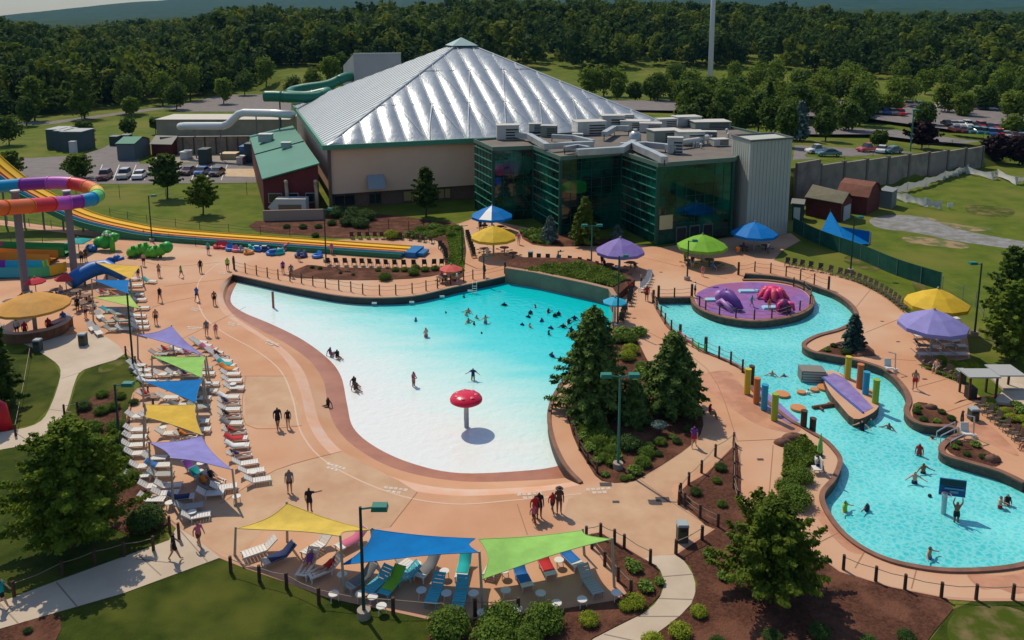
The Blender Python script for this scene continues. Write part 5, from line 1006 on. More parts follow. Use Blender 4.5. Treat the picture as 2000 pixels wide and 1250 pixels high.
# ------------------------------------------------------------------ people
SK = [('pel', 'ab', .135, .12), ('ab', 'ch', .12, .14), ('ch', 'nk', .14, .055), ('nk', 'hd', .052, .09), ('hd', 'tp', .09, .07), ('hd', 'ns', .03, .018)]
def body(pose, name):
    J = dict(pel=(0, 0, .95), ab=(0, .01, 1.13), ch=(0, .01, 1.34), nk=(0, .01, 1.47), hd=(0, -.01, 1.57), tp=(0, 0, 1.66), ns=(0, -.115, 1.57))
    for s, S in ((-1, 'l'), (1, 'r')):
        J.update({'hp' + S: (s * .095, 0, .90), 'kn' + S: (s * .11, -.01, .50), 'an' + S: (s * .11, .02, .09), 'to' + S: (s * .13, -.15, .035), 'sh' + S: (s * .18, .01, 1.40), 'el' + S: (s * .25, .02, 1.13), 'wr' + S: (s * .26, -.05, .88)})
    J.update(pose); J = {k: Vector(v) for k, v in J.items()}
    R = dict(pel=.145, ab=.13, ch=.16, nk=.06, hd=.105, tp=.08, ns=.02)
    for S in 'lr':
        R.update({'hp' + S: .115, 'kn' + S: .07, 'an' + S: .046, 'to' + S: .04, 'sh' + S: .068, 'el' + S: .048, 'wr' + S: .034})
        d = (J['wr' + S] - J['el' + S]).normalized(); J['pa' + S] = J['wr' + S] + d * .07; R['pa' + S] = .034
        sd = Vector((1 if S == 'r' else -1, 0, 0)); ax = (sd - d * sd.dot(d)); ax = ax.normalized() if ax.length > .1 else Vector((0, -1, 0)); bx = d.cross(ax)
        for f in range(4): J[f'f{f}{S}'] = J['pa' + S] + d * (.05 + .008 * (1 - abs(f - 1.2))) + bx * (.024 * (f - 1.5)); R[f'f{f}{S}'] = .011; J[f'g{f}{S}'] = J[f'f{f}{S}'] + d * .035 - ax * .018; R[f'g{f}{S}'] = .009
        J['th' + S] = J['wr' + S] + d * .055 - bx * .06; R['th' + S] = .012
    E = [('pel', 'ab'), ('ab', 'ch'), ('ch', 'nk'), ('nk', 'hd'), ('hd', 'tp'), ('hd', 'ns')]
    for S in 'lr': E += [('pel', 'hp' + S), ('hp' + S, 'kn' + S), ('kn' + S, 'an' + S), ('an' + S, 'to' + S), ('ch', 'sh' + S), ('sh' + S, 'el' + S), ('el' + S, 'wr' + S), ('wr' + S, 'pa' + S), ('wr' + S, 'th' + S)] + [e for f in range(4) for e in (('pa' + S, f'f{f}{S}'), (f'f{f}{S}', f'g{f}{S}'))]
    ks = list(J); me = bpy.data.meshes.new('sk'); me.from_pydata([J[k] for k in ks], [(ks.index(a), ks.index(b)) for a, b in E], []); ob = bpy.data.objects.new('sk', me); COL.objects.link(ob)
    md = ob.modifiers.new('s', 'SKIN'); sv_ = me.skin_vertices[0].data
    for i, k in enumerate(ks): sv_[i].radius = (R[k], R[k] * (.8 if k in ('pel', 'ab', 'ch') else 1)); sv_[i].use_root = (k == 'pel')
    sb = ob.modifiers.new('u', 'SUBSURF'); sb.levels = 1; sb.render_levels = 1
    dg = bpy.context.evaluated_depsgraph_get(); dg.update(); em = bpy.data.meshes.new_from_object(ob.evaluated_get(dg)); em.name = name
    bpy.data.objects.remove(ob)
    reg = []
    for p in em.polygons:
        c = p.center; best = None
        for a, b in E:
            A_, B_ = J[a], J[b]; d = B_ - A_; t = max(0, min(1, (c - A_).dot(d) / d.length_squared)); q = (c - (A_ + d * t)).length - (R[a] + (R[b] - R[a]) * t)
            if best is None or q < best[0]: best = (q, a, b, t)
        reg.append(best[1:])
    p_ = [True] * len(em.polygons); em.polygons.foreach_set('use_smooth', p_)
    def sub(nm, test, off):
        fs = [p for p, r in zip(em.polygons, reg) if test(r, p)]; mp = {}; vs = []
        for p in fs:
            for v in p.vertices:
                if v not in mp: mp[v] = len(vs); vs.append(em.vertices[v].co + em.vertices[v].normal * off)
        m2 = bpy.data.meshes.new(nm); m2.from_pydata(vs, [], [[mp[v] for v in p.vertices] for p in fs]); m2.polygons.foreach_set('use_smooth', [True] * len(fs)); m2.update(); return m2
    leg = lambda r, lim: (r[0][:2] == 'hp' and r[1][:2] == 'kn' and r[2] < lim)
    tor = lambda r: r[:2] in (('pel', 'ab'), ('ab', 'ch')) or (r[0] == 'ch' and r[1][:2] == 'sh') or (r[:2] == ('ch', 'nk') and r[2] < .35)
    hips = lambda r: r[0] == 'pel' and r[1][:2] == 'hp'
    up_ = (J['tp'] - J['hd']).normalized(); fw = (J['ns'] - J['hd']).normalized()
    return dict(body=em, shorts=sub('shorts', lambda r, p: hips(r) or leg(r, .62) or (r[:2] == ('pel', 'ab') and r[2] < .45), .018),
        brief=sub('swim_briefs', lambda r, p: hips(r) or leg(r, .12) or (r[:2] == ('pel', 'ab') and r[2] < .3), .012),
        suit=sub('swimsuit', lambda r, p: hips(r) or tor(r) or leg(r, .08), .012),
        shirt=sub('shirt', lambda r, p: tor(r) or (r[0][:2] == 'sh' and r[2] < .6), .02),
        hair=sub('hair', lambda r, p: r[0] in ('hd',) and r[1] != 'ns' and ((p.center - J['hd']).dot(fw) < .035 or (p.center - J['hd']).dot(up_) > .07), .02),
        face=(J['hd'], fw, up_))
def eyes(J, fw, up_):
    b = MB(); sd = fw.cross(up_).normalized()
    for s in (-1, 1): c = J + fw * .088 + sd * .033 * s + up_ * .02; b.box(c, (.018, .018, .012))
    c = J + fw * .09 - up_ * .045; b.box(c, (.04, .012, .01)); return b
POSE = {
 'stand': {},
 'walk': dict(knl=(-.10, -.16, .52), anl=(-.10, -.30, .10), tol=(-.11, -.46, .07), knr=(.10, .06, .50), anr=(.10, .30, .13), tor=(.11, .17, .035), ell=(-.25, .14, 1.15), wrl=(-.25, .16, .90), elr=(.25, -.10, 1.15), wrr=(.22, -.28, .98)),
 'hold': dict(ell=(-.24, -.02, 1.14), wrl=(-.12, -.25, 1.12), elr=(.24, -.02, 1.14), wrr=(.12, -.25, 1.12)),
 'armsup': dict(ell=(-.30, -.03, 1.62), wrl=(-.26, -.06, 1.88), elr=(.30, -.03, 1.62), wrr=(.26, -.06, 1.88)),
 'wade': dict(ell=(-.42, -.03, 1.22), wrl=(-.62, -.16, 1.16), elr=(.42, -.03, 1.22), wrr=(.62, -.16, 1.16), knl=(-.12, -.1, .52), anl=(-.13, .05, .1)),
 'point': dict(ell=(-.42, -.05, 1.36), wrl=(-.66, -.12, 1.38)),
 'sit': dict(pel=(0, 0, .12), ab=(0, .04, .30), ch=(0, .08, .50), nk=(0, .07, .64), hd=(0, .04, .74), tp=(0, .05, .83), ns=(0, -.07, .74), hpl=(-.1, -.03, .11), hpr=(.1, -.03, .11), knl=(-.14, -.40, .20), knr=(.14, -.42, .14), anl=(-.15, -.80, .06), anr=(.15, -.84, .06), tol=(-.16, -.86, .17), tor=(.16, -.90, .17), shl=(-.18, .08, .56), shr=(.18, .08, .56), ell=(-.27, .20, .34), elr=(.27, .20, .34), wrl=(-.28, .24, .09), wrr=(.28, .24, .09)),
 'recline': dict(pel=(0, 0, .12), ab=(0, .15, .22), ch=(0, .32, .36), nk=(0, .42, .47), hd=(0, .49, .56), tp=(0, .54, .63), ns=(0, .41, .62), hpl=(-.1, -.03, .11), hpr=(.1, -.03, .11), knl=(-.12, -.42, .20), knr=(.12, -.45, .10), anl=(-.12, -.84, .07), anr=(.12, -.88, .06), tol=(-.13, -.88, .18), tor=(.13, -.92, .17), shl=(-.18, .36, .42), shr=(.18, .36, .42), ell=(-.29, .22, .24), elr=(.29, .22, .24), wrl=(-.27, -.02, .17), wrr=(.27, -.02, .17)),
 'sitchair': dict(pel=(0, 0, .52), ab=(0, .03, .70), ch=(0, .04, .90), nk=(0, .03, 1.04), hd=(0, .0, 1.14), tp=(0, .01, 1.23), ns=(0, -.11, 1.14), hpl=(-.1, -.03, .50), hpr=(.1, -.03, .50), knl=(-.13, -.42, .50), knr=(.13, -.42, .50), anl=(-.13, -.45, .09), anr=(.13, -.45, .09), tol=(-.14, -.6, .035), tor=(.14, -.6, .035), shl=(-.18, .04, .96), shr=(.18, .04, .96), ell=(-.25, -.02, .72), elr=(.25, -.02, .72), wrl=(-.16, -.26, .66), wrr=(.16, -.26, .66)),
 'swim': dict(pel=(0, .25, .98), ab=(0, .12, 1.10), ch=(0, .03, 1.28), nk=(0, 0, 1.41), hd=(0, -.03, 1.5), tp=(0, -.02, 1.59), ns=(0, -.14, 1.5), hpl=(-.09, .3, .95), hpr=(.09, .3, .95), knl=(-.12, .65, .9), knr=(.12, .6, .85), anl=(-.12, 1.0, .95), anr=(.12, 1.0, .8), tol=(-.12, 1.12, .9), tor=(.12, 1.12, .75), shl=(-.18, .02, 1.34), shr=(.18, .02, 1.34), ell=(-.42, -.2, 1.28), elr=(.42, -.2, 1.28), wrl=(-.40, -.48, 1.27), wrr=(.42, -.48, 1.27)),
}
BD = {k: body(v, 'body') for k, v in POSE.items()}
skin = [mat('skin_' + n, c, .6, spec=.3) for n, c in (('fair', (.62, .34, .23)), ('tan', (.46, .23, .14)), ('brown', (.24, .11, .06)), ('deep', (.09, .045, .028)))]
CLR = {k: mat('cloth_' + k, c, .85) for k, c in dict(black=(.015, .015, .018), navy=(.015, .03, .10), red=(.45, .02, .025), teal=(.01, .35, .33), pink=(.50, .12, .20), white=(.65, .65, .62), lime=(.25, .50, .03), blue=(.02, .14, .42), grey=(.16, .16, .16), purple=(.16, .04, .25), orange=(.6, .18, .02), brown=(.10, .05, .03)).items()}
HAIR = {k: mat('hair_' + k, c, .7) for k, c in dict(dark=(.012, .009, .007), brown=(.05, .025, .012), blond=(.32, .2, .08)).items()}
EYE = plain('face_features', (.03, .015, .012))
for k in BD:
    for p in ('body', 'shorts', 'brief', 'suit', 'shirt', 'hair'): BD[k][p].materials.append(skin[0])
    BD[k]['eyes'] = eyes(*BD[k]['face']).mesh('face', EYE)
def person(loc, rz, pose, label, sk=0, low=('shorts', 'black'), top=None, hair='dark', sc=1.0, group=None, z=0):
    t = thing('person', label, 'person', loc, rz, group, sc); B = BD[pose]
    o = link('body', B['body'], t); setmat(o, skin[sk])
    for nm, g_, m in (('hair', 'hair', HAIR[hair]), (low[0] if low[0] != 'suit' else 'swimsuit', low[0], CLR[low[1]])) + ((('shirt', 'shirt', CLR[top]),) if top else ()):
        c = link(nm, B[g_], t); setmat(c, m)
    if PEYE[0]: link('face', B['eyes'], t)
    return t
PEYE = [True]
R = random.Random(5)
def look(x, y, a): return radians(a)
SKN = ['fair skinned', 'tanned', 'brown skinned', 'dark skinned']
ps = [ # feet x,y, angle, pose, skin, low, top, hair, scale, label
 (385, 589, 170, 'walk', 1, ('shorts', 'black'), 'blue', 'brown', 1, 'person in blue shirt walking towards the slides, left of the pool tip'),
 (419, 596, 20, 'walk', 2, ('shorts', 'black'), None, 'dark', .97, 'person in black shorts walking nearest the white tip of the pool'),
 (313, 590, 0, 'walk', 1, ('suit', 'black'), None, 'dark', 1, 'person in black swimsuit walking on the deck right of the small green sail'),
 (305, 634, 10, 'stand', 1, ('shorts', 'brown'), None, 'dark', 1, 'bare chested person in brown shorts right of the upper loungers'),
 (404, 657, 0, 'stand', 0, ('suit', 'grey'), 'grey', 'brown', 1, 'taller of two people standing above the curved lounger row'),
 (422, 657, 30, 'stand', 0, ('suit', 'pink'), None, 'brown', .8, 'shorter of two people standing above the curved lounger row'),
 (311, 541, 180, 'hold', 1, ('shorts', 'grey'), None, 'dark', 1, 'person standing right of the small yellow sail'),
 (354, 542, 150, 'walk', 0, ('shorts', 'navy'), 'lime', 'brown', .9, 'person in lime shirt walking alone on the upper deck'),
 (392, 533, 30, 'stand', 2, ('suit', 'black'), None, 'dark', 1, 'person in black swimsuit on the upper deck right of the lime shirt'),
 (445, 529, 180, 'stand', 0, ('shorts', 'black'), 'lime', 'brown', 1, 'person in lime shirt at the start of the pool fence'),
 (457, 526, 90, 'stand', 2, ('shorts', 'brown'), 'brown', 'dark', 1.05, 'person in dark clothes beside the lime shirt at the fence start'),
 (407, 497, 0, 'stand', 0, ('shorts', 'navy'), 'teal', 'brown', 1, 'person in teal shirt below the racing slide'),
 (281, 520, 0, 'stand', 0, ('shorts', 'black'), None, 'brown', 1, 'bare chested person between the green caterpillar and the yellow sail'),
 (270, 545, 0, 'stand', 1, ('suit', 'navy'), None, 'dark', .9, 'person beside the right corner of the small yellow sail'),
 (553, 534, 20, 'stand', 1, ('shorts', 'navy'), 'purple', 'dark', .95, 'left one of two people on the walkway below the long slide'),
 (569, 542, 20, 'walk', 2, ('shorts', 'grey'), 'grey', 'dark', 1, 'right one of two people on the walkway below the long slide'),
 (543, 838, 30, 'walk', 2, ('shorts', 'black'), 'black', 'dark', 1.05, 'taller of two walkers right of the curved lounger row, in black'),
 (563, 836, 20, 'walk', 1, ('suit', 'black'), None, 'dark', .9, 'shorter of two walkers right of the curved lounger row, in swimsuit'),
 (566, 963, 10, 'stand', 1, ('shorts', 'brown'), 'grey', 'brown', 1, 'person in grey shirt standing below the last lounger of the curved row'),
 (605, 1001, 180, 'point', 2, ('shorts', 'black'), 'black', 'dark', 1, 'person in black holding out one arm above the big yellow sail'),
 (341, 1095, 120, 'walk', 1, ('shorts', 'black'), 'black', 'dark', 1.05, 'person in black striding along the diagonal path'),
 (389, 1068, 60, 'walk', 1, ('shorts', 'brown'), 'pink', 'brown', .95, 'person in pink top stepping from the path onto the deck'),
 (6, 1187, 100, 'walk', 0, ('shorts', 'black'), 'teal', 'dark', 1.02, 'person in teal shirt walking at the left edge of the path'),
 (1045, 1016, 20, 'walk', 2, ('shorts', 'red'), 'red', 'dark', 1, 'person in red shirt and shorts in the group above the green sail'),
 (1053, 1012, 10, 'stand', 3, ('shorts', 'black'), 'black', 'dark', 1.05, 'person in black in the group above the green sail'),
 (1042, 1023, 40, 'walk', 2, ('shorts', 'brown'), 'pink', 'dark', .75, 'child in pink top leading the group above the green sail'),
 (1079, 1002, 30, 'walk', 2, ('shorts', 'navy'), 'red', 'dark', .85, 'person in red top and navy shorts beside the one with a dark hat'),
 (1092, 1003, 0, 'stand', 2, ('suit', 'brown'), 'brown', 'dark', 1.05, 'tall person in brown at the right end of the walking group'),
 (1355, 874, 160, 'walk', 0, ('shorts', 'red'), 'purple', 'dark', 1, 'person in purple top walking beside the middle garden bed'),
 (1387, 818, 90, 'sitchair', 2, ('shorts', 'grey'), 'red', 'dark', 1, 'person in red crouching on the walkway right of the pines'),
 (1786, 762, 150, 'walk', 1, ('shorts', 'red'), None, 'dark', 1.08, 'lifeguard in red shorts walking beside the river pool'),
 (893, 556, 90, 'stand', 0, ('shorts', 'red'), 'white', 'brown', .95, 'lifeguard in white top at the pool wall near the coral umbrella'),
 (946, 542, 60, 'stand', 1, ('shorts', 'black'), 'black', 'dark', 1, 'person in black at the corner of the pool fence below the yellow umbrella'),
 (862, 550, 0, 'sitchair', 1, ('suit', 'pink'), None, 'brown', 1, 'person in pink swimsuit sitting left of the coral umbrella'),
 (1263, 588, 0, 'stand', 2, ('shorts', 'black'), 'red', 'dark', 1.05, 'person in red shirt at the start of the river fence'),
 (1252, 560, 60, 'stand', 1, ('shorts', 'black'), None, 'dark', 1, 'bare chested person near the end of the chair row by the purple umbrella'),
 (1176, 520, 30, 'stand', 2, ('shorts', 'navy'), 'navy', 'dark', 1, 'person in navy standing at the left edge under the purple umbrella'),
 (1372, 540, 0, 'stand', 0, ('suit', 'pink'), None, 'brown', .8, 'child in pink standing below the lime umbrella'),
 (1338, 515, 30, 'stand', 0, ('shorts', 'grey'), 'lime', 'brown', 1, 'person in lime shirt left of the lime umbrella'),
 (1468, 600, 60, 'walk', 1, ('shorts', 'teal'), 'teal', 'dark', .8, 'child in teal running on the purple island'),
 (1502, 606, 0, 'stand', 0, ('suit', 'orange'), None, 'blond', .75, 'child in orange swimsuit on the purple island below the octopus'),
 (1357, 578, 90, 'stand', 1, ('shorts', 'black'), 'white', 'dark', 1, 'lifeguard in white at the gate of the purple island'),
 (1594, 920, 80, 'sitchair', 1, ('shorts', 'navy'), 'white', 'dark', 1, 'lifeguard in white seated under the folded green umbrella'),
 (1877, 842, 60, 'stand', 2, ('shorts', 'black'), 'black', 'dark', 1, 'person in black at the head of the river pool steps'),
 (946, 443, 20, 'sitchair', 1, ('shorts', 'blue'), 'blue', 'dark', 1, 'person in blue sitting under the blue and white umbrella'),
 (1013, 478, 0, 'stand', 0, ('shorts', 'white'), 'pink', 'blond', 1, 'person in pink standing right of the upper yellow umbrella'),
 (1452, 490, 40, 'sitchair', 2, ('shorts', 'black'), 'purple', 'dark', 1, 'person in purple sitting left under the blue umbrella by the tower'),
 (160, 515, 20, 'stand', 2, ('shorts', 'black'), None, 'dark', 1.05, 'left one of two people under the teal canopy'),
 (168, 510, 20, 'stand', 2, ('shorts', 'brown'), 'brown', 'dark', 1, 'right one of two people under the teal canopy'),
 (8, 515, 20, 'stand', 2, ('shorts', 'red'), 'brown', 'dark', 1, 'person among the short slides at the left edge'),
 (125, 640, 200, 'stand', 1, ('shorts', 'navy'), 'blue', 'dark', 1.05, 'person in blue at the end of the serving counter'),
 (96, 652, 200, 'stand', 2, ('shorts', 'black'), 'red', 'dark', 1.0, 'person in red under the orange parasol'),
 (50, 660, 200, 'stand', 1, ('shorts', 'brown'), 'red', 'dark', 1.0, 'customer in red shirt leaning at the round bar'),
 (34, 655, 200, 'stand', 0, ('shorts', 'black'), 'white', 'brown', 1.0, 'customer in white shirt at the left of the round bar'),
 (648, 497, 0, 'stand', 0, ('suit', 'pink'), None, 'blond', .95, 'person in pink swimsuit standing between the slide and the lamp post'),
 (584, 510, 30, 'stand', 1, ('shorts', 'black'), 'blue', 'dark', .95, 'person in blue shirt beside the blue tubes below the slide'),
]
for x, y, a, pz, sk_, low, top, hr, sc_, lb in ps: person(P(x, y) + Vector((0, 0, .025)), radians(a), pz, lb, sk_, low, top, hr, sc_)
t = thing('hat', 'wide dark sun hat worn by the tall walker in brown', 'hat', P(1092, 1003) + Vector((0, -.01, 1.74))); MB().lathe([(.26, 0), (.24, .03), (.11, .04), (.10, .13), (.01, .15)], 14).build('brim', plain('hat_straw', (.04, .03, .025)), t)
COLW = ['black', 'navy', 'red', 'teal', 'pink', 'blue', 'purple', 'orange']
wp = [(871, 611, 1.35), (911, 617, 1.0), (915, 611, 1.1), (915, 630, 1.2), (926, 634, 1.2), (931, 622, 1.15), (948, 631, .75), (941, 651, 1.3), (906, 581, 1.2), (1036, 613, 1.05), (1032, 620, 1.25), (1020, 635, 1.2), (1035, 639, 1.1), (1071, 610, 1.0), (1084, 619, 1.1), (1091, 616, 1.1), (1111, 631, 1.15), (1122, 625, 1.1), (1076, 642, 1.15), (1072, 653, 1.2), (1116, 649, 1.0), (1110, 655, 1.2), (1134, 655, 1.25), (1078, 697, 1.2), (812, 627, 1.15), (832, 658, .75), (808, 754, .25), (924, 742, .42), (1158, 612, 1.1), (1045, 600, 1.2), (985, 597, 1.25), (1100, 640, 1.2), (1058, 628, 1.2)]
for i, (x, y, dp_) in enumerate(wp):
    pz = R.choice(['stand', 'wade', 'wade', 'hold']) if dp_ < 1.3 else 'swim'; c = R.choice(COLW); sk_ = R.choice([0, 1, 2, 2]); hr = R.choice(['dark', 'dark', 'brown']); lo_ = R.choice(['suit', 'shorts']); tp_ = R.choice([None, None, 'black', 'navy'])
    g_l = {26: 'person standing ankle deep left of the mushroom fountain', 27: 'person in dark swimwear standing just above the mushroom fountain', 25: 'lone person standing in pale shallows above the pool centre', 24: 'lone bather near the pool wall left of the groups', 6: 'tallest bather at the right of the left hand group', 0: 'swimmer farthest left in the deep turquoise water', 8: 'lone swimmer closest to the pool wall corner', 23: 'lone swimmer left of the tall pine'}
    person(P(x, y, WZ) - Vector((0, 0, min(dp_, 1.2) if pz != 'swim' else 1.30)), R.uniform(0, 6.28), pz, g_l.get(i, f'{SKN[sk_]} bather in {c} standing in the turquoise wave pool, {nth(i)} in the crowd'), sk_, (lo_, c), tp_, hr, R.uniform(.9, 1.05), 'bathers in the wave pool')
rp = [(1650, 999, .9, 'wade', 'lime', 'bather in lime top at the left edge of the wide river basin'), (1693, 998, 1.1, 'point', 'navy', 'bather reaching out an arm right of the one in lime'), (1795, 890, .7, 'stand', 'red', 'bather in red above the others in the river pool'), (1803, 924, .9, 'wade', 'black', 'right hand one of two bathers above the blue backboard'), (1786, 944, .8, 'wade', 'navy', 'left hand one of two bathers above the blue backboard'), (1867, 1020, .25, 'armsup', 'black', 'player with both arms up beside the basketball post'), (1953, 992, .8, 'hold', 'red', 'left one of a pair of bathers at the right edge'), (1967, 986, .9, 'hold', 'black', 'right one of a pair of bathers at the right edge'), (1815, 1090, .9, 'wade', 'blue', 'bather with a blue float near the lower edge of the river basin'), (1683, 840, .85, 'wade', 'black', 'bather in black just below the purple ramp platform'), (1701, 830, 1.1, 'stand', 'teal', 'child bather close to the end of the ramp platform'), (1736, 838, 1.15, 'wade', 'pink', 'bather right of the ramp platform in open water'), (1820, 856, 1.1, 'swim', 'black', 'bather at the foot of the river pool steps'), (1508, 734, 1.15, 'wade', 'navy', 'left one of two bathers above the lily pads'), (1531, 735, 1.15, 'swim', 'blue', 'right one of two bathers above the lily pads'), (1341, 590, 1.0, 'wade', 'blue', 'bather beside the island gate in the corner of the river')]
for x, y, dp_, pz, c, lb in rp: person(P(x, y, RZ) - Vector((0, 0, dp_ if pz != 'swim' else 1.3)), R.uniform(-.8, .8), pz, lb, R.choice([0, 1, 2]), (R.choice(['suit', 'shorts']), c), 'lime' if c == 'lime' else None, R.choice(['dark', 'brown']), 1.0, 'bathers in the river pool')
for x, y, a, c, lb in ((646, 694, 200, 'purple', 'left of two people sitting on the wet beach edge above'), (659, 699, 100, 'black', 'right of two people sitting on the wet beach edge, legs in the water'), (692, 752, 100, 'black', 'upper one of a pair sitting with legs stretched into the shallows'), (695, 762, 100, 'brown', 'lower one of a pair sitting with legs stretched into the shallows'), (640, 795, 20, 'black', 'lone person sitting on the wet beach near its left bend')):
    p = P(x, y, WZ + .06); person(p, radians(a - 60), 'sit', lb, 2, ('suit', c), None, 'dark', 1.0)
def person_on(x, y, rz, lb, c, sk_=1, z=.36, pose='recline'): return person(P(x, y, z) - Vector((0, 0, 0)), rz, pose, lb, sk_, ('suit', c), None, 'dark', .98)
# ------------------------------------------------------------------ shade sails
m_sp = plain('sail_post', (.38, .33, .25), .5)
def fab(n, c): return mat('sail_' + n, c, .75, tuple(v * .80 for v in c), .9, 5, spec=.1, transl=.14)
SAIL = dict(yellow=(.72, .52, .10), blue=(.0, .17, .48), green=(.30, .58, .14), purple=(.30, .28, .62), amber=(.72, .47, .07), lime=(.42, .60, .14))
def sail(label, cs, col, k=.22, posts=None, lean=None):
    pts = [up(x, yt, yb) for x, yt, yb in cs]; o = P(cs[0][0], cs[0][2]); t = thing('shade_sail', label, 'shade sail', o); L_ = [p - o for p in pts]; n = 12; b = MB(); ce = sum(L_, Vector()) / len(L_)
    def bow(p, w2, sag): q = p.lerp(ce, k * w2); q.z = p.z + (ce.z - p.z) * .1 * w2 - sag; return q
    vs = []; fs = []
    if len(L_) == 3:
        id_ = {}
        for i in range(n + 1):
            for j in range(n + 1 - i):
                a, c, e = i / n, j / n, 1 - (i + j) / n; id_[i, j] = len(vs); p = L_[0] * a + L_[1] * c + L_[2] * e; vs.append(bow(p, (1 - a * a - c * c - e * e) * 1.0, .25 * 27 * a * c * e * .3))
        for i in range(n):
            for j in range(n - i):
                fs.append((id_[i, j], id_[i + 1, j], id_[i, j + 1]))
                if j < n - i - 1: fs.append((id_[i + 1, j], id_[i + 1, j + 1], id_[i, j + 1]))
    else:
        for i in range(n + 1):
            for j in range(n + 1):
                u, v = i / n, j / n; W = [(1 - u) * (1 - v), u * (1 - v), u * v, (1 - u) * v]; p = sum((L_[q] * W[q] for q in range(4)), Vector()); vs.append(bow(p, 1 - sum(x * x for x in W), 0))
        for i in range(n):
            for j in range(n): a = i * (n + 1) + j; fs.append((a, a + n + 1, a + n + 2, a + 1))
    b.add(vs, fs); b.build('canopy', fab(col, SAIL[col]), t, smooth=True)
    b = MB(); nn_ = len(L_)
    for q in range(nn_):
        A_, B_ = L_[q], L_[(q + 1) % nn_]; b.tube([bow(A_.lerp(B_, s), (1 - s * s - (1 - s) ** 2), 0) for s in np.linspace(0, 1, 9)], .025, 4)
    b.build('edge_cable', plain('cable_' + col, tuple(v * .7 for v in SAIL[col])), t)
    for q, p in enumerate(L_):
        if posts is not None and q not in posts: continue
        b = MB(); lx = (p - ce); lx.z = 0; lx = lx.normalized() * .25; b.tube([(p.x + lx.x, p.y + lx.y, 0), (p.x + lx.x * .3, p.y + lx.y * .3, p.z + .1)], [.085, .065], 8); b.build('post', m_sp, t)
sail('yellow four cornered sail, leftmost of the three in the foreground', [(463, 1032, 1086), (561, 983, 1062), (722, 1035, 1096), (663, 1047, 1153)], 'yellow', .30)
sail('long blue sail in the middle of the three in the foreground', [(729, 1034, 1100), (928, 1052, 1120), (934, 1079, 1188), (668, 1103, 1153)], 'blue', .25, posts=(0, 2))
sail('pale green sail, rightmost of the three in the foreground', [(935, 1053, 1120), (1136, 1036, 1088), (1193, 1053, 1146), (942, 1131, 1188)], 'green', .25, posts=(1, 2))
sail('lavender sail highest of the sails beside the curved lounger row', [(270, 654, 702), (335, 637, 694), (398, 695, 740)], 'purple', .38)
sail('green triangular sail between the lavender and the blue sails', [(298, 696, 740), (401, 697, 745), (394, 738, 790)], 'green', .10)
sail('blue triangular sail directly above the pale yellow sail', [(281, 745, 795), (396, 741, 795), (383, 787, 845)], 'blue', .16)
sail('pale yellow sail between the blue and the lower lavender sails', [(284, 790, 850), (380, 790, 850), (395, 850, 905), (283, 814, 880)], 'amber', .16, posts=(0, 2, 3))
sail('lavender sail lowest in the column beside the curved lounger row', [(293, 865, 925), (393, 852, 912), (452, 917, 984), (335, 895, 988)], 'purple', .26)
sail('small yellow triangular sail nearest the blue play tunnel', [(188, 513, 556), (274, 520, 560), (255, 545, 590)], 'amber', .08)
sail('small blue triangular sail below the small yellow one', [(180, 546, 590), (252, 547, 590), (250, 574, 620)], 'blue', .08)
sail('small lime triangular sail lowest of the upper three', [(182, 581, 628), (253, 577, 622), (274, 603, 650)], 'lime', .08)
# blue wind-blown sheet beside the red sheds
t = thing('blue_tarp', 'bright blue tarpaulin banner strung behind the green screen fence', 'tarpaulin', P(1622, 472)); o = t.location
q = [up(1622, 412, 430) - o, up(1640, 442, 462) - o, up(1655, 470, 492) - o + Vector((0, 0, -.6)), up(1597, 452, 478) - o + Vector((0, 0, -1.2)), up(1700, 452, 478) - o, up(1700, 476, 478) - o, P(1655, 462) - o]
b = MB(); b.add([q[0], q[1], q[1] + Vector((3, -2, -.3)), q[2], q[3], q[4], q[5]], [(0, 1, 3), (0, 3, 4), (1, 5, 6), (1, 6, 3)]); b.build('cloth', fab('blue', SAIL['blue']), t)
for p in (q[0], q[4], q[5]): MB().tube([(p.x, p.y, -.1 + 0), (p.x, p.y, max(p.z, 1.8))], .06, 6).build('post', m_sp, t)
# ------------------------------------------------------------------ lamps
m_lp = mat('lamp_pole_green', (.012, .05, .045), .5); m_lh = mat('lamp_head_green', (.02, .17, .13), .45)
def lamp(x, yb, yt, label, double=False, hs=1.0, ang=0.0, light=False, base=True):
    p = P(x, yb); h = up(x, yt, yb).z; t = thing('street_lamp', label, 'street lamp', p, ang); MB().tube([(0, 0, 0), (0, 0, h)], [.10, .075], 8).build('pole', m_lh if light else m_lp, t)
    if base: MB().cyl((0, 0, 0), .36, .45, 14).build('base', plain('lamp_base', (.30, .24, .19)), t)
    for s in ((-1, 1) if double else (1,)):
        MB().tube([(0, 0, h - .12), (s * .75, 0, h - .02)], .05, 6).build('arm', m_lh, t); hd = MB().box((s * .95 * hs, 0, h), (.8 * hs, .5 * hs, .26), taper=.9).build('lamp_head', m_lh, t)
        MB().box((s * .95 * hs, 0, h - .14), (.6 * hs, .36 * hs, .03)).build('lens', mat('lamp_lens', (.4, .42, .38), .2), hd)
t_ = lamp(711, 1205, 990, 'green lamp post in the foreground in front of the blue sail', hs=1.05, ang=.0)
lamp(1207, 915, 733, 'double headed lamp post standing in the middle garden bed', True, light=True)
lamp(236, 886, 750, 'lamp post with one long head between the shrubs and the left path')
lamp(261, 725, 572, 'dark thin lamp post rising past the lime sail', hs=.01); lamp(1155, 517, 440, 'double headed lamp post left of the purple umbrella', True, light=True)
lamp(637, 512, 408, 'lamp post at the end of the chair row below the racing slide', hs=.8); lamp(297, 472, 382, 'lamp post on the lawn edge behind the racing slide', hs=.8)
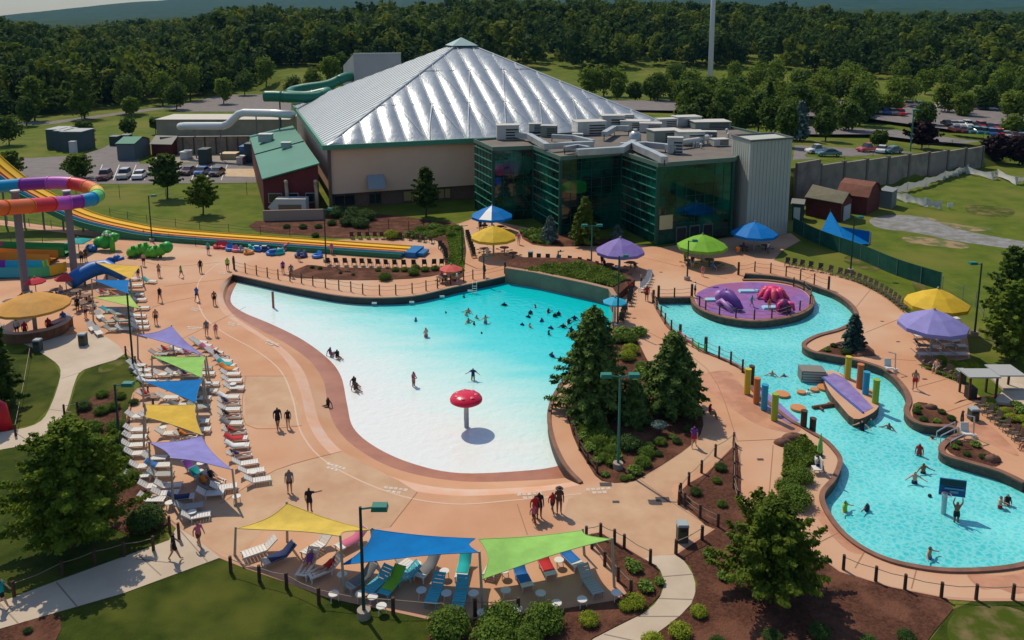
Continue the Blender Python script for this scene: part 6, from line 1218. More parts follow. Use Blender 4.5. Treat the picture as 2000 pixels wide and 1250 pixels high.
lamp(1342, 547, 470, 'thin lamp post in front of the lime umbrella', hs=.8); lamp(1661, 532, 424, 'tall thin lamp post in front of the green screen fence', hs=.8)
lamp(1903, 656, 514, 'lamp post beside the two umbrellas on the right lawn', hs=.9, ang=pi); lamp(1206, 640, 500, 'dark thin lamp post at the sky blue umbrella', hs=.7); lamp(903, 512, 440, 'slim dark post on the grass strip left of the yellow umbrella', hs=.01, base=False)
lamp(945, 545, 500, 'short dark speaker post by the pool corner', hs=.4, base=False); lamp(1090, 515, 490, 'short dark post above the flower bed', hs=.3, base=False)
p = G(1778, 296); lp = thing('street_lamp', 'teal lamp post among the purple leaved trees', 'street lamp', p); MB().cyl((0, 0, 0), .14, 8.5, 8).build('pole', m_lh, lp); MB().box((.5, 0, 8.5), (1.4, .5, .25)).build('lamp_head', m_lh, lp)
# ------------------------------------------------------------------ fences
m_wood = mat('dark_timber', (.085, .045, .028), .8, (.05, .028, .018), 4, 4); m_rope = plain('grey_rope', (.25, .19, .14)); m_net = None
def fence(label, pts, h=1.1, r=.09, rails=1, mr=m_rope, z=0.0, ends=False, m=m_wood, rr=.022, cat='fence', name='post_fence', step=None):
    W = [P(x, y, z) for x, y in pts]
    if step:
        S = smooth(W, 8, False); W = [S[0]]; acc = 0
        for a, c in zip(S, S[1:]):
            acc += (c - a).length
            if acc >= step: W.append(c); acc = 0
    o = W[0].copy(); t = thing(name, label, cat, o)
    for i, p in enumerate(W):
        big = ends and i in (0, len(W) - 1); q = p - o; MB().cyl(q, r * (1.7 if big else 1), h * (1.2 if big else 1), 8, r * (1.6 if big else .9)).build('post', m, t)
    for k in range(rails):
        b = MB(); zz = h * (.86 - .36 * k)
        for a, c in zip(W, W[1:]):
            a, c = a - o, c - o; md_ = (a + c) / 2; sag = min(.16, .04 * (c - a).length) if rails < 3 else 0.01; b.tube([a + Vector((0, 0, zz)), md_ + Vector((0, 0, zz - sag)), c + Vector((0, 0, zz))], rr, 4)
        b.build('rope' if rails < 3 else 'wire', mr, t)
    return t
fp = [(x / 3.906 + 450, y / 3.906 + 320) for x, y in ((30, 808), (115, 830), (200, 848), (283, 865), (365, 880), (455, 895), (543, 912), (630, 930), (725, 945), (828, 962), (920, 976), (1010, 994), (1138, 1002), (1262, 1000), (1387, 988), (1493, 968), (1580, 950), (1680, 922), (1780, 900), (1850, 882), (2095, 838))]
fence('post and cable fence along the wave pool wall', fp, 1.25, .075, 2, ends=True)
fence('post and rope fence along the edge of the foreground lounge deck', [(451, 1118), (507, 1136), (560, 1150), (623, 1180), (768, 1200), (928, 1204), (1012, 1200)], 1.0, .11)
fence('post and rope fence on the left side of the small lower right bed', [(1156, 1072), (1181, 1106), (1207, 1136), (1232, 1162)], .95, .10)
fence('post and rope fence on the right side of the small lower right bed', [(1145, 1056), (1173, 1050), (1200, 1062), (1219, 1072), (1270, 1102)], .95, .10)
fence('post and rope fence around the tip of the three cornered bark bed', [(1326, 986), (1329, 970), (1345, 948), (1370, 924), (1397, 892), (1433, 868)], .95, .10)
fence('post and rope fence along the lower side of the three cornered bed', [(1327, 974), (1337, 988), (1367, 1012), (1402, 1030)], .95, .10, 2)
fence('dark rail fence with short side arms down the right side of the three cornered bed', [(1433, 872), (1433, 900), (1434, 928), (1433, 955), (1441, 985)], 1.0, .09, 2)
fence('post and rope fence along the lower rim of the river deck', [(1647, 1113), (1710, 1136), (1767, 1152), (1838, 1168), (1906, 1172), (1978, 1172), (2060, 1172)], .95, .10)
fence('two posts beside the grey litter bin', [(1320, 1082), (1371, 1055)], .95, .11)
fence('post and rope fence along the right side of the left paths', [(126, 812), (152, 806)], .95, .09); fence('post and rope fence by the lower left path', [(28, 1166), (122, 1125), (186, 1102), (243, 1087), (300, 1076)], .95, .10)
fence('post pair where the diagonal path meets the deck', [(332, 1040), (350, 1054)], 1.1, .10); fence('posts along the left rim of the lounge deck', [(246, 695), (265, 715), (281, 735), (290, 775), (300, 800)], .95, .09); fence('post on the lawn beside the plaza', [(60, 695), (31, 852)], .95, .09)
fence('log rail fence along the pool side of the middle garden bed', [(1107, 800), (1110, 820), (1122, 850), (1132, 880), (1148, 905), (1166, 925)], .9, .09, 2, m_wood, rr=.05)
fence('dark post and net fence along the walkway side of the river', [(1276, 592), (1283, 606), (1291, 620), (1299, 634), (1311, 648), (1328, 662)], 1.25, .09, 2, ends=True); fence('dark post and net fence between the green railing and the coloured posts', [(1378, 688), (1404, 701), (1427, 712), (1450, 728), (1466, 745)], 1.25, .10, 2, ends=True)
fence('pink railing panel on the river fence', [(1328, 664), (1338, 672), (1352, 678)], .95, .07, 2, mr=gloss('pink_rail', (.6, .04, .12)), m=gloss('pink_rail', (.6, .04, .12)), rr=.05); fence('green railing panel on the river fence', [(1353, 679), (1364, 686), (1377, 690)], .9, .06, 2, mr=gloss('green_rail', (.05, .4, .08)), m=gloss('green_rail', (.05, .4, .08)), rr=.05)
fence('fence across the upper left corner of the river', [(1286, 583), (1317, 583), (1351, 580)], 1.25, .09, 2, ends=True)
fence('post and cable fence around the near side of the purple island', [(1366, 598), (1378, 606), (1405, 615), (1437, 621), (1473, 625), (1507, 624), (1537, 617), (1562, 607), (1582, 595), (1584, 580), (1570, 568), (1550, 560)], 1.15, .085, 2)
fence('post and cable fence curving behind the purple island', [(1442, 537), (1474, 531), (1505, 534), (1535, 540), (1563, 547), (1590, 556), (1618, 566)], 1.35, .085, 2, ends=True)
m_dk = plain('black_steel', (.02, .022, .02))
fence('thin dark fence along the path at the far left', [(-30, 433), (120, 447), (260, 462), (440, 489)], 1.2, .04, 2, m_dk, m=m_dk, step=3.6, name='railing'); fence('thin dark fence along the lawn above the slides', [(-30, 473), (60, 478), (150, 480), (190, 486)], 1.2, .04, 2, m_dk, m=m_dk, step=4, name='railing')
fence('tall thin wire fence between the lawn and the small car park', [(150, 392), (300, 384), (498, 380)], 2.4, .045, 3, m_dk, m=m_dk, step=6.5, rr=.012, name='wire_fence'); fence('low dark railing behind the racing slide on the lawn', [(215, 420), (300, 436), (420, 450), (520, 458), (600, 462)], 1.2, .04, 2, m_dk, m=m_dk, step=4.5, name='railing')
fence('thin metal fence on top of the upper car park wall', [(1560, 395), (1915, 327)], .9, .04, 2, m_dk, m=m_dk, step=8, z=0, name='wall_railing').location.z = 6.0
fence('dark fence around the small splash area below the tan wall', [(720, 452), (750, 448), (790, 452), (820, 448), (836, 438)], 1.6, .05, 3, m_dk, m=m_dk, step=3, name='railing')
# green screen fence
sc = smooth([P(1548, 452), P(1600, 478), P(1680, 508), P(1750, 538), P(1836, 566)], 4, False); t = thing('screen_fence', 'long dark green fabric screen fence crossing the lawn right of the tower', 'fence', sc[0]); o = sc[0]
b = MB(); b.wall([p - o for p in sc], 0, 2.1, .05); b.build('screen', mat('green_screen_fabric', (.006, .06, .04), .8, (.01, .09, .06), 1, 4), t)
for p in sc[::2]: MB().cyl(p - o + Vector((0, -.06, 0)), .05, 2.2, 6).build('post', plain('pale_green_post', (.12, .2, .14)), t)
fence('chain link fence continuing from the green screen', [(1840, 568), (1880, 585), (1905, 600), (1920, 625)], 1.8, .04, 3, plain('chain_grey', (.2, .22, .2)), m=plain('chain_grey', (.2, .22, .2)), rr=.012, name='wire_fence')
# white drooping netting barrier by the concrete wall
def net(label, pts, h=1.9):
    W = [P(x, y) for x, y in pts]; o = W[0].copy(); t = thing('net_barrier', label, 'netting', o); K = len(W); vs = []; n = 8; fs = []
    for i in range((K - 1) * n + 1):
        k = min(i // n, K - 2); f = (i - k * n) / n; p = W[k].lerp(W[k + 1], f) - o; s = 4 * f * (1 - f); wv = .25 * sin(i * 2.1); vs += [(p.x, p.y + wv, h - .45 * s), (p.x + .2 * wv, p.y - wv, h * .5 - .1 * s), (p.x - .2, p.y + wv * 1.5, .05 + .35 * s)]
    for i in range(len(vs) // 3 - 1): fs += [(3 * i, 3 * i + 3, 3 * i + 4, 3 * i + 1), (3 * i + 1, 3 * i + 4, 3 * i + 5, 3 * i + 2)]
    MB().add(vs, fs).build('net', mat('white_netting', (.58, .58, .55), .8, transl=.25), t, smooth=True)
    for p in W: MB().cyl(p - o, .05, h, 6).build('post', plain('white_post', (.5, .5, .48)), t)
net('white netting running up from the cage shed along the wall', [(1731, 385), (1772, 375), (1808, 366), (1845, 352), (1872, 345), (1890, 338)]); net('short white netting in front of the storage cage', [(1735, 386), (1770, 396), (1808, 405), (1838, 410)], 1.7); net('white netting at the right edge of the field', [(1888, 340), (1940, 352), (1948, 350)], 1.7); net('separate drooping white netting cut by the right edge', [(1947, 345), (1985, 362), (2010, 355)], 1.7)
t = thing('field_sign', 'small white board standing alone on the right field', 'sign', P(1855, 409)); MB().box((0, 0, .75), (.95, .06, .7)).build('board', plain('white_board', (.7, .7, .7)), t); MB().cyl((0, .05, 0), .04, .7, 6).build('post', m_dk, t)
sheet('gravel_track', [(1700, 428), (1740, 420), (1800, 424), (1860, 444), (1930, 460), (2100, 490), (2100, 505), (1960, 484), (1860, 470), (1790, 455), (1730, 448), (1705, 440)], mat('grey_gravel', (.24, .235, .24), .95, (.16, .16, .13), .6, 8, lo=.42, hi=.58), .02, 3)
sheet('bare_soil', [(1770, 462), (1830, 466), (1890, 478), (1880, 486), (1800, 478), (1765, 470)], mat('dry_soil', (.28, .19, .10), .95, (.10, .12, .03), .5, 8, lo=.44, hi=.56), .018, 3)
sheet('bare_soil', [(1800, 422), (1880, 440), (1940, 446), (1900, 452), (1850, 440)], MATS['dry_soil'], .019, 3)
# ------------------------------------------------------------------ loungers, chairs, tables
PW = mat('white_plastic', (.62, .60, .56), .5); PT = mat('teal_plastic', (.06, .42, .50), .5); PG = mat('grey_mesh_seat', (.36, .37, .34), .7)
def lounger_root(m, m2):
    t = thing('sun_lounger', 'white sun lounger', 'sun lounger')
    b = MB()
    for i in range(7): b.box((-.02 + .19 * i, 0, .36), (.165, .60, .03))
    b.box((.55, -.32, .34), (1.42, .05, .08)); b.box((.55, .32, .34), (1.42, .05, .08)); b.build('seat', m, t)
    b = MB(); a = radians(38)
    for i in range(4): d = .11 + .19 * i; b.box((-.13 - cos(a) * d, 0, .36 + sin(a) * d), (.165, .60, .03), ry=a)
    for s in (-1, 1): b.box((-.13 - cos(a) * .38, s * .32, .35 + sin(a) * .38), (.8, .05, .07), ry=a)
    b.build('backrest', m2, t)
    for x in (-.05, 1.15):
        for s in (-1, 1): MB().box((x, s * .31, .17), (.07, .05, .34)).build('leg', m, t)
    return t
KW, KT, KG = Kit(lounger_root(PW, PW)), Kit(lounger_root(PT, PT)), Kit(lounger_root(PG, PG))
def towel(p, rz, c, lb, part=.6):
    b = MB(); vs = []; n = 6; x0 = -.62
    prof = [(-.68, .83), (-.40, .62), (-.13, .415), (.15, .40), (.5, .40), (.85, .395)][:max(3, int(6 * part) + 1)]
    for x, z in prof: vs += [(x, -.36, z - .10), (x, -.33, z), (x, 0, z + .005), (x, .33, z), (x, .36, z - .08)]
    b.add(vs, [(5 * k + j, 5 * k + 5 + j, 5 * k + 6 + j, 5 * k + 1 + j) for k in range(len(prof) - 1) for j in range(4)])
    return tag(b.build('towel', CLR[c], None, True, p, rz), lb, 'towel')
LN = [0]
def lg(x, y, ang, kit=None, label='', group=None, tw_=None, rel_='', who=None):
    p = P(x, y, .35); p.z = .025; d = Vector((cos(ang), sin(ang), 0)); p2 = p - d * .3; o = (kit or KW).put(p2, ang, label, .87, group); LN[0] += 1
    if tw_: towel(p2, ang, tw_, f'{tw_} towel on the {rel_}', R.choice([.5, .6, .9])).scale = (.87,) * 3
    if who: q = p2 + Vector((0, 0, .27)) + d * .12; person(q, ang + pi / 2, 'recline', f'person in {who} reclining on the {rel_}', R.choice([0, 1, 2]), ('suit', who), None, 'dark', .98)
    return o
TW = {2: 'pink', 6: 'teal', 7: 'orange', 11: 'white', 15: 'grey', 17: 'red', 18: 'white'}; WH = {4: 'black', 12: 'navy', 16: 'red', 19: 'navy', 14: 'black'}
rowA = [(389, 667), (398, 673), (409, 680), (420, 687), (431, 695), (437, 703), (444, 711), (448, 719), (452, 729), (455, 742), (459, 756), (448, 774), (449, 786), (450, 798), (451, 811), (454, 825), (460, 842), (463, 855), (466, 869), (470, 888), (482, 903), (494, 919), (506, 936)]
for i, (x, y) in enumerate(rowA):
    ang = radians(-14 if i < 8 else 2 if i < 16 else 8 if i < 19 else 17); r_ = f'{nth(i)} lounger of the curved row beside the wave pool'
    lg(x, y, ang, None, f'white {r_}, counting from the far end', 'loungers in the curved row', TW.get(i), r_, WH.get(i))
colB = [(268, 712, -10), (277, 722, -5), (284, 732, 0), (290, 744, 0), (292, 771, 5), (270, 812, 0), (296, 813, 5), (268, 838, 5), (266, 852, 5), (264, 868, 8), (270, 884, 8), (304, 893, 3), (311, 907, 3), (316, 925, 4), (300, 948, 8), (332, 947, 10), (326, 962, 10), (281, 909, 10), (273, 928, 10), (356, 970, 14), (372, 988, 16), (386, 1006, 18), (299, 974, 0)]
for i, (x, y, a) in enumerate(colB):
    r_ = f'{nth(i)} lounger in the outer left row'; lg(x, y, radians(a), KG if i in (13, 20) else None, f'{"grey" if i in (13, 20) else "white"} {r_}, counting downwards', 'loungers in the outer left row', {12: 'blue', 19: 'navy', 5: None, 3: 'white'}.get(i), r_, {4: 'red'}.get(i))
colC = [(330, 685, 0), (352, 683, 0), (372, 690, 5), (312, 690, 0), (330, 708, 0), (355, 706, 0), (320, 730, 0), (345, 728, 0), (368, 732, 0), (345, 750, 2), (370, 756, 2), (330, 775, 2), (352, 790, 2), (372, 775, 2), (335, 815, 4), (372, 825, 4), (330, 845, 4), (366, 850, 4), (397, 717, 2), (402, 728, 2), (410, 748, 2), (407, 762, 2), (393, 776, 2), (390, 793, 2), (389, 822, 6), (391, 838, 6), (378, 915, -35), (392, 930, -35), (404, 945, -35), (420, 935, -30), (440, 950, 15), (414, 962, 8), (360, 868, 4), (345, 880, 4)]
for i, (x, y, a) in enumerate(colC):
    r_ = f'{nth(i)} lounger among those under the column of sails'; lg(x, y, radians(a), KG if i % 5 == 3 else None, f'{"grey" if i % 5 == 3 else "white"} {r_}', 'loungers under the column of sails', {1: 'white', 5: 'red', 10: 'grey', 12: 'grey', 14: 'orange', 26: 'purple', 27: 'teal', 21: 'grey'}.get(i), r_, {0: 'red', 2: 'pink', 4: 'black', 8: 'navy', 13: 'teal', 28: 'orange', 29: 'black', 17: 'orange'}.get(i))
upl_ = [(263, 543, 10), (265, 556, 10), (293, 548, -10), (267, 574, 5), (272, 584, 5), (277, 600, 5), (270, 616, 5), (274, 628, 5), (276, 638, 5), (215, 605, 0), (232, 612, 0), (240, 626, 0), (215, 628, 0), (222, 642, 0), (245, 641, 0), (205, 572, 0), (225, 575, 0), (195, 617, -50), (180, 640, -50), (192, 648, -50), (172, 598, 0)]
for i, (x, y, a) in enumerate(upl_):
    r_ = f'{nth(i)} lounger near the three small sails'; lg(x, y, radians(a), KG if i in (10, 11, 12, 13) else KT if i == 9 else None, f'{"grey" if i in (10, 11, 12, 13) else "teal" if i == 9 else "white"} {r_}, counted down the slope', 'loungers near the three small sails', {2: 'teal', 3: 'teal', 5: 'black', 6: 'white', 7: 'white'}.get(i), r_, {15: 'red', 16: 'orange'}.get(i))
rt = [(1795, 655, 0), (1830, 660, 25), (1862, 656, 25), (1800, 674, 0), (1822, 676, 0), (1850, 672, 0), (1872, 674, 0), (1800, 690, 0), (1826, 690, 0), (1852, 690, 0), (1874, 690, 0), (1862, 664, 20), (1785, 616, 10), (1860, 621, 10)]
for i, (x, y, a) in enumerate(rt):
    r_ = f'{nth(i)} lounger around the lavender umbrella'; lg(x, y, radians(a), None, f'white {r_}, front rows counted last', 'loungers around the lavender umbrella', {4: 'grey', 6: 'grey'}.get(i), r_, {3: 'black', 1: 'teal'}.get(i))
def l2(xf, yf, xh, yh, kit, label, tw_=None, who=None, rel_=''):
    a, c = P(xf, yf, .35), P(xh, yh, .5); d = (a - c); d.z = 0; ang = atan2(d.y, d.x); m = (a + c) / 2; m.z = .025; d.normalize(); p2 = m - d * .3; o = kit.put(p2, ang, label, None, 'loungers on the foreground lounge deck')
    if tw_: towel(p2, ang, tw_, f'{tw_} towel on the {rel_}', 1.0)
    if who: person(p2 + Vector((0, 0, .27)) + d * .12, ang + pi / 2, 'recline', f'person in {who} lying on the {rel_}', 1, ('suit', who), None, 'dark', .98)
l2(476, 1084, 533, 1060, KW, 'white lounger under the left tip of the yellow foreground sail'); l2(516, 1098, 568, 1072, KG, 'grey lounger with a navy bundle under the yellow foreground sail', 'navy', None, 'grey lounger under the yellow foreground sail')
l2(602, 1078, 634, 1053, KW, 'white lounger at the upper edge of the yellow foreground sail'); l2(668, 1066, 702, 1044, KW, 'white lounger between the yellow and blue foreground sails', 'pink', None, 'lounger between the yellow and blue sails')
l2(592, 1118, 608, 1088, KW, 'white lounger with a purple clad person under the yellow sail', None, 'purple', 'left lounger of the pair below the yellow sail'); l2(612, 1122, 652, 1100, KW, 'white lounger right of the purple clad person', None, 'red', 'right lounger of the pair below the yellow sail')
l2(684, 1144, 722, 1115, KG, 'grey lounger with a pale blue towel left of the lamp post', 'grey', None, 'grey lounger left of the lamp post'); l2(722, 1152, 750, 1123, KT, 'turquoise lounger first right of the lamp post', None); l2(752, 1156, 776, 1122, KT, 'turquoise lounger with a lime towel, second right of the lamp post', 'lime', None, 'turquoise lounger second from the lamp post')
l2(770, 1132, 800, 1116, KT, 'turquoise lounger tucked behind the lime towel one'); l2(842, 1174, 856, 1136, KT, 'turquoise lounger, left one of the matching pair under the blue sail'); l2(895, 1180, 903, 1142, KT, 'turquoise lounger, right one of the matching pair under the blue sail')
l2(826, 1118, 842, 1096, KW, 'white lounger with a grey towel behind the turquoise pair', 'grey', None, 'white lounger behind the turquoise pair'); l2(902, 1120, 908, 1092, KW, 'white lounger with a teal towel near the blue sail corner', 'teal', None, 'white lounger near the blue sail corner')
l2(1028, 1140, 1014, 1108, KW, 'white lounger with a blue bag half shaded by the green sail', 'blue', None, 'lounger half shaded by the green sail'); l2(1166, 1156, 1142, 1118, KG, 'long grey lounger under the right end of the green sail'); l2(1072, 1114, 1062, 1090, KW, 'white lounger with a red towel behind the green sail', 'red', None, 'lounger behind the green sail'); l2(1122, 1096, 1106, 1076, KW, 'white lounger with a bright blue towel by the small bed', 'blue', None, 'lounger by the small bed')
l2(806, 1108, 786, 1092, KW, 'white lounger peeking from under the lower edge of the blue sail'); l2(960, 1112, 968, 1092, KW, 'white lounger hidden behind the low tip of the green sail')
# side tables
def table_root():
    t = thing('side_table', 'small round white table', 'table'); MB().lathe([(.01, .43), (.27, .43), (.29, .45), (.27, .47), (.01, .47)], 14).build('tabletop', PW, t)
    for i in range(3): a = i * 2.094; MB().tube([(cos(a) * .2, sin(a) * .2, .43), (cos(a) * .25, sin(a) * .25, 0)], .025, 5).build('leg', PW, t)
    return t
KTB = Kit(table_root())
for i, (x, y) in enumerate(((668, 1122), (652, 1160), (704, 1160), (728, 1166), (745, 1184), (814, 1102), (868, 1116), (823, 1153), (872, 1159), (925, 1159), (888, 1196), (942, 1196), (1010, 1190), (988, 1153), (1056, 1159), (1087, 1178), (1137, 1171), (1204, 1158), (1092, 1094), (985, 1115))): KTB.put(P(x, y, .45) * 1 - Vector((0, 0, .425)), 0, f'round white side table, {nth(i)} on the foreground lounge deck', None, 'side tables on the foreground deck')
for i, (x, y) in enumerate(((462, 970), (331, 982), (455, 750), (375, 1000), (495, 922), (392, 905), (340, 700), (318, 835))): KTB.put(P(x, y, .45) - Vector((0, 0, .425)), 0, f'round white side table, {nth(i)} among the left hand loungers', None, 'side tables among the left loungers')
# chairs
m_cs = mat('brown_chair_slats', (.055, .038, .028), .7); m_cf = mat('chair_frame_tan', (.26, .19, .13), .6)
def chair_root(ms, mf_):
    t = thing('patio_chair', 'brown chair', 'chair'); MB().box((0, 0, .42), (.56, .54, .05)).build('seat', ms, t); MB().box((0, .27, .76), (.56, .05, .66), rx=-.25).build('backrest', ms, t)
    for x in (-.27, .27):
        for y in (-.24, .24): MB().box((x, y, .2), (.05, .05, .4)).build('leg', mf_, t)
        MB().box((x, 0, .64), (.06, .56, .035)).build('armrest', mf_, t)
    return t
KC_, KCW = Kit(chair_root(m_cs, m_cf)), Kit(chair_root(PW, PW))
def chairs(label, px_, step, face, kit=KC_, group=None, jit=.12, who=()):
    S = smooth(poly(px_), 10, False); acc = 0; i = 0; pr = S[0]; 
    for a, c in zip(S, S[1:]):
        acc += (c - a).length
        if acc >= step:
            acc = 0; d = (c - a).normalized(); rz = atan2(d.y, d.x) + face + R.uniform(-jit, jit); kit.put(c + Vector((0, 0, .025)), rz, f'{"white" if kit is KCW else "brown"} chair, {nth(i)} {label}', None, group or label)
            if i in who: w_ = R.choice(['black', 'red', 'blue', 'teal']); person(c + Vector((0, 0, .0)), rz, 'sitchair', f'person in {w_} seated on the {nth(i)} chair ' + ' '.join(label.split()[:7]), R.choice([0, 1, 2]), ('shorts', w_), R.choice([None, w_]), 'dark', 1)
            i += 1
chairs('of the long row on the lawn edge behind the island', [(1522, 518), (1560, 524), (1620, 536), (1680, 554), (1730, 580), (1765, 608)], .82, 0)
chairs('of the row below the right umbrellas', [(1786, 712), (1815, 722), (1850, 736), (1885, 752)], .9, 0, who=(1,)); chairs('of the row along the right hand shrub bed', [(1900, 792), (1925, 812), (1965, 845), (2005, 880)], .85, 0, who=(6,))
chairs('of the row below the long slide', [(625, 518), (700, 519), (780, 522), (868, 520)], .95, pi); chairs('of the row above the slide landing', [(672, 466), (740, 466), (800, 468), (850, 476)], .95, pi)
chairs('of the row around the slide landing', [(856, 482), (868, 496), (872, 512)], .95, pi / 2); chairs('of the row right of the grass strip', [(912, 460), (918, 480), (926, 505)], 1.0, pi / 2)
chairs('of the row behind the raised flower bed', [(1030, 512), (1080, 514), (1130, 520), (1170, 530), (1208, 546)], 1.1, 0, who=(2, 8)); chairs('of the group at the top of the river walk', [(1205, 548), (1225, 560), (1232, 580), (1228, 600)], .95, pi / 2, who=(1, 3)); chairs('of the row by the sky blue umbrella', [(1222, 604), (1218, 620), (1212, 636)], .9, pi / 2, who=(0, 2))
chairs('of the white row behind the purple umbrella', [(1248, 575), (1262, 560), (1268, 545)], .9, -pi / 2, KCW)
# picnic tables under the large umbrellas
m_pt = mat('picnic_wood', (.13, .075, .045), .7); 
def picnic_root():
    t = thing('picnic_table', 'round picnic table', 'table'); MB().lathe([(.01, .72), (.62, .72), (.62, .77), (.01, .77)], 14).build('tabletop', m_pt, t); MB().cyl((0, 0, 0), .07, .72, 8).build('leg', m_dk, t)
    for i in range(4): a = i * pi / 2 + .4; b = MB(); b.lathe([(.01, .44), (.2, .44), (.2, .48), (.01, .48)], 10, (cos(a) * 1.0, sin(a) * 1.0, 0)); b.tube([(0, 0, .25), (cos(a) * 1.0, sin(a) * 1.0, .44)], .03, 5); b.build('seat', m_pt, t)
    return t
KPT = Kit(picnic_root())
for i, (x, y, nm) in enumerate(((945, 450, 'blue and white umbrella'), (978, 452, 'blue and white umbrella'), (945, 496, 'upper yellow umbrella'), (985, 494, 'upper yellow umbrella'), (1002, 505, 'upper yellow umbrella'), (1190, 528, 'purple umbrella'), (1232, 524, 'purple umbrella'), (1218, 540, 'purple umbrella'), (1345, 520, 'lime umbrella'), (1385, 518, 'lime umbrella'), (1398, 526, 'lime umbrella'), (1450, 492, 'plain blue umbrella'), (1495, 490, 'plain blue umbrella'), (50, 588, 'crimson umbrella'), (90, 585, 'crimson umbrella'), (110, 578, 'scarlet umbrella'), (150, 580, 'scarlet umbrella'), (865, 552, 'coral umbrella'), (20, 600, 'orange parasol'), (160, 605, 'orange parasol'), (170, 590, 'scarlet umbrella'))): KPT.put(P(x, y) + Vector((0, 0, .025)), .3 * i, f'round picnic table near the {nm}, {nth(i)} of them all', None, 'round picnic tables')
pp = [(938, 452), (972, 456), (952, 500), (1180, 532), (1202, 536), (1240, 530), (1352, 524), (1392, 530), (1441, 497), (1500, 496), (44, 592), (98, 590), (120, 584), (158, 586), (30, 604), (152, 610), (176, 597), (870, 556), (168, 622), (184, 610)]
for i, (x, y) in enumerate(pp):
    c = R.choice(COLW); person(P(x, y), R.uniform(0, 6.28), 'sitchair' if i % 3 else 'stand', f'person in {c} at the picnic tables, {nth(i)} of the diners', R.choice([0, 1, 2]), ('shorts', c), R.choice([c, 'white', 'black', None]), 'dark', 1, 'people at the picnic tables')
# litter bins
def litter(x, y, label, h=1.1):
    t = thing('litter_bin', label, 'litter bin', P(x, y)); MB().box((0, 0, h * .45), (.62, .62, h * .9)).build('body', mat('bin_olive', (.055, .065, .05), .6), t); MB().box((0, 0, h * .96), (.70, .70, .12), taper=.85).build('lid', mat('bin_lid_grey', (.32, .36, .36), .4), t)
    MB().box((0, -.32, h * .72), (.36, .03, .18)).build('flap', m_dk, t)
litter(1332, 1056, 'olive litter bin with grey lid beside the curved lower path', 1.2); litter(163, 674, 'dark litter bin on the plaza below the counter', 1.2); litter(75, 686, 'brown litter bin on the plaza nearest the left tree', 1.2); litter(1876, 746, 'grey litter bin in front of the right hand shrubs', 1.15); litter(1900, 820, 'low bin beside the grey slabs at the right', 1.0); litter(1036, 508, 'slim bin in front of the flower bed', 1.2)
# red pod at left edge with the pram
t = thing('inflatable', 'bright red rounded object cut by the left edge', 'inflatable', P(-6, 838)); b = MB(); b.tube([(-.6, 0, 0), (-.4, 0, 1.6), (.0, 0, 2.3), (.5, 0, 1.9), (.75, 0, 0)], [.45, .45, .4, .42, .45], 10); b.build('arch', gloss('pod_red', (.6, .01, .02)), t, smooth=True)
# ------------------------------------------------------------------ rooftop machines and ducts
RZ0 = GH - .35
m_duct = mat('galvanised_duct', (.50, .52, .50), .35, (.38, .40, .40), .6, 3, met=.35); m_hv = mat('unit_olive_grey', (.22, .25, .21), .6); m_hvd = mat('unit_dark_side', (.035, .035, .035), .7); m_hvl = mat('unit_pale_top', (.5, .48, .43), .6)
def rp_(x, y, z=RZ0): return P(x, y, z)
un_ = [(991, 272, 31, 2.3, 0, 'tan boxed unit at the left end of the roof'), (1072, 267, 24, 1.8, 1, 'dark sided unit behind the first duct loop'), (1150, 262, 48, 2.2, 2, 'long olive unit in the middle of the roof'), (1195, 252, 36, 2.4, 0, 'pale hooded unit behind the olive one'), (1240, 254, 46, 1.6, 2, 'low grey green unit near the pyramid corner'), (1297, 276, 48, 1.8, 1, 'dark sided unit right of the central ducts'), (1346, 282, 42, 2.0, 2, 'grey unit with louvres at the right of the roof'), (1318, 300, 24, 2.3, 2, 'tall grey unit at the front edge of the roof'), (1340, 246, 40, 1.7, 2, 'green grey unit at the back of the roof'), (1385, 250, 56, 1.2, 1, 'long low screen unit at the far right of the roof'), (1270, 258, 34, 1.5, 0, 'pale small unit behind the round fan'), (1404, 285, 26, 1.0, 0, 'low pale unit beside the stair tower'), (1220, 246, 26, 2.0, 0, 'pale angled unit at the back row'), (1385, 272, 22, 1.2, 1, 'small dark unit beside the long white pipe'), (1300, 250, 30, 1.6, 2, 'square grey unit in the back row'), (1045, 257, 20, 1.3, 0, 'small pale unit next to the pyramid eave'), (1128, 276, 16, 1.1, 0, 'small white junction box between the ducts')]
for i, (x, y, wp_, h, k, lb) in enumerate(un_):
    p = rp_(x, y); w_ = wp_ / pxm(x, y) * .93; t = thing('roof_unit', lb, 'air conditioner', p, [.1, -.15, .25][i % 3]); dp_ = w_ * .62
    MB().box((0, 0, h * .5 + .1), (w_, dp_, h)).build('casing', [m_hvl, m_hv, m_duct][k] if k != 1 else m_hv, t); MB().box((0, 0, h + .15), (w_ * 1.04, dp_ * 1.06, .09)).build('lid', m_hvl, t)
    b = MB()
    for j in range(4): b.box((w_ * .18, -dp_ / 2 - .02, .35 + j * h * .2), (w_ * .55, .06, h * .1))
    b.build('louvre', m_hvd, t)
    if k == 1: MB().box((w_ * .5 + .02, 0, h * .5 + .1), (.06, dp_ * .9, h * .9)).build('dark_side_panel', m_hvd, t)
    MB().box((0, 0, .05), (w_ * .9, dp_ * .9, .1)).build('curb', m_hvd, t)
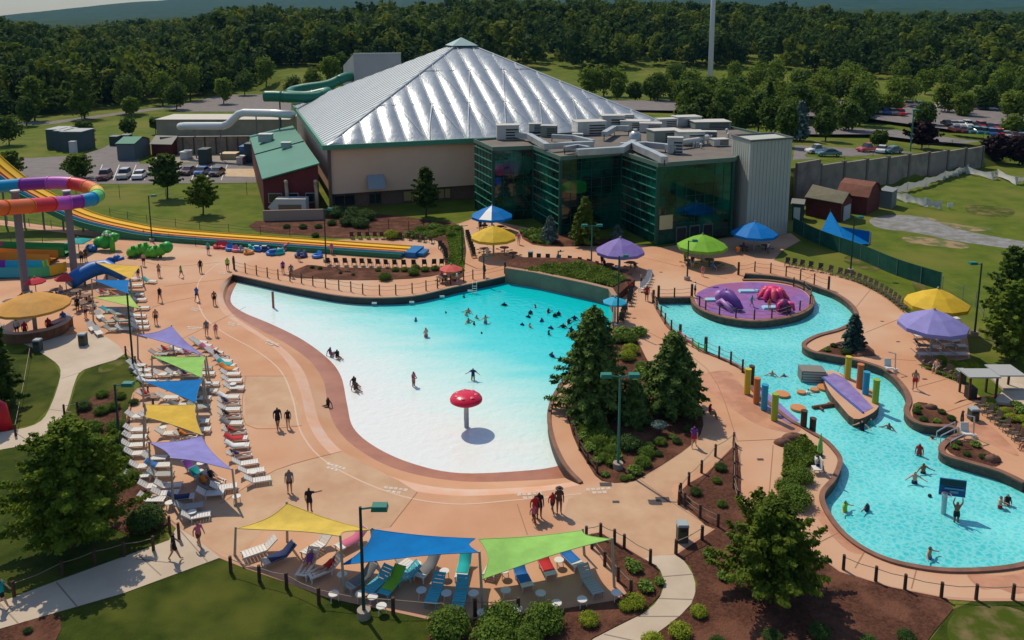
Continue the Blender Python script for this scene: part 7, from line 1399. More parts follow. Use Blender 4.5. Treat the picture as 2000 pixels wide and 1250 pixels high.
def sqduct(label, px_, s=.75, h=.9, rnd=False, mm=None):
    W = [rp_(x, y, RZ0 + h) for x, y in px_]; o = W[0].copy(); o.z = RZ0; t = thing('roof_duct', label, 'duct', o); b = MB()
    if rnd: b.tube([p - o for p in W], s / 2, 10)
    else: b.wall([p - o for p in W], h - s * .5, h + s * .45, s)
    b.build('duct_run', mm or m_duct, t, smooth=rnd)
    for p in W: MB().cyl((p.x - o.x, p.y - o.y, 0), .07, h, 6).build('support', m_hvd, t)
sqduct('first silver duct loop at the left of the roof', [(1005, 262), (1034, 266), (1068, 286), (1110, 283), (1158, 281)], .95); sqduct('long silver duct running level across the roof middle', [(1127, 297), (1214, 292), (1238, 278)], .95)
sqduct('silver duct stepping down to the front roof edge', [(1236, 282), (1250, 290), (1274, 300), (1298, 312)], 1.0); sqduct('thin silver duct behind the first loop', [(1078, 266), (1120, 268), (1158, 277)], .7)
sqduct('silver duct joining the round fan to the right units', [(1212, 284), (1260, 282), (1300, 286), (1318, 290)], .9); sqduct('white round pipe at the back right of the roof', [(1325, 279), (1360, 274), (1382, 268)], .9, 1.0, True, m_hvl); sqduct('angled silver duct at the back of the roof', [(1180, 262), (1200, 250), (1228, 250)], .9, 1.2)
sqduct('silver cross duct left of the round fan', [(1103, 290), (1128, 286), (1150, 290)], .7)
t = thing('roof_fan', 'round silver fan housing in the middle of the roof', 'fan', rp_(1240, 280)); MB().lathe([(.9, 0), (1.0, .5), (.95, 1.4), (.6, 1.9), (.01, 2.0)], 14).build('housing', m_duct, t, smooth=True); MB().cyl((0, 0, 1.9), .35, .4, 10).build('cap', m_hvl, t)
for k in range(14): x = 1405 + random.uniform(-60, 22); y = 262 + random.uniform(-8, 30); p = rp_(x, min(y, 296)); t = thing('roof_vent', f'small roof vent, {nth(k)} of the scattered ones beside the tower', 'vent', p); MB().cyl((0, 0, 0), .16, .7, 8).build('pipe', m_hvl, t); MB().cyl((0, 0, .72), .3, .2, 8, .1).build('cowl', m_duct, t)
# ------------------------------------------------------------------ crossing platform in the river
PZ = .12; pf = smooth(poly([(1608, 732), (1622, 723), (1642, 729), (1676, 744), (1699, 758), (1714, 776), (1716, 794), (1698, 810), (1668, 818), (1640, 790), (1618, 762)], PZ), 3)
t = thing('crossing_platform', 'salmon platform island with a purple ramp in the river', 'platform', (pf[0].x, pf[0].y, 0)); o = t.location.copy(); b = MB(); b.prism([(p.x - o.x, p.y - o.y) for p in pf], -1.1, PZ - .05); b.build('rock_base', m_rock, t)
MB().fill([Vector((p.x - o.x, p.y - o.y, PZ)) for p in pf]).build('deck_top', m_deck, t)
rampm = mat('purple_ramp', (.20, .14, .36), .45, (.27, .22, .44), 1.2, 5); rp2 = [P(x, y, PZ + .02) - Vector((o.x, o.y, 0)) for x, y in ((1606, 737), (1628, 728), (1650, 738), (1706, 796), (1686, 806))]; MB().fill(rp2).build('ramp', rampm, t)
MB().tube([P(x, y, PZ + .06) - Vector((o.x, o.y, 0)) for x, y in ((1606, 737), (1640, 768), (1686, 806))], .09, 6).build('blue_edge', gloss('edge_blue', (.02, .08, .35)), t)
t = thing('wave_wall', 'grey honeycomb fronted wall left of the ramp platform', 'wall', P(1561, 726, 0)); o = t.location; a, c = P(1561, 740, RZ), P(1608, 742, RZ); a, c = a - o, c - o; b = MB(); b.wall([a, c], RZ - .2, .45, 1.4); b.build('wall_face', mat('grey_block', (.20, .18, .16), .8), t)
d = (c - a).normalized(); ot = Vector((d.y, -d.x, 0)); b = MB()
for r_ in range(4):
    for k in range(13): p = a + d * (.12 + k * (c - a).length / 13 + (.1 if r_ % 2 else 0)) + ot * .71; b.box((p.x, p.y, RZ + .15 + r_ * .24), (.16, .04, .13), rz=atan2(d.y, d.x))
b.build('grille', plain('pale_grille', (.42, .40, .36)), t)
rp3 = [P(x, y, .05) for x, y in ((1463, 748), (1478, 748), (1507, 773), (1562, 822), (1543, 828), (1507, 806), (1484, 778))]; kind(MB().fill(rp3).build('entry_ramp', rampm))
PC = dict(yellow=(.52, .42, .03), orange=(.55, .16, .04), blue=(.02, .28, .48), green=(.28, .38, .03))
for side, lst in (('deck', [('yellow', 1459, 768, 722), ('orange', 1477, 786, 740), ('blue', 1492, 799, 753), ('green', 1512, 819, 771)]), ('ramp platform', [('yellow', 1655, 740, 698), ('orange', 1678, 758, 713), ('blue', 1690, 770, 728), ('green', 1709, 787, 743)])):
    for cn, x, yb, yt in lst:
        p = P(x, yb, .1); h = up(x, yt, yb, .1).z; t = thing('play_post', f'{cn} round post on the {side} side of the river crossing', 'post', p); MB().cyl((0, 0, 0), .26, h - .1, 12).build('shaft', mat('post_' + cn, PC[cn], .5), t); MB().cyl((0, 0, h - .097), .28, .08, 12).build('cap', mat('post_' + cn, PC[cn]), t)
for x, yb, yt, lb in ((1467, 752, 716, 'tall dark timber post behind the yellow post on the deck'), (1569, 835, 803, 'thick dark timber post beside the front lily pad'), (1587, 838, 818, 'short dark post at the river edge right of the timber post')): p = P(x, yb); t = thing('timber_post', lb, 'post', p); MB().cyl((0, 0, -.3), .24, up(x, yt, yb).z + .3, 10).build('shaft', m_wood, t); MB().cyl((0, 0, up(x, yt, yb).z), .26, .06, 10).build('cap', m_wood, t)
for i, (x, y, r_, lb) in enumerate(((1528, 770, .62, 'orange float pad nearest the coloured deck posts'), (1611, 757, .64, 'orange float pad nearest the ramp platform'), (1559, 797, .62, 'orange float pad beside the thick timber post'), (1565, 766, .36, 'left small float pad held by a climbing child'), (1591, 761, .36, 'right small float pad held by a climbing child'))):
    t = thing('float_pad', lb, 'float', P(x, y, RZ + .12)); MB().lathe([(.01, -.12), (r_, -.1), (r_ * 1.03, 0), (r_, .08), (.01, .1)], 18).build('disc', mat('pad_orange', (.55, .22, .08), .5), t); MB().cyl((0, 0, -.6), .05, .5, 6).build('tether', plain('tether', (.2, .2, .2)), t)
t = thing('floating_log', 'brown floating log in the river with a child lying across it', 'log', P(1587, 796, RZ + .12)); o = t.location; e_ = P(1650, 788, RZ + .12) - o; MB().tube([(0, 0, 0), e_ * .5, e_], [.16, .2, .15], 9).build('trunk', mat('log_brown', (.16, .06, .03), .7), t); MB().tube([e_ * .2, e_ * .2 + Vector((.1, -.6, .02))], .1, 7).build('branch_stub', mat('log_brown', (.16, .06, .03)), t)
person(P(1578, 766, RZ + .15) , radians(90), 'swim', 'child in white clinging between the two small float pads', 1, ('shorts', 'white'), 'white', 'dark', .75).location.z = RZ - .75
person(P(1632, 786, RZ), radians(100), 'swim', 'child in red lying over the floating log', 1, ('shorts', 'red'), 'red', 'dark', .75).location.z = RZ - .62
# basketball hoop
p = P(1842, 1003, RZ); t = thing('basketball_hoop', 'blue backboard on a pale post standing in the river basin', 'basketball hoop', p); h = up(1842, 965, 1003, RZ).z - RZ; MB().cyl((0, 0, -.5), .17, h + .6, 12).build('post', plain('hoop_post', (.35, .5, .5)), t)
bd_ = MB().box((.45, .02, h + .45), (1.55, .10, 1.15), rz=-.25).build('backboard', gloss('board_blue', (.005, .07, .22)), t); MB().box((.43, -.06, h + .82), (1.45, .02, .4), rz=-.25).build('dark_panel', mat('board_dark', (.01, .05, .06)), bd_)
b = MB(); b.box((.5, -.12, h + .42), (1.15, .02, .11), rz=-.25); b.box((.5, -.12, h + .2), (.5, .02, .16), rz=-.25); b.build('faded_lettering', plain('pale_blue_letter', (.12, .30, .42)), bd_)
b = MB(); b.tube([(-.15 + .28 * cos(a), -.45 + .28 * sin(a), h + .25) for a in np.linspace(0, 2 * pi, 15)], .02, 5); b.build('rim', plain('rim_pink', (.5, .2, .25)), t)
t = thing('ball', 'small dark ball floating left of the backboard', 'ball', P(1816, 968, RZ + .08)); MB().lathe([(.13 * sin(pi * i / 8) + 1e-4, -.13 * cos(pi * i / 8)) for i in range(9)], 12).build('shell', m_dk, t, smooth=True)
# island creatures
t = thing('play_octopus', 'big pink octopus play dome on the purple island', 'play structure', P(1509, 583, .05)); b = MB(); mp_ = gloss('octopus_pink', (.65, .03, .16)); b.lathe([(1.3, .2), (1.35, .8), (1.15, 1.35), (.7, 1.75), (.01, 1.9)], 16); b.build('head', mp_, t, smooth=True)
for i in range(9): a = i * .7; b = MB(); b.tube([(cos(a) * .6, sin(a) * .6, 1.4), (cos(a) * 1.2, sin(a) * 1.15, 1.15), (cos(a) * 1.75, sin(a) * 1.6, .45), (cos(a + .2) * 2.15, sin(a + .2) * 1.9, .15)], [.42, .4, .3, .16], 9); b.build('tentacle', mp_ if i % 2 else gloss('octopus_coral', (.68, .08, .14)), t, smooth=True)
t.scale = (.82, .82, .8); t.rotation_euler.z = .3
t = thing('play_dragon', 'purple ridged creature slide on the left of the purple island', 'play structure', P(1428, 603, .05)); b = MB(); mu_ = gloss('dragon_purple', (.13, .05, .26)); b.tube([(-.9, 2.6, .7), (-.7, 1.6, 1.6), (-.2, .4, 1.9), (.6, -.6, 1.1), (1.3, -1.2, .3)], [.5, .85, .9, .7, .35], 10); b.build('body', mu_, t, smooth=True)
b = MB(); b.lathe([(.01, .2), (.7, .4), (.85, 1.0), (.6, 1.6), (.01, 1.8)], 12, (-1.1, 2.6, .2)); b.build('head', gloss('dragon_lilac', (.42, .22, .50)), t, smooth=True)
for i in range(6): f = i / 5; MB().lathe([(.26, 0), (.01, .6)], 5, (-.8 + f * 1.7, 1.9 - f * 2.8, 2.35 - abs(f - .3) * 1.7)).build('spine', gloss('spine_dark', (.06, .02, .14)), t)
b = MB(); b.tube([(-1.6, 1.8, .3), (-1.3, .6, 1.1), (-.9, -.4, .8), (-.3, -1.6, .1)], .35, 8); b.build('slide_chute', gloss('dragon_lilac', (.42, .22, .50)), t, smooth=True)
t.scale = (.72, .72, .72)
t = thing('play_crab', 'small pink and dark creature at the right of the purple island', 'play structure', P(1530, 607, .05)); b = MB(); b.lathe([(.8, 0), (.85, .6), (.6, 1.15), (.01, 1.35)], 12); b.build('shell', gloss('crab_dark', (.10, .02, .10)), t, smooth=True)
for s in (-1, 1): MB().tube([(s * .3, -.3, 1.0), (s * .75, -.6, .9), (s * .9, -.8, .3)], [.26, .22, .12], 8).build('claw', mp_, t, smooth=True)
for i, (x, y) in enumerate(((1394, 587), (1459, 570), (1506, 602))): t = thing('spray_fish', ['pale blue spray slab at the left edge of the island', 'pale blue spray slab left of the octopus', 'pale blue spray slab beside the small dark creature'][i], 'water feature', P(x, y, .05)); b = MB(); b.box((0, 0, .12), (1.9, .9, .18), taper=.85); b.build('slab', gloss('spray_blue', (.30, .55, .65)), t); MB().box((1.1, 0, .15), (.5, .5, .2), rz=.8, taper=.7).build('tail', gloss('spray_blue', (.3, .55, .65)), t)
# silver rails, lift chairs, ladder
m_st = mat('stainless_rail', (.55, .55, .55), .3, met=.7)
def rail(label, pts, name='handrail'):
    o = P(*pts[0][:2]); t = thing(name, label, 'handrail', o); W = [P(x, y, z) - o for x, y, z in pts]; MB().tube(W, .045, 6).build('top_rail', m_st, t)
    for p in (W[0], W[-1]): MB().tube([p, (p.x, p.y, min(p.z - .7, -.2))], .035, 6).build('rail_post', m_st, t)
rail('upper silver handrail of the river steps', [(1830, 843, .3), (1848, 833, .8), (1866, 824, .95)]); rail('middle silver handrail of the river steps', [(1838, 851, .3), (1856, 842, .8), (1872, 834, .95)]); rail('lower silver handrail of the river steps', [(1857, 862, .4), (1872, 854, .8), (1884, 848, .95)]); rail('curved handrail at the head of the ramp platform', [(1637, 724, .2), (1641, 716, 1.0), (1650, 713, 1.1)])
for x, y, lb in ((1735, 728, 'white pool lift chair beside the upper river bank'), (1886, 858, 'white pool lift chair beside the river steps')):
    t = thing('pool_lift', lb, 'pool lift', P(x, y)); MB().box((0, 0, .5), (.6, .6, .12)).build('seat', PW, t); MB().box((0, .3, .85), (.6, .1, .7), rx=-.2).build('backrest', PW, t); MB().tube([(.7, .2, 0), (.6, .2, 1.7), (-.1, .1, 1.9)], .06, 6).build('boom', m_st, t); MB().cyl((.7, .2, 0), .2, .3, 8).build('base', PW, t)
t = thing('pool_ladder', 'white ladder on the dark pool wall below the coral umbrella', 'ladder', P(927, 560, -.05)); b = MB()
for s in (-.25, .25): MB().tube([(s, .1, .6), (s, -.2, .5), (s, -.22, -1.0)], .03, 5).build('side_rail', PW, t)
for k in range(4): MB().box((0, -.22, -.7 + k * .28), (.5, .06, .05)).build('rung', PW, t)
t = thing('pool_pole', 'rust coloured depth pole standing in the shallow left end of the wave pool', 'pole', P(534, 601, WZ)); MB().cyl((0, 0, -.2), .13, up(533, 571, 601, WZ).z - WZ + .2, 10).build('shaft', mat('rust_pole', (.28, .09, .05), .7), t); MB().cyl((0, 0, up(533, 571, 601, WZ).z - WZ), .15, .05, 10).build('cap', m_dk, t)
t = thing('folded_umbrella', 'folded green umbrella above the seated lifeguard by the river', 'umbrella', P(1599, 916)); MB().cyl((0, 0, 0), .04, 2.3, 6).build('pole', m_dk, t); MB().lathe([(.05, 1.2), (.2, 1.35), (.16, 1.9), (.02, 2.7)], 9).build('canopy', fab('green', SAIL['green']), t)
t = thing('lifeguard_chair', 'white lifeguard chair at the river bend', 'chair', P(1595, 925)); MB().box((0, 0, .42), (.6, .6, .06)).build('seat', PW, t); MB().box((.25, .0, .8), (.06, .6, .7)).build('backrest', PW, t)
for x in (-.25, .25):
    for y in (-.25, .25): MB().box((x, y, .2), (.05, .05, .4)).build('leg', PW, t)
# slide mats and tubes below the racing slide
for i, (x, y, c, s) in enumerate(((428, 484, 'red', 1.1), (440, 485, 'red', 1.0), (452, 489, 'blue', 1.1), (464, 491, 'pink', 1.0), (476, 492, 'grey', .9), (486, 496, 'orange', .9), (494, 489, 'teal', .9), (506, 490, 'blue', 1.0), (518, 490, 'navy', .9), (532, 497, 'blue', 1.2), (543, 496, 'teal', 1.3), (552, 489, 'pink', 1.0), (558, 484, 'orange', 1.0), (588, 502, 'navy', 1.2), (620, 503, 'blue', 1.0))):
    t = thing('water_tube', f'{c} inflatable water seat, {nth(i)} from the left below the racing slide', 'inflatable', P(x, y) + Vector((0, 0, .03)), .4 * i, 'inflatable seats below the slide'); cc = gloss('float_' + c, tuple(min(.7, v * 1.3 + .02) for v in CLR[c].node_tree.nodes['Principled BSDF'].inputs[0].default_value[:3]))
    MB().tube([(s * .55 * cos(a), s * .55 * sin(a), .22) for a in np.linspace(0, 2 * pi, 17)], .22, 7, cap=False).build('ring', cc, t, smooth=True); MB().box((0, .35 * s, .55), (.9 * s, .22, .6), rx=-.4, taper=.8).build('backrest', cc, t)
# deck markings, drains, paint patches
for x, y, a in ((655, 916, -.5), (775, 960, -.2), (1040, 970, .1), (455, 635, -.5), (530, 672, -.6), (1175, 960, .1), (383, 606, -.5), (437, 534, -.3), (380, 642, -.2)):
    p = P(x, y); t = thing('deck_marking', f'faded white painted marking {["on the tan slab below the beach", "right of the first on the tan slab", "beside the walking group", "left of the wet beach bend", "above the beach bend", "at the corner of the middle bed", "near the upper walkers", "at the pool tip", "left of the two standing people"][[655, 775, 1040, 455, 530, 1175, 383, 437, 380].index(x)]}', 'painted marking', (p.x, p.y, .034), a); b = MB()
    for r_, n_ in ((.28, 5), (-.12, 3)):
        for k in range(n_): b.box(((k - n_ / 2) * .34, r_, 0), (.26, .22 if k % 2 else .28, .006))
    b.build('paint', mat('faded_paint', (.62, .55, .47), .8, (.5, .38, .28), 4, 3), t)
for x, y, w_ in ((1294, 976, .9), (1203, 981, .45), (1183, 947, .8), (1552, 988, .4), (1723, 628, .35), (1754, 668, .35), (1806, 741, .4), (1485, 898, .45), (1291, 532, .4), (1239, 622, .4)):
    tag(MB().box((0, 0, 0), (w_, w_ * .55, .012)).build('drain_cover', plain('drain_dark', (.06, .05, .045)), None, loc=P(x, y) + Vector((0, 0, .036))), f'dark metal drain cover set in the deck near pixel column {x}'.replace('pixel column ' + str(x), {1294: 'the three cornered bed', 1203: 'the walking group', 1183: 'the middle bed corner', 1552: 'the rock by the spiky tree', 1723: 'the island walkway', 1754: 'the lavender umbrella', 1806: 'the red shorts lifeguard', 1485: 'the rail fence arms', 1291: 'the lime umbrella', 1239: 'the sky blue umbrella'}[x]), 'drain cover')
# worn wet patches by the crossing and the river
for q in ([(1360, 740), (1420, 725), (1455, 760), (1500, 800), (1560, 830), (1550, 846), (1480, 830), (1420, 790)], [(1585, 990), (1608, 1000), (1650, 1050), (1690, 1080), (1655, 1075), (1610, 1030)], [(1890, 1120), (1960, 1125), (2060, 1110), (2060, 1140), (1990, 1160), (1950, 1150), (1915, 1150)], [(1890, 832), (1925, 828), (1955, 850), (1990, 890), (1960, 880), (1920, 860), (1900, 850)]):
    sheet('wet_deck_patch', q, mat('damp_deck', (.40, .185, .105), .55, (.52, .255, .15), .5, 6, lo=.42, hi=.6), .0275, 4)
# ------------------------------------------------------------------ shrubs, rocks, ground cover
def bush_kit(name, m, seed, per=1100, size=.075, flat=.75):
    rg = np.random.default_rng(seed); cs = [(cos(a) * .42, sin(a) * .42, .42) for a in np.linspace(0, 5.3, 6)] + [(0, 0, .62), (0, 0, .4)]; V = cloud(cs, [.5] * 8, per // 2, size, rg, flat, .5); V[:, 2] = np.maximum(V[:, 2], .03)
    t = thing(name, 'bush', 'shrub'); link('foliage', vmesh('foliage', V, m), t); MB().tube([(0, 0, 0), (.02, 0, .4)], [.07, .04], 6).build('stem', m_bark, t); return Kit(t)
KB, KL, KD, KX = bush_kit('bush', m_shrub, 1), bush_kit('bush', m_lime, 2), bush_kit('bush', fol('dark_shrub_leaves', (.08, .14, .028), (.03, .065, .015), .25, 3), 3), bush_kit('flowering_plant', fol('lily_leaves', (.22, .32, .05), (.09, .16, .025), .3, 4), 4, 200, .2, .6)
def bush(kit, x, y, wpx, label, group=None): p = P(x, y); p.z = .04; kit.put(p, x * .37, label, wpx / pxm(x, y) / 1.72, group)
for i, (x, y, w_) in enumerate(((877, 1238, 88), (978, 1226, 82), (1062, 1226, 82), (963, 1262, 88), (1030, 1255, 60))): bush(KB, x, y, w_, f'{nth(i)} big rounded green bush under the foreground lounge deck', 'big bushes below the lounge deck')
for i, (x, y, w_) in enumerate(((1150, 1218, 40), (1240, 1184, 42), (1328, 1242, 46), (1365, 1202, 34), (1275, 1262, 46), (1222, 1190, 30))): bush(KL, x, y, w_, f'{nth(i)} yellow green bush along the curved lower path', 'yellow green bushes')
for i, (x, y, w_) in enumerate(((1508, 1252, 40), (1600, 1243, 44), (1697, 1260, 34), (1770, 1252, 38), (1401, 1262, 34))): bush(KD, x, y, w_, f'{nth(i)} dark round bush in the row at the lower edge', 'dark bushes at the lower edge')
for i, (x, y, w_) in enumerate(((1238, 1114, 34), (1262, 1152, 34), (1385, 1087, 26), (1413, 1130, 26), (1228, 1098, 16), (1288, 1140, 22))): bush(KX, x, y, w_, f'{nth(i)} variegated clump in the small lower beds', 'variegated clumps')
for i, (x, y, w_) in enumerate(((1407, 918, 26), (1400, 943, 20), (1359, 966, 25), (1410, 989, 22))): bush(KD if i % 2 == 0 else KB, x, y, w_, f'{nth(i)} small bush in the three cornered bark bed', 'bushes in the three cornered bed')
for i, (x, y, w_) in enumerate(((285, 1030, 78), (200, 775, 26), (235, 778, 24), (165, 800, 30), (198, 808, 30), (222, 800, 28), (150, 838, 34), (180, 845, 44), (226, 842, 40), (225, 866, 42), (182, 872, 44), (232, 895, 40), (195, 900, 40), (150, 880, 36), (250, 940, 40), (262, 790, 20), (240, 920, 36), (215, 930, 36))): bush(KB if i % 3 else KD, x, y, w_, f'{nth(i)} rounded shrub of the left slope bed behind the lounge row', 'shrubs on the left slope')
for i, (x, y, w_) in enumerate(((1230, 668, 36), (1248, 655, 34), (1205, 668, 30), (1232, 690, 34), (1225, 703, 34), (1255, 735, 34), (1252, 720, 26), (1215, 655, 34))): bush(KL if i in (3, 4) else KX if i % 2 else KB, x, y, w_, f'{nth(i)} leafy shrub at the upper end of the middle garden bed', 'shrubs at the top of the middle bed')
for i, (x, y, w_) in enumerate(((1252, 842, 14), (1343, 842, 20), (1322, 866, 20), (1286, 890, 18), (1312, 856, 16), (1290, 868, 26), (1268, 876, 24), (1228, 876, 50), (1140, 858, 26), (1132, 840, 24), (1150, 880, 30), (1165, 870, 30), (1180, 855, 34), (1180, 900, 26), (1176, 838, 26), (1255, 910, 36), (1240, 925, 30), (1205, 868, 32), (1182, 930, 18), (1218, 938, 18), (1232, 935, 16), (1262, 892, 34), (1150, 822, 22), (1195, 885, 30), (1165, 905, 22))): bush((KD, KX, KB)[0 if i in (0, 1, 2, 3, 7) else 1 + i % 2], x, y, w_, f'{nth(i)} plant in the lower half of the middle garden bed', 'plants in the middle garden bed')
t = thing('bush', 'low flat blue green shrub in the middle garden bed', 'shrub', P(1287, 848)); rg = np.random.default_rng(9); link('foliage', vmesh('foliage', cloud([(0, 0, .8)], [.62], 900, .1, rg, .3), m_spruce), t); MB().cyl((0, 0, 0), .05, .75, 6).build('stem', m_bark, t)
for i, (x, y) in enumerate(((1225, 806), (1218, 812), (1240, 812), (1168, 824), (1178, 818))): bush(Kit(KL.root) if False else KL, x, y, 14, f'{nth(i)} yellow flowering tuft between the pines', 'yellow tufts')
for i, (x, y, w_) in enumerate(((1537, 962, 50), (1553, 985, 66), (1565, 940, 50))): bush(KB, x, y, w_, f'{nth(i)} round bush of the planted patch inside the river bend', 'round bushes at the river bend')
for i, (x, y, w_) in enumerate(((1615, 686, 14), (1628, 678, 14), (1651, 692, 20), (1793, 797, 15), (1791, 808, 18), (1803, 823, 18), (1829, 826, 18), (1839, 808, 16), (1858, 821, 18), (1864, 876, 16), (1872, 868, 14), (1888, 890, 16), (1905, 872, 20), (1920, 896, 18))): bush(KD if i % 3 else KX, x, y, w_, f'{nth(i)} small shrub in the beds along the far river bank', 'shrubs along the far river bank')
for i, (x, y, w_) in enumerate(((1838, 706, 22), (1862, 716, 24), (1882, 722, 26), (1900, 722, 26), (1868, 728, 22), (1932, 788, 24), (1935, 800, 24), (1965, 810, 26), (1950, 816, 24), (1975, 822, 26), (1995, 808, 26), (1998, 825, 26), (1985, 795, 22), (2010, 840, 26), (1960, 830, 20))): bush(KL if i < 5 or i % 2 else KX, x, y, w_, f'{nth(i)} bright green cushion shrub behind the right hand chair rows', 'cushion shrubs on the right')
for i, (x, y, w_) in enumerate(((765, 466, 32), (560, 446, 16), (592, 447, 18), (622, 446, 16), (616, 463, 16), (648, 440, 20))): bush(KL if i == 0 else KD, x, y, w_, ['bright lime round bush in front of the tan wall' if i == 0 else f'{nth(i)} dark small bush along the low tan wall'][0], None if i == 0 else 'bushes along the low wall')
for i, (x, y, w_) in enumerate(((662, 424, 40), (690, 428, 44), (715, 430, 40), (680, 440, 36), (705, 444, 36))): bush(KD, x, y, w_, f'{nth(i)} dark overgrown shrub left of the tan wall windows', 'overgrown shrubs by the hall')
for i, (x, y, w_) in enumerate(((752, 547, 28), (772, 530, 16), (790, 530, 16), (808, 537, 24), (812, 526, 18), (830, 530, 18), (610, 524, 10), (625, 526, 10), (665, 535, 8), (690, 538, 8), (738, 530, 12), (850, 528, 18))): bush(KB if i not in (6, 7, 8, 9) else KD, x, y, w_, f'{nth(i)} clipped bush in the bed above the pool wall', 'bushes above the pool wall')
for i, (x, y, w_) in enumerate(((820, 452, 22), (845, 448, 22), (862, 455, 20), (800, 460, 20), (880, 462, 20), (830, 462, 18), (1030, 462, 20), (1045, 468, 20), (1058, 470, 18), (1022, 455, 18), (1070, 476, 16), (1040, 455, 20), (895, 450, 16), (780, 466, 16))): bush(KX if i % 2 else KB, x, y, w_, f'{nth(i)} leafy clump in the beds before the building', 'clumps before the building')
bush(KD, 55, 1236, 18, 'single small bush in the bark corner at the lower left')
def cover(name, px_, n, m, size, z0=.05, hgt=.35, label='', seed=1, asp=2.0):
    pl = poly(px_); rg = np.random.default_rng(seed); xs_ = [p.x for p in pl]; ys_ = [p.y for p in pl]; C_ = []
    while len(C_) < n:
        x, y = rg.uniform(min(xs_), max(xs_)), rg.uniform(min(ys_), max(ys_))
        if inside((x, y), pl): C_.append((x, y, z0 + hgt * rg.uniform(.1, 1) * (.6 + .4 * sin(x * 1.7) * sin(y * 1.3))))
    C_ = np.array(C_); Nn = rg.normal(size=(n, 3)); Nn[:, 2] = abs(Nn[:, 2]) + .4; Nn /= np.linalg.norm(Nn, axis=1, keepdims=True)
    o = link(name, vmesh(name, quads(C_, Nn, size, rg, asp), m)); kind(o, 'stuff'); o['label'] = label
cvg = fol('cover_green', (.17, .24, .025), (.08, .13, .018), .3, .8)
cover('ground_cover', [(1000, 540), (1100, 557), (1195, 575), (1225, 560), (1190, 540), (1130, 528), (1060, 532), (1050, 540)], 9000, cvg, .2, .9, .4, 'low flowering ground cover in the raised bed above the pool', 2)
cover('ground_cover', [(1528, 935), (1533, 880), (1570, 860), (1605, 890), (1598, 905), (1575, 915), (1560, 935)], 7000, cvg, .16, .04, .6, 'tall grassy planting inside the river bend', 3)
cover('ground_cover', [(870, 455), (905, 450), (906, 530), (885, 540), (872, 525), (880, 495)], 4500, fol('cover_bright', (.16, .24, .02), (.09, .15, .015), .3, .6), .2, .04, .25, 'bright green grass strip between two chair rows', 4)
cover('ground_cover', [(1018, 455), (1060, 447), (1085, 465), (1075, 480), (1040, 475)], 3000, cvg, .25, .04, .5, 'leafy cover in the bed left of the blue spruce', 5); cover('ground_cover', [(1120, 815), (1165, 812), (1195, 850), (1215, 900), (1190, 915), (1150, 880), (1130, 850)], 6500, cvg, .16, .04, .55, 'tall grassy flower planting in the middle garden bed', 6)
cover('ground_cover', [(786, 465), (845, 440), (900, 445), (880, 455), (830, 470)], 3000, cvg, .25, .04, .5, 'loose planting in front of the tan wall', 7)
def rock(x, y, wpx, label, hh=.5):
    p = P(x, y); s = wpx / pxm(x, y) / 2; rg = random.Random(x); t = MB(); pr = []
    b = MB(); n = 12; vs = []
    for k in range(6):
        a = pi / 2 * k / 5
        for j in range(n): th = 2 * pi * j / n; r_ = s * cos(a) * (1 + .14 * sin(j * 2.1 + x) + .08 * rg.uniform(-1, 1)); vs.append((cos(th) * r_, sin(th) * r_ * .6, sin(a) * hh * (1 + .1 * rg.uniform(-1, 1))))
    b.add(vs, [(k * n + j, k * n + (j + 1) % n, (k + 1) * n + (j + 1) % n, (k + 1) * n + j) for k in range(5) for j in range(n)]); tag(b.build('boulder', mat('brown_boulder', (.20, .10, .07), .9, (.13, .065, .045), 2, 5, bump=.5), None, True, p), label, 'boulder')
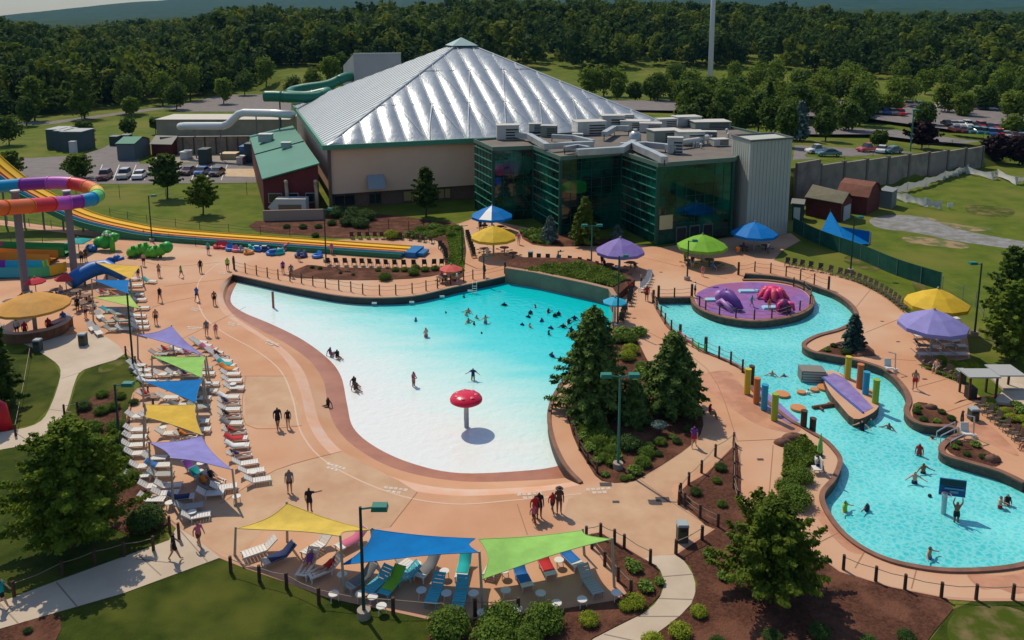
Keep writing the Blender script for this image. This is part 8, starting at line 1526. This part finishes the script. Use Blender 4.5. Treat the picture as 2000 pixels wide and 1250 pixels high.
rock(1550, 858, 44, 'brown boulder at the top of the river bend planting'); rock(1530, 868, 36, 'brown boulder left of the first at the river bend'); rock(1545, 990, 46, 'brown boulder at the foot of the river bend bushes', .7); rock(1688, 692, 40, 'flat brown boulder at the tip of the spruce bed', .35); rock(1818, 798, 26, 'small brown boulder in the bed above the river steps', .4); rock(1938, 900, 34, 'brown boulder in the bed below the river steps', .5)
# slabs and shelter at the right
for q, lb in (([(1928, 736), (1990, 734), (2060, 750), (2060, 768), (1960, 765)], 'pale stone slab behind the grey roofed shelter'), ([(1940, 790), (1958, 768), (2040, 768), (2060, 792), (1990, 796)], 'pale stone slab right of the grey roofed shelter')):
    pl = poly(q); o = pl[0]; b = MB(); b.prism([(p.x - o.x, p.y - o.y) for p in pl], 0, .22); tag(b.build('stone_slab', mat('pale_stone', (.52, .43, .33), .85, (.42, .34, .25), .8, 5), None, loc=(o.x, o.y, .04)), lb, 'slab')
t = thing('shelter', 'grey flat roofed shelter on posts at the end of the right hand walkway', 'shelter', P(1912, 782)); MB().box((.3, .8, 2.0), (2.6, 1.7, .12)).build('roof', plain('grey_roof_panel', (.34, .35, .34)), t); MB().box((2.9, 1.6, 1.9), (2.2, 2.2, .1)).build('roof', plain('grey_roof_panel', (.34, .35, .34)), t)
for x, y in ((-.8, .1), (1.4, .1), (-.8, 1.5), (1.4, 1.5), (3.8, 2.4)): MB().box((x, y, .97), (.14, .14, 1.94)).build('post', m_wood, t)
MB().box((-.5, .4, .5), (.7, .7, 1.0)).build('cabinet', m_dk, t)
# ------------------------------------------------------------------ haze
hz = MB().box((0, 3200, 144), (18400, 12000, 310)).build('haze', None); hz.data.materials.clear(); kind(hz, 'stuff'); hz['label'] = 'thin summer haze'
hm = bpy.data.materials.new('haze'); hm.use_nodes = True; hm.node_tree.nodes.clear(); pv = hm.node_tree.nodes.new('ShaderNodeVolumePrincipled'); ho = hm.node_tree.nodes.new('ShaderNodeOutputMaterial')
pv.inputs['Color'].default_value = (0.22, 0.60, 1.0, 1); pv.inputs['Density'].default_value = 0.000038; pv.inputs['Anisotropy'].default_value = 0.0
hm.node_tree.links.new(pv.outputs[0], ho.inputs['Volume']); hz.data.materials.append(hm)
